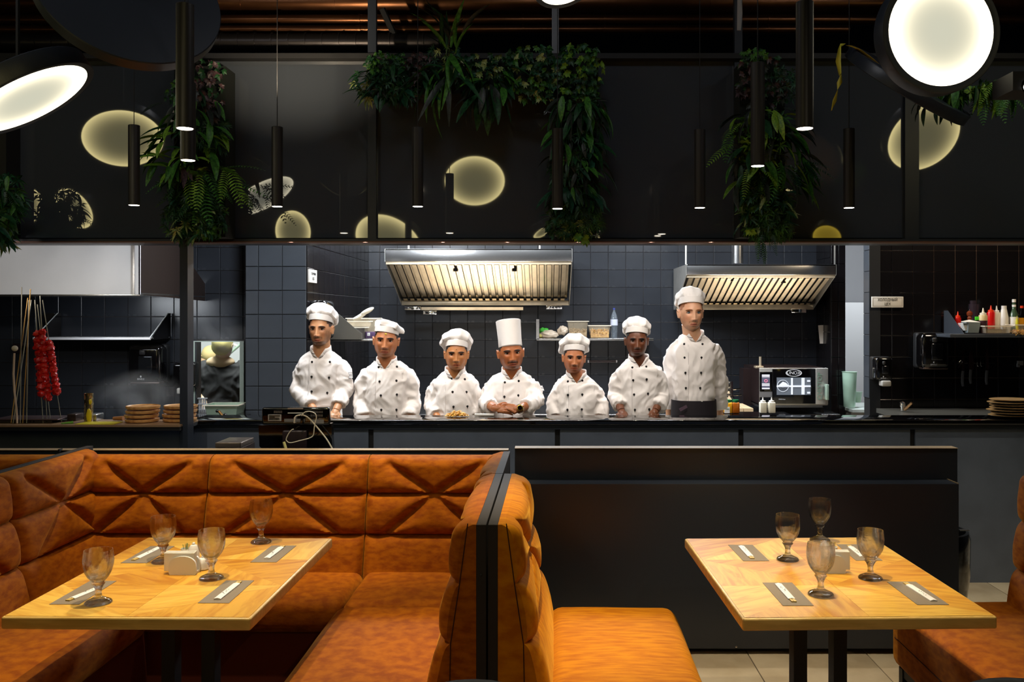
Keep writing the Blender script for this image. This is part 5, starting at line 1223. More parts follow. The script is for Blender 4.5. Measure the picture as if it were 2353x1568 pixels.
# passage jugs
M_jug = mat('greenish_clear', (196, 226, 206), .2, alpha=.65)
t = thing('measuring_jug', P(1952, 936, 9.6), 'tall pale green translucent container in the bright passage', 'container'); c = P(1952, 936, 9.6)
MB().lathe([(.055, 0), (.06, .01), (.075, .37), (.082, .375), (.07, .37), (.055, .015)], c, 28, closed=True).build('body', M_jug, t)
t = thing('small_tub', P(1966, 925, 9.7), 'small tub of green sauce in the bright passage', 'tub'); c = P(1969, 925, 9.7)
MB().lathe([(.04, 0), (.055, .11), (.058, .115)], c, 24).build('body', M_jug, t); MB().lathe([(.038, .01), (.045, .05)], c, 20).build('sauce', mat('green_sauce', (150, 176, 60), .5), t)
t = thing('passage_counter', P(1962, 950, 9.7), 'pale worktop with a green board in the bright passage', 'worktop')
zz = P(0, 936, 9.7).z; MB().box((3.2, 9.45, zz-.03), (3.9, 10.2, zz-.001)).build('top', mat('pale_top', (225, 235, 228), .4), t, smooth=False); MB().box((3.22, 9.55, 0), (3.88, 10.15, zz-.03)).build('cabinet', M_wall_w, t, smooth=False)
# ------------------------------------------------------------------ knives on rack
kr = thing('knife_rack', P(2245, 838, 8.45), 'dark magnetic knife rack with hooks on the right tiled wall', 'rack')
MB().box(*xb(2201, 2286, 830, 836, 8.49, 8.52), .003).build('bar', M_gblack, kr)
for x, (a, b) in ((2208, (830, 845)),):
    MB().tube([P(x-4, 832, 8.47), P(x, 828, 8.46), P(x+3, 833, 8.46), P(x-2, 839, 8.46), P(x-6, 845, 8.46)], .005, 6).build('hook', M_chrome, kr)
for x in (2245, 2253): MB().tube([P(x, 826, 8.47), P(x, 840, 8.46), P(x+3, 843, 8.45)], .004, 6).build('hook', M_chrome, kr)
for x, w_, yt, ym, yb_, lab in ((2213, 6, 809, 853, 888, 'short chef knife, first on the rack'), (2231, 12, 803, 850, 882, 'broad chef knife, middle of the rack'), (2268, 8, 792, 852, 884, 'long slicing knife, last on the rack')):
    t = thing('kitchen_knife', P(x, yb_, 8.47), lab, 'knife', 'knives on the magnetic rack')
    MB().prism([P(x-w_*.4, ym, 8.48), P(x+w_*.6, ym, 8.48), P(x+w_*.55, (yt+ym)/2, 8.48), P(x, yt, 8.48), P(x-w_*.4, (yt*2+ym)/3, 8.48)], (0, .003, 0)).build('blade', mat('blade_steel', (90, 66, 70), .25, .9), t, smooth=False)
    k_ = 8.47/F
    MB().tube([P(x, ym, 8.478), P(x-1, ym+8, 8.475), P(x-1.5, yb_-8, 8.475), P(x, yb_, 8.475)], [.014, .015, .014, .012], 10, flat=.6).build('handle', mat('grey_handle', (84, 86, 92), .5), t)
sk = MB().box(*xb(2339, 2352, 830, 840, 8.5, 8.52), .002).box(*xb(2338, 2344, 836, 844, 8.5, 8.52), .002).build('wall_socket', mat('socket_grey', (120, 120, 124), .5)); tag(sk, 'grey wall socket at the right edge', 'socket')
# stacked plates right (on the bar counter)
M_pl = mat('grey_stoneware', (88, 96, 98), .35); M_rim = mat('tan_glaze', (206, 160, 100), .3)
for k in range(7):
    c = Vector((P(2322, 0, 5.9).x+.012*math.sin(k*2.2), 5.9+.006*math.cos(k*3), zc+.002+k*.017)); ang = math.sin(k*1.9)*.05
    t = thing('oval_plate', c, ['lowest', 'second', 'third', 'fourth', 'fifth', 'sixth', 'topmost'][k]+' tan-rimmed grey oval plate of the stack on the bar at right', 'plate', 'stacked oval plates on the bar')
    sh = Matrix.Rotation(ang, 3, 'Z') @ Matrix.Diagonal((1.0, .8, 1))
    MB().lathe([(.06, 0), (.10, .004), (.132, .013), (.134, .0155)], c, 36, T=sh).build('body', M_pl, t)
    MB().lathe([(.126, .0145), (.135, .0145), (.136, .0175), (.130, .019), (.09, .0165), (.01, .0155)], c, 36, T=sh).build('glaze', M_rim, t)
# tap
t = thing('sink_tap', P(2075, 944, 8.2), 'small chrome tap behind the bar at the right', 'tap')
MB().lathe([(.018, 0), (.018, .03), (.024, .04), (.024, .075), (.01, .085)], P(2074, 944, 8.2), 20).build('body', M_chrome, t); MB().tube([P(2079, 942, 8.18), P(2095, 926, 8.12)], [.014, .011], 10).build('spout', mat('brass_reflect', (190, 150, 110), .15, .9), t)
# ------------------------------------------------------------------ left grill station
zl2 = zl+.012
t = thing('brazier', (P(75, 0, 5.6).x, 5.62, zl2), 'flat dark grill box with a thin top plate under the skewers', 'grill')
a = P(10, 0, 5.62); b = P(150, 0, 5.62); zt_ = P(0, 960, 5.62).z
MB().box((a.x, 5.56, zl2), (b.x-.05, 5.74, zt_-.006)).build('box', M_gblack, t, smooth=False); MB().box((a.x-.03, 5.53, zt_-.006), (b.x, 5.745, zt_), .002).build('top_plate', mat('mauve_steel', (110, 90, 92), .3, .7), t)
M_sk = mat('skewer_steel', (170, 165, 150), .3, .9)
for k, (x0, y0, x1, y1, m, lab) in enumerate(((21, 972, 64, 685, 0, 'leftmost plain skewer leaning in the grill'), (26, 976, 72, 690, 1, 'plain skewer crossing second from the left'), (42, 973, 50, 660, 1, 'straight upright plain skewer'), (48, 973, 70, 665, 0, 'plain skewer leaning slightly right'), (57, 974, 66, 690, 1, 'thin plain skewer before the tiles'))):
    z = P(0, 960, 5.6); p0 = Vector((P(x0, 0, 5.5).x, 5.52, zl2+.001)); p1 = P(x1, y1, 5.74)
    tag(MB().tube([p0, p1], .0035, 6).build('skewer', M_sk if m else mat('brass_skewer', (190, 150, 90), .3, .8)), lab, 'skewer', 'bare skewers in the grill')
t = thing('garlic_skewer', P(45, 960, 5.5), 'pale wooden stick topped with a white knob at the far left', 'skewer')
MB().tube([(P(42, 0, 5.52).x, 5.51, zl2+.002), P(38, 940, 5.52), P(33, 900, 5.52), P(31, 860, 5.54), P(33, 812, 5.56)], .006, 8).build('stick', mat('pale_stick', (214, 186, 160), .5), t); MB().ell(P(34, 801, 5.56), (.019, .017, .018), 16, 12).build('knob', M_crm, t)
M_meat = mat('red_meat', (222, 34, 22), .3, rgb2=(170, 14, 10), scale=30, bump=.5)
rr = random.Random(4)
for k, (xb0, xt, yt_, ym0, ym1) in enumerate(((95, 80, 690, 768, 905), (100, 92, 680, 765, 880), (104, 86, 700, 790, 915), (125, 98, 690, 790, 900))):
    p0 = Vector((P(xb0, 0, 5.52).x, 5.54+.02*k, zl2+(.062 if False else .001))); p1 = P(xt, yt_, 5.70)
    t = thing('meat_skewer', p0, ['first red meat skewer of the hanging bunch', 'second red meat skewer of the bunch', 'longest red meat skewer reaching lowest', 'rightmost leaning red meat skewer'][k], 'skewer', 'red marinated meat skewers')
    MB().tube([p0, p1], .003, 6).build('rod', M_sk, t)
    n_ = 10
    for i in range(n_):
        y = ym0+(ym1-ym0)*i/(n_-1); z = P(0, y, 5.6).z; f = (z-p0.z)/(p1.z-p0.z); c = p0.lerp(p1, f)
        mb = MB().ell((0, 0, 0), (1, 1, 1), 16, 12); r_ = rr.uniform(.020, .027)
        mb.v = [tuple(Vector(v)*r_*(1+.42*noise.noise(Vector(v)*2.2+Vector((k*3, i, 0)))) + c + Vector((rr.uniform(-.001, .001), 0, 0))) for v in mb.v]
        mb.build('meat_chunk', M_meat, t)
t = thing('foil_roll', P(200, 978, 5.6), 'upright foil-wrapped roll with yellow paper on the grill counter', 'foil'); c = Vector((P(200, 0, 5.6).x, 5.62, zl2)); h = P(0, 905, 5.6).z-zl2
mb = MB(); n_ = 24; vs = []
for i in range(22):
    for j in range(n_):
        a = 2*PI*j/n_; r = .026*(1+.12*noise.noise(Vector((math.cos(a)*3, math.sin(a)*3, i*.6)))); vs.append(c+Vector((r*math.cos(a), r*math.sin(a), h*i/21)))
mb.grid(vs, n_, 22, True).build('foil', mat('foil', (230, 215, 170), .18, 1, bump=1, bscale=90), t, sharp=15)
MB().ell(c+Vector((.012, -.022, .04)), (.018, .008, .045), 12, 8).build('yellow_wrap', mat('yellow_wrap', (226, 200, 40), .4), t); MB().ell(c+Vector((.014, -.016, .125)), (.014, .008, .02), 12, 8).build('yellow_wrap', mat('yellow_wrap', (0, 0, 0)), t)
M_acac = mat('acacia', (228, 176, 110), .4, rgb2=(188, 128, 70), scale=10, stretch=(3, 1, 6))
for s_, (px, rr_, off) in enumerate(((327, .100, 0), (409, .100, .03))):
    for k in range(4):
        zt0 = zl2+.001+k*.0265; c = Vector((P(px, 0, 5.62).x+[0, -.004, .003, .005][k], 5.62+off, zt0))
        t = thing('wooden_plate', c, ['bottom', 'second', 'third', 'top'][k]+' round wooden plate of the '+('full left stack on the grill counter' if s_ == 0 else 'stack touching the left post'), 'plate', 'stacked wooden plates')
        MB().lathe([(rr_*.88, 0), (rr_*.97, .004), (rr_, .012), (rr_, .0195), (rr_*.97, .021), (rr_*.93, .016), (.01, .014)], c, 40).build('plate', M_acac, t)
def small(name, c, m, lab, cat, mb): return tag(mb.build(name, m, sharp=180), lab, cat)
a = Vector((P(200, 0, 5.7).x, 5.6, zl2)); tn = thing('steel_pan', a, 'low steel pan behind the foil roll', 'pan'); MB().box((P(165, 0, 5.70).x, 5.64, zl2), (P(185, 0, 5.70).x, 5.74, zl2+.045), .006).build('body', M_umber, tn)
MB().box((P(212, 0, 5.70).x, 5.64, zl2), (P(232, 0, 5.70).x, 5.74, zl2+.045), .006).build('insert', M_steel, tn)
cu = MB().tube([(P(140, 0, 5.5).x, 5.50, zl2+.004), (P(150, 0, 5.5).x, 5.52, zl2+.005), (P(162, 0, 5.5).x, 5.53, zl2+.007)], [.003, .006, .009], 10).build('spring_onion', mat('onion_green', (110, 180, 60), .5)); tag(cu, 'green spring onion lying on the grill counter', 'vegetable')
yb2 = MB().box((P(178, 0, 5.5).x, 5.47, zl2), (P(266, 0, 5.5).x, 5.6, zl2+.004), .001).build('yellow_board', mat('yellow_board', (206, 190, 40), .5)); tag(yb2, 'thin yellow cutting board beneath the foil roll', 'board')
rp = MB().tube([(P(268, 0, 5.7).x, 5.66, zl2+.016), (P(292, 0, 5.7).x, 5.65, zl2+.018)], [.011, .015], 12).build('rolling_pin', mat('pin_wood', (176, 120, 74), .5)); tag(rp, 'wooden rolling pin left of the wooden plates', 'rolling pin')
sck = thing('wall_socket', P(52, 805, 7.8), 'black socket plate on the tiles behind the bare skewers', 'socket')
MB().box(*xb(28, 64, 790, 812, 7.84, 7.868), .003).build('plate', mat('mauve_black', (40, 30, 36), .4), sck)
for x in (35, 55): MB().lathe([(.012, 0), (.022, 0), (.022, .006)], P(x, 800, 7.84), 16, T=Matrix.Rotation(PI/2, 3, 'X')).build('outlet', M_gblack, sck)
sc2 = MB().box(*xb(381, 400, 890, 911, 7.84, 7.868), .003).build('wall_socket', mat('mauve_black', (40, 30, 36))); tag(sc2, 'black socket by the soap dispenser next to the left post', 'socket')
# window pass: gastro pan, sieve box
tb_ = tub(470, 545, 931, 954, 7.45, .22, 'steel gastro pan with pale green glaze in the small service window', m=mat('green_tinted_steel', (190, 215, 195), .25, .6), taper=.05)
tp = thing('tap_lever', P(505, 956, 7.4), 'little brass-tinted tap in front of the gastro pan', 'tap'); MB().tube([P(512, 957, 7.4), P(503, 945, 7.4)], .012, 8).build('lever', mat('brass_reflect', (0, 0, 0)), tp); MB().ell(P(499, 945, 7.4), (.014, .014, .014), 12, 8).build('knob', M_gblack, tp); MB().ell(P(517, 954, 7.4), (.016, .014, .014), 12, 8).build('base', M_gblack, tp)
cr = thing('wire_crate', P(461, 958, 7.95), 'pale plastic crate standing inside the service window', 'crate'); 
for i in range(5): MB().box(*xb(452+i*4.5, 454+i*4.5, 915, 955, 7.9, 7.92)).build('upright', mat('pale_grey_plastic', (196, 198, 205), .4), cr, smooth=False)
for y in (915, 928, 942, 953): MB().box(*xb(451, 474, y, y+2.5, 7.895, 7.925)).build('crossbar', mat('pale_grey_plastic', (0, 0, 0)), cr, smooth=False)
sx = thing('side_worktop', (-2.75, 7.5, 0), 'dark ledge under the small service window', 'worktop'); zz = P(0, 954, 7.45).z
MB().box((P(447, 0, 7.3).x-.3, 7.25, zz-.04), (P(563, 0, 7.4).x-.002, 7.86, zz-.001)).build('top', M_gblack, sx, smooth=False); MB().box((P(447, 0, 7.3).x-.3, 7.3, 0), (P(563, 0, 7.4).x-.01, 7.86, zz-.04)).build('cabinet', M_matte, sx, smooth=False)
# racks inside scullery
rk = thing('steel_rack', (-2.6, 9.8, 1.6), 'pale slanted steel rails high inside the scullery', 'rack'); MB().tube([P(525, 815, 9.5), P(563, 783, 9.5)], .014, 8).build('rail', mat('pale_green_steel', (0, 0, 0)), rk); MB().tube([P(528, 788, 9.6), P(563, 803, 9.6)], .012, 8).build('rail', M_white, rk)
# ------------------------------------------------------------------ POS monitor, printer, service desk
t = thing('service_desk', (-1.9, 5.2, 0), 'dark service desk hidden behind the left booth', 'desk'); MB().box((-2.35, 4.9, .70), (-1.1, 5.44, .73)).build('top', M_board, t, smooth=False)
for x in (-2.33, -1.14): MB().box((x, 4.92, 0), (x+.03, 5.42, .70)).build('side', M_board, t, smooth=False)
mo = thing('register_monitor', (P(680, 0, 5.1).x, 5.15, .73), 'black point-of-sale monitor seen from behind with dangling white cables', 'monitor')
MB().box(*xb(601, 757, 937, 978, 5.08, 5.12), .012).build('screen_housing', M_gblack, mo)
MB().prism([P(594, 978, 5.1), P(761, 974, 5.1), P(764, 1036, 5.1), P(612, 1042, 5.1), P(596, 1026, 5.1)], (0, .05, 0)).build('stand', M_gblack, mo, smooth=False)
MB().box((P(612, 0, 5.1).x, 5.06, .731), (P(764, 0, 5.1).x, 5.3, .76), .01).build('foot', M_gblack, mo); MB().box((P(640, 0, 5.1).x, 5.1, .75), (P(735, 0, 5.1).x, 5.15, P(0, 1035, 5.1).z)).build('neck', M_gblack, mo, smooth=False)
MB().box(*xb(648, 704, 990, 1036, 5.07, 5.1), .01).build('hatch', M_umber if False else mat('mauve_black', (0, 0, 0)), mo)
for i in range(7): MB().box(*xb(629.5+i*2.8, 630.8+i*2.8, 944.5, 950, 5.077, 5.08)).build('vent_slot', mat('vent_grey', (110, 105, 100), .5), mo, smooth=False)
for i in range(11):
    for y in (945, 953): MB().box(*xb(714+i*2.6, 715+i*2.6, y, y+5, 5.077, 5.08)).build('vent_slot', mat('vent_grey', (0, 0, 0)), mo, smooth=False)
MB().box(*xb(661, 696, 938, 941, 5.075, 5.08)).build('handle_gloss', mat('warm_grey_print', (150, 140, 130), .4), mo, smooth=False); MB().box(*xb(661, 696, 949, 950.5, 5.072, 5.08)).build('handle_edge', M_white, mo, smooth=False)
lb1 = MB().box(*xb(616, 646, 953, 968, 5.076, 5.08)).build('label', mat('label_grey', (190, 190, 188), .6), mo, smooth=False)
rr = random.Random(2)
for i in range(5): MB().box(*xb(618, 618+rr.uniform(12, 26), 954.5+i*1.6, 955.2+i*1.6, 5.074, 5.076)).build('print', M_ink, lb1, smooth=False)
mb = MB()
for i in range(16): mb.box(*xb(618+i*1.6, 618.4+i*1.6+rr.random()*.7, 962.5, 965.2, 5.074, 5.076))
mb.build('barcode', M_ink, lb1, smooth=False)
MB().box(*xb(653, 700, 963, 970, 5.076, 5.08)).build('port_label', mat('label_dim', (120, 120, 120), .6), mo, smooth=False); MB().box(*xb(713, 744, 965, 974, 5.076, 5.08)).build('port_cover', mat('label_dim', (0, 0, 0)), mo, smooth=False)
M_cab = mat('white_cable', (214, 208, 190), .5)
def cable(pts, Y, r, m, par, nm='cable'):
    pp = [P(x, y, Y) for x, y in pts]; out = []
    for i in range(len(pp)-1):
        p0, p1, p2, p3 = pp[max(i-1, 0)], pp[i], pp[i+1], pp[min(i+2, len(pp)-1)]
        for k in range(6):
            u = k/6; out.append(.5*((2*p1)+(p2-p0)*u+(2*p0-5*p1+4*p2-p3)*u*u+(3*p1-p0-3*p2+p3)*u**3))
    out.append(pp[-1]); return MB().tube(out, r, 7).build(nm, m, par)
cable([(676, 972), (679, 958), (690, 954.5), (703, 957), (716, 968), (735, 990), (752, 1012), (768, 1040)], 5.05, .0042, M_cab, mo)
cable([(693, 956), (700, 948), (712, 946), (724, 951), (727, 960), (724, 972), (722, 985), (720, 1000), (712, 1007), (690, 1013), (668, 1018), (659, 1014), (658, 1008), (664, 996), (671, 988), (675, 987)], 5.04, .0028, M_cab, mo)
cable([(652, 1016), (655, 1025), (658, 1036)], 5.04, .008, mat('yellow_cable', (226, 220, 150), .5), mo, 'paper_tag')
MB().box(*xb(675, 678, 960, 973, 5.05, 5.075), .002).build('plug', M_white, mo); MB().box(*xb(690, 695, 954, 975, 5.04, 5.075), .003).build('plug', M_gblack, mo)
pr = thing('cash_drawer', (P(535, 0, 5.1).x, 5.1, .73), 'flat grey cash drawer box behind the left booth', 'cash drawer')
zq = P(0, 1018, 5.1).z; MB().box((P(493, 0, 5.1).x, 5.1, .731), (P(553, 0, 5.1).x, 5.35, zq-.03), .003).build('base', M_umber, pr); MB().box((P(494, 0, 5.1).x, 5.1, zq-.028), (P(553, 0, 5.1).x, 5.33, zq), .004).build('lid', mat('warm_grey_metal', (130, 118, 108), .35, .6), pr)
MB().prism([P(553, 1018, 5.1), P(577, 1020.5, 5.3), P(577, 1035, 5.3), P(553, 1035, 5.1)], (-.004, .0, 0)).build('side', M_umber, pr, smooth=False)
# pasta heap on the bar and white board edge
c = P(1050, 957, 5.97); t = thing('pasta_heap', c, 'small heap of yellow ribbon pasta on the bar before the third cook', 'pasta'); c.z = zc
rr = random.Random(9); M_tag = mat('tagliatelle', (250, 196, 78), .5)
mb = MB()
for i in range(150):
    a = rr.uniform(0, 2*PI); r = .066*math.sqrt(rr.random()); x, y = r*math.cos(a)*1.02, r*math.sin(a)*.7; hh = max(.0, .036*(1-(r/.07)**2)); z = rr.uniform(.004, .008+hh)
    d = rr.uniform(0, PI); l = rr.uniform(.012, .022); cv = rr.uniform(.3, 1)
    pts = [c+Vector((x+math.cos(d+cv*s)*l*s, y+math.sin(d+cv*s)*l*s*.6, max(.003, z-.006*s*s))) for s in (-1, -.5, 0, .5, 1)]
    mb.tube(pts, .0038, 5, flat=.35)
o = mb.build('ribbon_pasta', M_tag, t); o['kind'] = 'stuff'
wb = MB().box((P(1090, 0, 6).x, 5.99, zc+.001), (P(1135, 0, 6).x, 6.04, zc+.012), .002).build('white_board', M_white); tag(wb, 'white plastic board edge lying by the fourth cook\'s elbow', 'board')
# ------------------------------------------------------------------ people
M_cloth = mat('white_cotton', (243, 236, 232), .75, bump=.25, bscale=90, sheen=.1)
M_hat = mat('hat_cotton', (244, 239, 236), .8, bump=.2, bscale=60)
M_navy = mat('navy_piping', (30, 34, 52), .6); M_btn = mat('black_button', (14, 12, 14), .3)
M_trou = mat('dark_trousers', (24, 24, 28), .8); M_shoe = mat('black_shoe', (12, 12, 12), .4)
M_eye = mat('eye_white', (182, 166, 152), .3); M_iris = mat('dark_iris', (28, 16, 10), .15); M_irisb = mat('blue_iris', (70, 96, 110), .15)
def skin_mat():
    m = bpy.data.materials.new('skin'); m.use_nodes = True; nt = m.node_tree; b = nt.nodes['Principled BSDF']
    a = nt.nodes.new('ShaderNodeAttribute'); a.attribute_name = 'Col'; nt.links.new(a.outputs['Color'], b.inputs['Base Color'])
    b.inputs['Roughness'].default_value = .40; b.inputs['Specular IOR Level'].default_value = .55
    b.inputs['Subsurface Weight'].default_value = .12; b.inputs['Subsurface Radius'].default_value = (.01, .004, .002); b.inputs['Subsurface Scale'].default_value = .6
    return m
M_skin = skin_mat()
def interp(pts, x):
    if x >= pts[0][0]: return pts[0][1]
    for (a, va), (b, vb) in zip(pts[:-1], pts[1:]):
        if x >= b: return va+(vb-va)*(a-x)/(a-b)
    return pts[-1][1]
NOSE = [(.022, 0), (.005, .004), (-.015, .010), (-.030, .017), (-.041, .0225), (-.047, .019), (-.052, .007), (-.058, .001), (-.064, 0)]
def gs(x, c, s): return math.exp(-((x-c)/s)**2)
def head_verts(sex=0, jaw=1.0, nose=1.0, n=116, m=110, back=False):
    vs = []
    for i in range(m+1):
        sz = -math.cos(PI*i/m); 
        if sz > 0: rad = math.sqrt(max(0, 1-sz*sz)); rad = rad**.9
        else: rad = max(0, 1-abs(sz)**2.7)**(1/2.5)
        z = .116*sz
        for j in range(n):
            a0 = 2*PI*j/n; a = a0+.42*math.sin(a0)*-1*0-.45*math.sin(2*a0)*0
            # concentrate samples at the front (a = -pi/2)
            a = a0-.38*math.cos(a0)*-1 if False else a0
            sx, sy = math.cos(a), math.sin(a)
            t = max(0, -z/.116); W = (1-.03*t-.16*t**2.6)*(1+(jaw-1)*t)
            x = .0735*sx*rad*W
            if sy < 0: y = .086*sy*rad*(1-.05*t)
            else: y = .100*sy*rad*(1-.42*t)
            if z > .02: y *= 1+.04*(z-.02)/.1
            if sy < 0:
                f = min(1, -sy*2.2); d = 0
                nz = interp(NOSE, z)*nose; d += nz*gs(x, 0, .0075+.0055*max(0, min(1, (-z)/.045)))
                for s in (-1, 1):
                    d += .0085*nose*gs(x, s*.0135, .0065)*gs(z, -.044, .006)
                    d -= .0115*gs(x, s*.031, .0145)*gs(z, .001, .0115)
                    d += .0045*gs(x, s*.030, .018)*gs(z, .0205, .007)
                    d += .0045*gs(x, s*.044, .016)*gs(z, -.026, .016)
                    d -= .004*gs(x, s*.026, .006)*gs(z, -.060, .014)
                d += .0055*gs(x, 0, .017)*gs(z, -.0690, .0032)+.0068*gs(x, 0, .015)*gs(z, -.0790, .0038)-.0065*gs(x, 0, .021)*gs(z, -.0738, .0018)
                d += .004*gs(x, 0, .028)*gs(z, -.072, .014)-.004*gs(x, 0, .018)*gs(z, -.090, .005)+.007*gs(x, 0, .018)*gs(z, -.104, .011)
                y -= d*f
            vs.append(Vector((x, y, z)))
    fs = []
    for i in range(m):
        for j in range(n): j2 = (j+1) % n; fs.append((i*n+j, i*n+j2, (i+1)*n+j2, (i+1)*n+j))
    return vs, fs
def hexmix(a, b, t): return tuple(a[i]*(1-t)+b[i]*t for i in range(3))
def face_col(p, skin, beard, bcol, mou, rosy):
    x, y, z = p; c = skin; front = y < -.02
    n = noise.noise(Vector((x*60, y*60, z*60)))*.5+.5
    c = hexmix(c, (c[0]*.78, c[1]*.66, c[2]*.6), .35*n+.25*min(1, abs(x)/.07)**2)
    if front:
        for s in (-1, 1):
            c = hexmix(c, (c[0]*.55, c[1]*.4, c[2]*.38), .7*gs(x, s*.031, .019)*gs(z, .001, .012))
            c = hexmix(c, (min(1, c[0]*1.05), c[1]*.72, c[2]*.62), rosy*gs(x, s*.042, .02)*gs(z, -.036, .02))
            c = hexmix(c, (.05, .02, .015), .9*gs(x, s*.0075, .0042)*gs(z, -.0515, .0032))
        lip = gs(x, 0, .021)**.5*(1 if -.0835 < z < -.0645 else 0)*(1 if abs(x) < .0235*(1-((z+.074)/.0125)**2)+.002 else 0)
        lipc = (skin[0]*.72+.04, skin[1]*.42, skin[2]*.42)
        bt = 0
        if beard and z < -.050:
            bt = beard*min(1, max(0, (-.078-z)/.012+.25))*(.65+.5*n)
            if z > -.064: bt = max(bt*.2, 0)
        if mou and -.0655 < z < -.053 and abs(x) < .032: bt = max(bt, mou*(.7+.4*n))
        if beard and abs(x) > .04 and z < .005: bt = max(bt, beard*.75*(.6+.6*n)*min(1, (abs(x)-.04)/.016)*min(1, (.005-z)/.02))
        c = hexmix(c, bcol, min(.95, max(0, bt)))
        if lip > .1: c = hexmix(c, lipc, .85)
        if gs(z, -.0738, .0013) > .3 and abs(x) < .021: c = hexmix(c, (.06, .02, .015), .75)
    elif beard and z < -.02 and y < .03: c = hexmix(c, bcol, beard*.7*(.6+.6*n))
    return c
def put_hand(mb, wr, d, nrm, side, s=1.0, curl=.5, spread=1.0, thumb=None):
    d = Vector(d).normalized(); nrm = Vector(nrm).normalized(); lat = d.cross(nrm).normalized()*side; nrm = lat.cross(d).normalized()*(1 if lat.cross(d).dot(nrm) > 0 else -1)
    T = Matrix((lat, d, nrm)).transposed()
    mb.ell(wr+d*.048*s, (.037*s, .052*s, .0155*s), 18, 12, T); mb.ell(wr+d*.012*s, (.027*s, .045*s, .021*s), 16, 12, T)
    for k, (o, L_) in enumerate(((-.028, .066), (-.0095, .076), (.0095, .071), (.0275, .056))):
        p = wr+d*.080*s+lat*o*s*spread; pts = [p-d*.02*s]; dd = d.copy(); r = [.0098*s]
        for q in range(5):
            pts.append(p.copy()); r.append((.0098-.0007*q)*s)
            dd = (dd-nrm*curl*(.25 if q == 0 else .5)).normalized(); p = p+dd*L_*s*.27
        r[-1] = .0055*s
        mb.tube(pts, r, 10)
    tb = [wr+d*.02*s-lat*.022*s]; th = thumb if thumb is not None else (d*.75-lat*.75-nrm*.3)
    th = Vector(th).normalized(); p = wr+d*.028*s-lat*.032*s; tb += [p, p+th*.03*s, p+(th+d*.25).normalized()*.052*s, p+(th+d*.3).normalized()*.063*s]
    mb.tube(tb, [.014*s, .0135*s, .0115*s, .010*s, .005*s], 10)
def remesh(mb, vox, smooth=6):
    me = bpy.data.meshes.new('tmp'); me.from_pydata(mb.v, [], mb.f); o = bpy.data.objects.new('tmp', me); COL.objects.link(o)
    md = o.modifiers.new('r', 'REMESH'); md.mode = 'VOXEL'; md.voxel_size = vox; md.use_smooth_shade = True
    if smooth: s_ = o.modifiers.new('s', 'SMOOTH'); s_.iterations = smooth; s_.factor = .5
    dg = bpy.context.evaluated_depsgraph_get(); m2 = bpy.data.meshes.new_from_object(o.evaluated_get(dg))
    vs = [v.co.copy() for v in m2.vertices]; ns = [v.normal.copy() for v in m2.vertices]; fs = [tuple(p.vertices) for p in m2.polygons]
    bpy.data.objects.remove(o); bpy.data.meshes.remove(me); bpy.data.meshes.remove(m2); return vs, ns, fs
def super_ring(c, hw, hd, n=36, e=2.4):
    out = []
    for j in range(n):
        a = 2*PI*j/n; ca, sa = math.cos(a), math.sin(a)
        out.append(c+Vector((hw*math.copysign(abs(ca)**(2/e), ca), hd*math.copysign(abs(sa)**(2/e), sa), 0)))
    return out
def folds(p, seed, k=1.0):
    q = Vector((p.x*7+seed, p.y*7, p.z*5+seed*.7)); a = noise.noise(q)
    q2 = Vector((p.x*13+a*2, p.y*13, p.z*9+seed)); r = 1-abs(noise.noise(q2))*2.2
    q3 = Vector((p.x*26+a*3, p.y*20, p.z*16+seed)); r2 = 1-abs(noise.noise(q3))*2.6
    return k*(.010*a+.012*max(-.6, r)+.005*max(-.4, r2)-.008)
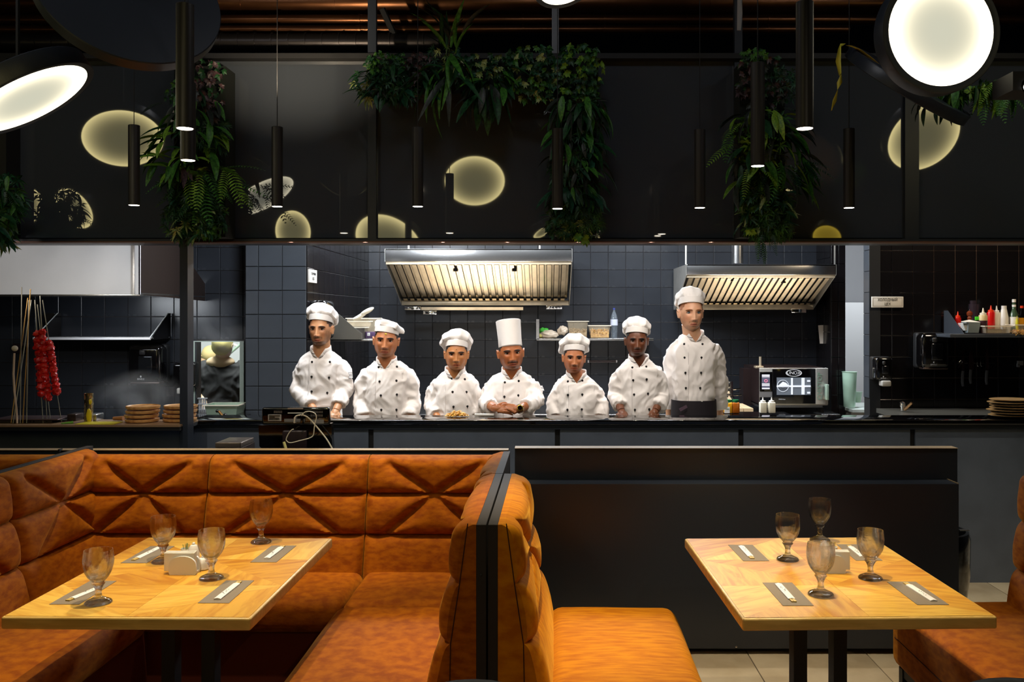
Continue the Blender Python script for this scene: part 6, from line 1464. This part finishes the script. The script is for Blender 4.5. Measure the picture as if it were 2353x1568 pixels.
def puffy_hat(par, hc, R, hs, puff, hgt, off, tilt, seed, crt=30, pleats=10):
    """hc: head frame origin (eye centre), R 3x3 head rotation; droops by off"""
    mb = MB(); T = R @ Matrix.Rotation(math.radians(-tilt[0]), 3, 'X') @ Matrix.Rotation(math.radians(tilt[1]), 3, 'Y'); T2 = T @ Matrix.Rotation(math.radians(-crt), 3, 'X')
    o = hc+R @ Vector((0, .010, .046))*hs
    bb = [(r*hs, z*hs) for r, z in ((.0765, 0), (.0785, .001), (.0800, .018), (.0810, .040))]
    mb.lathe([(bb[0][0]-.003, bb[0][1])]+bb+[(bb[-1][0]-.004, bb[-1][1])], o, 44, T=T @ Matrix.Diagonal((1.02, 1.22, 1)), closed=True); mb.build('hat_band', M_hat, par)
    b0 = .034*hs; K = 20
    ft = [(1, 1.0), (.85, .95), (.7, .78), (.55, .46), (.42, .16), (.3, -.06), (.2, -.10), (.1, .0), (0, 0)]
    fr = [(1, 0.0), (.92, .34), (.85, .58), (.7, .90), (.55, 1.0), (.42, .97), (.3, .80), (.2, .42), (.1, .12), (0, 0)]
    vs = []; n = 100; fs = []; rn = random.Random(int(seed*10)); ph = rn.random()
    lob = [rn.uniform(-.5, 1) for _ in range(pleats)]
    for i in range(K+1):
        t = i/K; q_ = interp(fr, t); r = .0805*hs+(puff-.0805*hs)*q_ if t < .55 else puff*q_; r = max(.002, r); z = b0+hgt*interp(ft, t)
        for j in range(n):
            a = 2*PI*j/n; f = ((a/(2*PI)+ph/pleats)*pleats) % 1; kk = int(((a/(2*PI)+ph/pleats)*pleats)) % pleats
            poly = math.cos(PI/pleats)/math.cos((f-.5)*2*PI/pleats)-.028*math.exp(-(min(f, 1-f)/.05)**2)*0+.0; pw = min(1, t*3)
            l = lob[kk]*(1-abs(2*f-1))+.0
            gather = .022*math.sin(a*24)*max(0, 1-t*3.0)*(t > .02)
            rr_ = r*(1-pw*1.9*(1-poly)-.045*pw*math.exp(-(min(f, 1-f)/.045)**2)*(1-t*.7))*(1+gather+.05*pw*noise.noise(Vector((math.cos(a)*1.7+seed, math.sin(a)*1.7, t*1.5+seed))))
            zz = z+hgt*(.13*l*math.sin(PI*min(1, t*1.2)))-.004*(abs(2*f-1)**3)*math.sin(PI*t)+.006*noise.noise(Vector((math.cos(a)*2.2+seed*2, math.sin(a)*2.2, t*2)))*pw
            v = Vector((rr_*math.cos(a), rr_*math.sin(a)*1.12, zz)); w_ = min(1, t*2.5)
            v += Vector((off[0]*w_, off[1]*w_, -off[2]*w_*(rr_*math.cos(a)*(1 if off[0] >= 0 else -1)/puff)))
            vs.append(o+(T @ v)*(1-w_)+(T2 @ v)*w_)
    for i in range(K):
        for j in range(n): j2 = (j+1) % n; fs.append((i*n+j, i*n+j2, (i+1)*n+j2, (i+1)*n+j))
    fs.append(tuple(K*n+j for j in range(n)))
    MB().add(vs, fs).build('hat_crown', M_hat, par, sharp=35)
def tall_hat(par, hc, R, hs, H_):
    o = hc+R @ Vector((0, .006, .042))*hs; T = R @ Matrix.Rotation(math.radians(-9), 3, 'X'); el = Matrix.Diagonal((.96, 1.18, 1))
    MB().lathe([(.0765*hs, -.006*hs), (.0805*hs, 0), (.0795*hs, .05), (.0835*hs, H_*.85), (.085*hs, H_), (.081*hs, H_+.003), (.05*hs, H_-.004), (.002, H_-.004)], o, 56, T=T @ el).build('hat_crown', M_hat, par)
    pts = [o+T @ Vector((.004, -(.0800+.005*z/H_)*1.12*hs-.001, z)) for z in (0, H_*.5, H_)]
    MB().tube(pts, .0012, 5).build('hat_seam', mat('hat_fold', (205, 198, 195), .8), par)
def chef(cfg):
    Yc = cfg['Y']; k = Yc/F; seed = cfg['seed']; hs = (cfg['chin']-cfg['eye'])*k/.1085*cfg.get('hsx', 1)
    def Q(x, y, dy=0): return P(x, y, Yc+dy)
    def QX(x, y, dy=0):        # pixel column/row at Yc-scale, moved in depth afterwards, keeping its picture position
        return P(x, y, Yc+dy)
    cx = cfg['cx']; hc = Q(cfg['x'], cfg['eye'], -.055); C = Vector((P(cx, 0, Yc).x, Yc, 0))
    t = thing('person', (C.x, Yc, 0), cfg['label'], 'person', cfg.get('group'))
    R = Matrix.Rotation(math.radians(cfg.get('yaw', 0)), 3, 'Z') @ Matrix.Rotation(math.radians(cfg.get('roll', 0)), 3, 'Y') @ Matrix.Rotation(math.radians(cfg.get('pitch', 0)), 3, 'X')
    skin = srgb(*cfg['skin']); bcol = srgb(*cfg.get('hair', (30, 20, 16)))
    # ---- body: one mesh (head, neck, trunk, arms, hands, legs)
    hv, hf = head_verts(jaw=cfg.get('jaw', 1), nose=cfg.get('nose', 1)); body = MB(); cols = []
    fw = cfg.get('fw', 1.0)
    HT = lambda v: hc+R @ (Vector((v[0]*fw, v[1], v[2]))*hs)
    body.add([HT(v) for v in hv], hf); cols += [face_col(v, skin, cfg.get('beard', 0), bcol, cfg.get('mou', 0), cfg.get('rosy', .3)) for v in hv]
    def fill(): cols.extend([skin]*(len(body.v)-len(cols)))
    for s in (-1, 1):
        eT = R @ Matrix.Rotation(s*-.35, 3, 'Z'); ec = HT((s*.0765, .012, -.006))
        body.ell(ec, (.0075*hs, .017*hs, .030*hs), 16, 12, eT); body.tube([ec+R @ Vector((s*.004, -.012, .012))*hs, ec+R @ Vector((s*.009, .004, .027))*hs, ec+R @ Vector((s*.009, .016, .010))*hs, ec+R @ Vector((s*.004, .004, -.026))*hs], .0042*hs, 8); fill()
    # snap head to BVH for features
    bvh = BVHTree.FromPolygons(hv, hf)
    def surf(x, z):
        r_ = bvh.ray_cast(Vector((x, -.3, z)), Vector((0, 1, 0))); return r_[0] if r_[0] else Vector((x, -.07, z))
    col_z = Q(cx, cfg['collar']-13).z; neck0 = HT((0, .018, -.07)); nb = Vector((C.x, Yc+.0, col_z-.08))
    body.tube([neck0, neck0.lerp(nb, .5)+Vector((0, .006, 0)), nb], [.056*hs, .058*hs, .064*hs], 20); fill()
    ys = cfg['sh']; zs = Q(cx, ys).z
    tor = [(zs-.62, .135, .085), (zs-.35, .125, .08), (zs-.12, .14, .09), (zs-.02, .12, .07), (zs+.02, .06, .05)]
    body.grid([v for z, a, b in tor for v in super_ring(Vector((C.x, Yc, z)), a, b, 24)], 24, len(tor), True); fill()
    arms = {}
    for s, key in ((-1, 'L'), (1, 'R')):
        ex, ey, edy, wx, wy, wdy = cfg[key]
        S = Vector((Q(cfg['shx'][0 if s < 0 else 1], 0).x-s*.046, Yc+.01, zs-.018)); E = Q(ex, ey, edy); E.x -= s*.052; W_ = Q(wx, wy, wdy)
        arms[s] = (S, E, W_); body.tube([S, S.lerp(E, .5), E, E.lerp(W_, .5), W_], [.042, .038, .034, .034, .025], 14); fill()
        hd = cfg.get('hand'+key)
        if hd: put_hand(body, W_, hd[0], hd[1], hd[2], hd[3] if len(hd) > 3 else .95, hd[4] if len(hd) > 4 else .4, 1.0, hd[5] if len(hd) > 5 else None)
        else: put_hand(body, W_, (W_-E), (0, -1, 0), s, .95, .35)
        fill()
    for s in (-1, 1): body.tube([(C.x+s*.085, Yc, zs-.58), (C.x+s*.095, Yc, .48), (C.x+s*.095, Yc+.01, .08)], [.075, .055, .04], 14); fill()
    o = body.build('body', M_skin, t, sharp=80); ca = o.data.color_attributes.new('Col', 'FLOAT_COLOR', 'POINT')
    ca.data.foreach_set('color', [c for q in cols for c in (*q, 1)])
    # ---- eyes, brows
    for s in (-1, 1):
        p = surf(s*.031, .000); y = p.y+.0016
        e = MB().ell(HT((s*.031, y, -.0005)), (.0150*hs, .0062*hs, .0066*hs*cfg.get('eyeo', 1)), 18, 12, R).build('eye', M_eye, t)
        MB().ell(HT((s*.031+cfg.get('gaze', 0), y-.0052, .0003)), (.0064*hs, .0018*hs, .0062*hs*cfg.get('eyeo', 1)), 14, 8, R).build('iris', cfg.get('iris', M_iris), e)
        q = [HT((s*.031+a*.0162, y-.0052+.0045*abs(a)**2, .0070*(1-a*a)**.8*cfg.get('eyeo', 1)-.0003)) for a in (-1, -.6, -.2, .2, .6, 1)]
        MB().tube(q, [.0012*hs, .0023*hs, .0026*hs, .0026*hs, .0023*hs, .0010*hs], 6).build('eyelid', mat('lash_dark', (38, 20, 14), .6), t)
        q = []
        for a in (-1, -.5, 0, .5, 1):
            x = s*(.031+.001)+a*.0195; zz = .0152+.0035*(1-a*a)+s*a*-.0012*cfg.get('browt', 1); q.append(HT((x, surf(x, zz).y-.0012, zz)))
        rr_ = [.0026, .0050, .0052, .0042, .0018]; rr_ = rr_ if s > 0 else rr_[::-1]
        MB().tube(q, [r*hs*cfg.get('brow', 1) for r in rr_[::-1]], 6, flat=.9).build('eyebrow', mat('brow_'+cfg.get('hname', 'dark'), cfg.get('hair', (30, 20, 16)), .8), t)
    # hair under the hat
    keep = [i for i, v in enumerate(hv) if (v.z > .052 and v.y > -.06) or (v.y > .012 and v.z > -.045) or (v.y > -.034 and v.z > .016) or (v.y > -.048 and v.z > .034)]; ks = set(keep); idx = {i: n_ for n_, i in enumerate(keep)}
    hvv = [HT(hv[i]*1.028) for i in keep]; hff = [tuple(idx[i] for i in f) for f in hf if all(i in ks for i in f)]
    MB().add(hvv, hff).build('hair', mat('hair_'+cfg.get('hname', 'dark'), cfg.get('hair', (30, 20, 16)), .7, bump=.6, bscale=200), t, sharp=80)
    if cfg.get('garment', 'jacket') == 'jacket': jacket(cfg, t, C, Yc, k, zs, col_z, arms, seed, Q)
    else: top_shirt(cfg, t, C, Yc, zs, col_z, arms, seed)
    # trousers and shoes (below the bar)
    tr = MB()
    tr.grid([v for z, a, b in ((.82, .15, .105), (.95, .155, .11), (zs-.40, .14, .10)) for v in super_ring(Vector((C.x, Yc, z)), a, b, 24)], 24, 3, True)
    for s in (-1, 1): tr.tube([(C.x+s*.08, Yc, .88), (C.x+s*.09, Yc, .5), (C.x+s*.095, Yc, .06)], [.085, .068, .055], 16)
    tr.build('trousers', M_trou, t)
    for s in (-1, 1): MB().box((C.x+s*.095-.045, Yc-.19, 0), (C.x+s*.095+.045, Yc+.09, .085), .035).build('shoe', M_shoe, t)
    return t, hc, R, hs, HT, surf, arms
def jacket(cfg, t, C, Yc, k, zs, col_z, arms, seed, Q):
    mb = MB(); b = cfg.get('build', 1.0); zbot = cfg.get('hem', .82)
    rings = [(zbot, .140, .115), (zs-.42, .138, .122), (zs-.30, .140, .122), (zs-.16, .155, .124), (zs-.06, .168, .114), (zs+.008, .160, .102), (zs*.5+col_z*.5+.006, .122, .086), (zs*.2+col_z*.8+.003, .094, .076), (col_z-.004, .076, .068), (col_z+.006, .066, .062)]
    rg = [super_ring(Vector((C.x, Yc+.004*0, z)), a*b, d*b**.5, 40, 2.3) for z, a, d in rings]
    pts = [v for r in rg for v in r]; mb.grid(pts, 40, len(rings), True); mb.f.append(tuple(reversed(range(40)))); mb.f.append(tuple((len(rings)-1)*40+j for j in range(40))); mb.m += [0, 0]
    for s in (-1, 1):
        S, E, W_ = arms[s]; d = (W_-E).normalized(); ce = cfg.get('cuff', .05); L_ = (W_-E).length; end = W_-d*ce
        pts = [S+Vector((-s*.05, 0, .014)), S, S.lerp(E, .35)+Vector((s*.012, 0, 0)), S.lerp(E, .75), E, E.lerp(end, .35), E.lerp(end, .7), end-d*.075, end-d*.07, end]
        mb.tube(pts, [.048, .057*b, .060*b, .058, .057, .055, .052, .050, .056, .055], 22)
    vs, ns, fs = remesh(mb, .0085, 4)
    px0 = cfg['btn'][0][0]; 
    out = []
    for v, n_ in zip(vs, ns):
        d = folds(v, seed); front = n_.y < -.35 and abs(v.x-C.x) < .125
        if front: d *= .55
        e = v+n_*d
        if front and v.z < col_z-.06 and v.x > C.x-.052-.01: e = e+n_*.0035
        out.append(e)
    keepf = []
    for f in fs:
        m_ = sum((out[i] for i in f), Vector())/len(f)
        if m_.y < Yc-.02 and m_.z > col_z-.052+abs(m_.x-C.x)*.9 and abs(m_.x-C.x) < .06: continue
        if m_.z > col_z+.002: continue
        keepf.append(f)
    fs = keepf
    o = MB().add(out, fs).build('jacket', M_cloth, t, sharp=180)
    bv = BVHTree.FromPolygons(out, fs)
    # buttons where the photo has them
    cam_o = Vector((0, 0, H))
    for bx_, by_ in cfg['btn']:
        tgt = Q(bx_, by_, 0); dr = (tgt-cam_o).normalized(); h = bv.ray_cast(cam_o+dr*4.5, dr)
        if h[0]:
            MB().ell(h[0]-dr*.002, (.0078, .005, .0085), 12, 8).tube([h[0]-dr*.002+Vector((0, 0, -.004)), h[0]-dr*.001+Vector((.001, 0, -.016))], [.003, .0012], 6).build('button', M_btn, t)
    # placket edge
    pl_ = []
    for i in range(9):
        z = col_z-.07-(col_z-.07-zbot-.02)*i/8; h = bv.ray_cast(Vector((C.x-.056, Yc-.6, z)), Vector((0, 1, 0)))
        if h[0]: pl_.append(h[0]+Vector((0, -.0005, 0)))
    if len(pl_) > 2: MB().tube(pl_, .0016, 5).build('placket_seam', mat('cloth_seam', (200, 192, 190), .8), t)
    # mandarin collar with open V
    n_ = 34; nv = 4; pts = []
    hd = Vector((0, 0, 0)); 
    for i in range(nv):
        v = i/(nv-1)
        for j in range(n_):
            u = j/(n_-1); gp = .06+.62*v; a = -PI/2+gp+(2*PI-2*gp)*u; dd = min(u, 1-u); dip = math.exp(-(dd/.15)**2)
            r = .070-.006*v+.006*dip; z = col_z-.014-.034*dip+(.050+.012*dip)*v
            pts.append(Vector((C.x+r*math.cos(a)*1.02, Yc-.006+r*math.sin(a)*1.0-.010*dip, z)))
    cb = MB().grid(pts, n_, nv); co = cb.build('collar', M_cloth, t); md = co.modifiers.new('s', 'SOLIDIFY'); md.thickness = .004; md.offset = 1
    off_ = Vector((0, -.0045, 0))
    def cp(j, v): 
        i0 = min(nv-2, int(v*(nv-1))); f = v*(nv-1)-i0; return pts[i0*n_+j].lerp(pts[(i0+1)*n_+j], f)+off_
    MB().tube([cp(j, .42) for j in range(n_-1, n_-12, -1)], .0022, 5).build('piping', M_navy, co)
    sc_ = [cp(j, .45+.28*math.sin(q*1.9)) for q, j in enumerate([1, 2, 2, 3, 3, 4, 5, 5, 6, 7, 7, 8])]
    MB().tube(sc_, .0017, 5).build('embroidery', M_navy, co)
    if cfg.get('patch'):
        x, y = cfg['patch']; tgt = Q(x, y, 0); dr = (tgt-cam_o).normalized(); h = bv.ray_cast(cam_o+dr*4.5, dr)
        if h[0]:
            c = h[0]; n0 = h[1]; n0 = n0 if n0.dot(dr) < 0 else -n0; n0 = (n0+Vector((0, -.8, 0))).normalized(); up = (Vector((0, 0, 1))-n0*n0.z).normalized(); rt = up.cross(n0).normalized()
            if rt.x < 0: rt = -rt
            g = MB(); hw, hh, e = .016, .021, .0016; c = c+n0*.003
            pb = MB().prism([c-rt*hw-up*hh, c+rt*hw-up*hh, c+rt*hw+up*hh, c-rt*hw+up*hh], n0*.001).build('sleeve_patch', mat('patch_white', (235, 236, 238), .7), t, smooth=False)
            c = c+n0*.0012
            def bar(x0, y0, x1, y1): g.prism([c+rt*x0+up*y0, c+rt*x1+up*y0, c+rt*x1+up*y1, c+rt*x0+up*y1], n0*.0006)
            for a in ((-hw, -hh, hw, -hh+e), (-hw, hh-e, hw, hh), (-hw, -hh, -hw+e, hh), (hw-e, -hh, hw, hh), (-.010, .004, -.004, .0055), (-.0075, -.008, -.006, .008), (-.010, -.003, -.004, -.0015), (-.001, -.008, .0005, .008), (-.003, .001, .003, .0025), (.006, -.008, .0075, .008), (.0075, .003, .011, .0045), (.0075, -.004, .011, -.0025)): bar(*a)
            g.build('patch_print', M_navy, pb, smooth=False)
    if cfg.get('apron'):
        zt_, tilt = Q(0, cfg['apron']).z, 0
        q = []
        for z, a, d in ((.55, .19, .15), (.9, .168, .138), (zt_-.05, .162, .134), (zt_, .160, .132)): q += super_ring(Vector((C.x, Yc, z)), a, d, 40, 2.3)
        MB().grid(q, 40, 4, True).build('apron', mat('black_apron', (26, 20, 28), .6, bump=.5, bscale=12), t)
        MB().prism([Q(1560, 940, -.15), Q(1577, 931, -.15), Q(1580, 937, -.15), Q(1564, 946, -.15)], (0, .003, 0)).build('apron_tag', mat('mauve_leather', (88, 68, 82), .6), t, smooth=False)
def top_shirt(cfg, t, C, Yc, zs, col_z, arms, seed):
    mb = MB(); rings = [(.85, .17, .12), (zs-.40, .165, .12), (zs-.25, .17, .12), (zs-.1, .185, .12), (zs-.02, .17, .10), (zs+.01, .13, .085), (zs+.018, .11, .07)]
    bw = cfg.get('build', 1); rg = [v for z, a, d in rings for v in super_ring(Vector((C.x, Yc, z)), a*bw, d, 40, 2.3)]; mb.grid(rg, 40, len(rings), True)
    mb.f.append(tuple(reversed(range(40)))); mb.f.append(tuple((len(rings)-1)*40+j for j in range(40))); mb.m += [0, 0]
    for s in (-1, 1):
        S, E, W_ = arms[s]; mb.tube([S+Vector((-s*.06, 0, .01)), S, S.lerp(E, .5), S.lerp(E, .85)], [.06, .072, .072, .07], 20)
    vs, ns, fs = remesh(mb, .012, 4)
    out = [v+n_*folds(v, seed, .9) for v, n_ in zip(vs, ns)]
    MB().add(out, fs).build('shirt', cfg['shirt'], t, sharp=180)

GRP = 'cooks lined up behind the bar'
SK1 = (196, 138, 98)
people = []
def base(**k): k.setdefault('Y', 6.36); k.setdefault('group', GRP); return k
C1 = base(label='young bearded cook in white jacket and ballooning hat, first in line behind the monitor', seed=1.3, x=737, cx=738, eye=756.5, chin=793, collar=818, sh=836, shx=(687, 794),
          L=(666, 895, -.02, 722, 942, -.17), R=(812, 895, -.02, 772, 944, -.17), skin=(214, 158, 116), beard=.75, mou=.55, hair=(58, 36, 22), jaw=.98, yaw=-4, brow=1.1, hname='brown',
          btn=[(717, 832), (758, 832), (716, 866), (756, 868), (716, 900), (752, 903)], patch=(805, 863), fw=.98)
t, hc, R, hs, HT, surf, arms = chef(C1); puffy_hat(t, hc, R, hs, .119, .064, (-.004, 0, .0), (12, 3), 2.1)
C2 = base(label='broad cook in white jacket whose flat white hat droops to one side, second in line', seed=4.7, x=887, cx=889, eye=783, chin=820, collar=843, sh=858, shx=(830, 950),
          L=(813, 925, 0, 838, 972, -.12), R=(966, 925, 0, 938, 972, -.12), skin=(196, 130, 88), mou=.22, beard=.08, jaw=1.06, yaw=6, roll=3, build=1.08, fw=1.03,
          btn=[(870, 844), (912, 843), (872, 877), (911, 875), (875, 909), (912, 907), (876, 942), (911, 942)])
t, hc, R, hs, HT, surf, arms = chef(C2); puffy_hat(t, hc, R, hs, .114, .048, (.012, 0, .020), (8, 6), 5.2, pleats=6, crt=8)
MB().ell(HT((.002, surf(0, .05).y-.014, .046)), (.008, .003, .005), 8, 6).build('yellow_thread', mat('yellow_thread', (220, 200, 40), .5), t)
C3 = base(label='round-faced cook with a dot on his brow, white jacket, behind the pasta heap', seed=8.1, x=1049, cx=1046, eye=814.5, chin=849, collar=866, sh=884, shx=(992, 1092),
          L=(974, 930, 0, 1008, 966, -.12), R=(1111, 926, 0, 1092, 972, -.06), skin=(198, 134, 84), jaw=1.1, yaw=5, nose=.95, fw=1.05, eyeo=.8,
          btn=[(1038, 870), (1068, 872), (1040, 901), (1072, 901), (1042, 935), (1074, 934)])
t, hc, R, hs, HT, surf, arms = chef(C3); puffy_hat(t, hc, R, hs, .120, .058, (-.004, 0, .008), (13, 4), 7.9)
MB().ell(HT((.0, surf(0, .036).y-.001, .037)), (.0028, .002, .0028), 8, 6).build('forehead_dot', M_btn, t)
C4 = base(label='cook in tall cylindrical hat and white jacket, clasped hands on the bar, wristwatch on', seed=12.9, x=1174, cx=1176, eye=811, chin=849, collar=867, sh=880, shx=(1124, 1230),
          L=(1100, 928, -.12, 1137, 938, -.33), R=(1249, 922, -.12, 1192, 941, -.33), skin=(184, 112, 66), mou=.8, beard=.55, hair=(34, 22, 16), yaw=9, roll=-4, fw=1.04, jaw=1.06, build=1.06, cuff=.085,
          handL=((1, -.05, -.12), (0, -.75, .65), 1, .92, .33), handR=((-1, -.08, .12), (0, -.8, .6), 1, .95, .5, (-.75, -.1, .55)),
          btn=[(1160, 879), (1192, 876), (1159, 912), (1191, 909)], patch=(1244, 893))
t, hc, R, hs, HT, surf, arms = chef(C4); tall_hat(t, hc, R, hs, .178)
E, W_ = arms[1][1], arms[1][2]; d = (W_-E).normalized(); c = W_-d*.012
Tm = d.to_track_quat('Z', 'Y').to_matrix()
wa = MB().lathe([(.029, -.008), (.0315, -.008), (.0315, .008), (.029, .008)], c, 24, T=Tm, closed=True).build('watch_strap', mat('watch_steel', (150, 130, 90), .2, .9), t)
fd = Vector((.1, -1, .3)).normalized(); Tf = fd.to_track_quat('Z', 'Y').to_matrix(); c2 = c+fd*.030
MB().lathe([(.001, 0), (.0195, 0), (.0205, .006), (.017, .008), (.001, .007)], c2, 24, T=Tf).build('watch_case', mat('watch_gold', (220, 180, 80), .2, .9), wa); MB().lathe([(.001, .0085), (.0155, .0085), (.015, .0095)], c2, 24, T=Tf).build('watch_dial', M_gblack, wa)
C5 = base(label='cook in white jacket with crumpled low hat, fifth in line below the food shelf', seed=17.2, x=1319, cx=1324, eye=823, chin=856, collar=874, sh=889, shx=(1277, 1374),
          L=(1255, 930, 0, 1278, 975, -.08), R=(1396, 930, 0, 1376, 975, -.08), skin=(196, 126, 84), mou=.3, beard=.15, jaw=1.02, yaw=2, roll=2, fw=1.04,
          btn=[(1305, 877), (1338, 875), (1305, 908), (1338, 907), (1304, 942), (1337, 941)])
t, hc, R, hs, HT, surf, arms = chef(C5); puffy_hat(t, hc, R, hs, .121, .060, (0, 0, -.006), (12, 0), 9.4, pleats=8)
C6 = base(label='dark-skinned cook in white jacket and round hat, sixth in line beside the tallest', seed=21.5, x=1463, cx=1467, eye=783.5, chin=818, collar=838, sh=852, shx=(1415, 1524),
          L=(1399, 912, 0, 1428, 945, -.14), R=(1539, 912, 0, 1506, 945, -.14), skin=(112, 66, 42), mou=.35, beard=.2, yaw=-2, fw=1.02, nose=1.12,
          btn=[(1453, 845), (1485, 843), (1455, 874), (1486, 872), (1457, 907), (1489, 905), (1459, 942), (1492, 941)])
t, hc, R, hs, HT, surf, arms = chef(C6); puffy_hat(t, hc, R, hs, .108, .062, (0, 0, .004), (12, 3), 12.6)
C7 = base(label='tallest cook, fair with reddish goatee, white jacket and black apron, last in line', seed=26.8, x=1588, cx=1594, eye=719, chin=758, collar=782, sh=797, shx=(1540, 1652), Y=6.52,
          L=(1520, 872, .04, 1538, 952, .12), R=(1671, 872, .04, 1654, 952, .12), skin=(226, 174, 140), mou=.55, beard=.5, hair=(150, 92, 52), hname='sandy', iris=M_irisb, yaw=5, jaw=.94, fw=.97, rosy=.5,
          btn=[(1572, 791), (1614, 791), (1573, 822), (1612, 822), (1575, 857), (1611, 857), (1576, 892), (1609, 892)], apron=918, hem=.98, build=1.04)
t, hc, R, hs, HT, surf, arms = chef(C7); puffy_hat(t, hc, R, hs, .116, .062, (0, 0, 0), (13, 2), 15.8)
# scullery staff seen through the small window (backs turned)
CW = dict(build=1.3, label='blond person in black short-sleeved top, back turned, inside the small service window', seed=31, x=513, cx=510, eye=796, chin=770, collar=822, sh=838, shx=(455, 572), Y=8.6, hsx=1,
          L=(452, 905, -.05, 470, 950, -.2), R=(576, 905, -.05, 556, 950, -.2), skin=(240, 205, 170), hair=(214, 200, 120), hname='blond', yaw=180, garment='shirt', shirt=mat('black_top', (40, 40, 44), .8), rosy=0, btn=[])
CW['chin'] = 796+.118*F/8.6
t, hc, R, hs, HT, surf, arms = chef(CW)
mbh = MB().ell(hc+Vector((0, -.03, .02)), (.085*hs, .10*hs, .105*hs), 24, 16); vs = [Vector(v) for v in mbh.v]
mbh.v = [tuple(v+(v-hc).normalized()*.012*noise.noise(v*14)) for v in vs]; mbh.build('hair_crop', mat('hair_blond', (0, 0, 0)), t)
MB().ell((P(510, 0, 8.6).x, 8.56, P(0, 832, 8.6).z), (.135, .075, .062), 24, 12).build('nape_skin', mat('pale_skin', (240, 208, 172), .5), t)
CV = dict(label='person with light hair leaning beyond the blond one in the service window', seed=35, x=482, cx=474, eye=822, chin=0, collar=862, sh=880, shx=(438, 505), Y=9.6,
          L=(430, 930, 0, 440, 965, -.1), R=(516, 930, 0, 505, 965, -.1), skin=(236, 196, 158), hair=(210, 186, 130), hname='pale', yaw=-60, garment='shirt', shirt=mat('cream_top', (222, 205, 160), .8), rosy=.2, btn=[])
CV['chin'] = 822+.114*F/9.6
t, hc, R, hs, HT, surf, arms = chef(CV)
MB().ell(hc+Vector((.01, .0, .035)), (.088*hs, .10*hs, .09*hs), 24, 16).build('hair_cap', mat('hair_pale', (0, 0, 0)), t)
# ------------------------------------------------------------------ steam over the grill counter
def steam(c, r, dens, lab, seed):
    m = bpy.data.materials.new('steam_volume'); m.use_nodes = True; nt = m.node_tree; nt.nodes.clear(); L = nt.links
    o = nt.nodes.new('ShaderNodeOutputMaterial'); v = nt.nodes.new('ShaderNodeVolumeScatter'); L.new(v.outputs[0], o.inputs['Volume'])
    tc = nt.nodes.new('ShaderNodeTexCoord'); n = nt.nodes.new('ShaderNodeTexNoise'); n.inputs['Scale'].default_value = 3.2; n.inputs['Detail'].default_value = 4; n.inputs['Distortion'].default_value = 1.4
    mp = nt.nodes.new('ShaderNodeMapping'); mp.inputs['Location'].default_value = (seed, 0, 0); L.new(tc.outputs['Object'], mp.inputs[0]); L.new(mp.outputs[0], n.inputs['Vector'])
    ln = nt.nodes.new('ShaderNodeVectorMath'); ln.operation = 'LENGTH'; sc_ = nt.nodes.new('ShaderNodeVectorMath'); sc_.operation = 'DIVIDE'; sc_.inputs[1].default_value = r; L.new(tc.outputs['Object'], sc_.inputs[0]); L.new(sc_.outputs[0], ln.inputs[0])
    a = nt.nodes.new('ShaderNodeMapRange'); a.inputs[1].default_value = .2; a.inputs[2].default_value = 1; a.inputs[3].default_value = 1; a.inputs[4].default_value = 0; L.new(ln.outputs['Value'], a.inputs[0])
    b = nt.nodes.new('ShaderNodeMapRange'); b.inputs[1].default_value = .42; b.inputs[2].default_value = .72; L.new(n.outputs['Fac'], b.inputs[0])
    mu = nt.nodes.new('ShaderNodeMath'); mu.operation = 'MULTIPLY'; L.new(a.outputs[0], mu.inputs[0]); L.new(b.outputs[0], mu.inputs[1])
    m2 = nt.nodes.new('ShaderNodeMath'); m2.operation = 'MULTIPLY'; m2.inputs[1].default_value = dens; L.new(mu.outputs[0], m2.inputs[0]); L.new(m2.outputs[0], v.inputs['Density'])
    o_ = MB().ell((0, 0, 0), r, 24, 16).build('steam', m, None, origin=(0, 0, 0)); o_.location = c; tag(o_, lab, 'steam', kind='stuff')
steam(P(318, 912, 6.4), (.36, .3, .20), 1.8, 'pale steam drifting above the wooden plates at the left', 1.0)
steam(P(490, 775, 6.9), (.26, .24, .22), .8, 'thin steam before the tiles over the service window', 5.0)
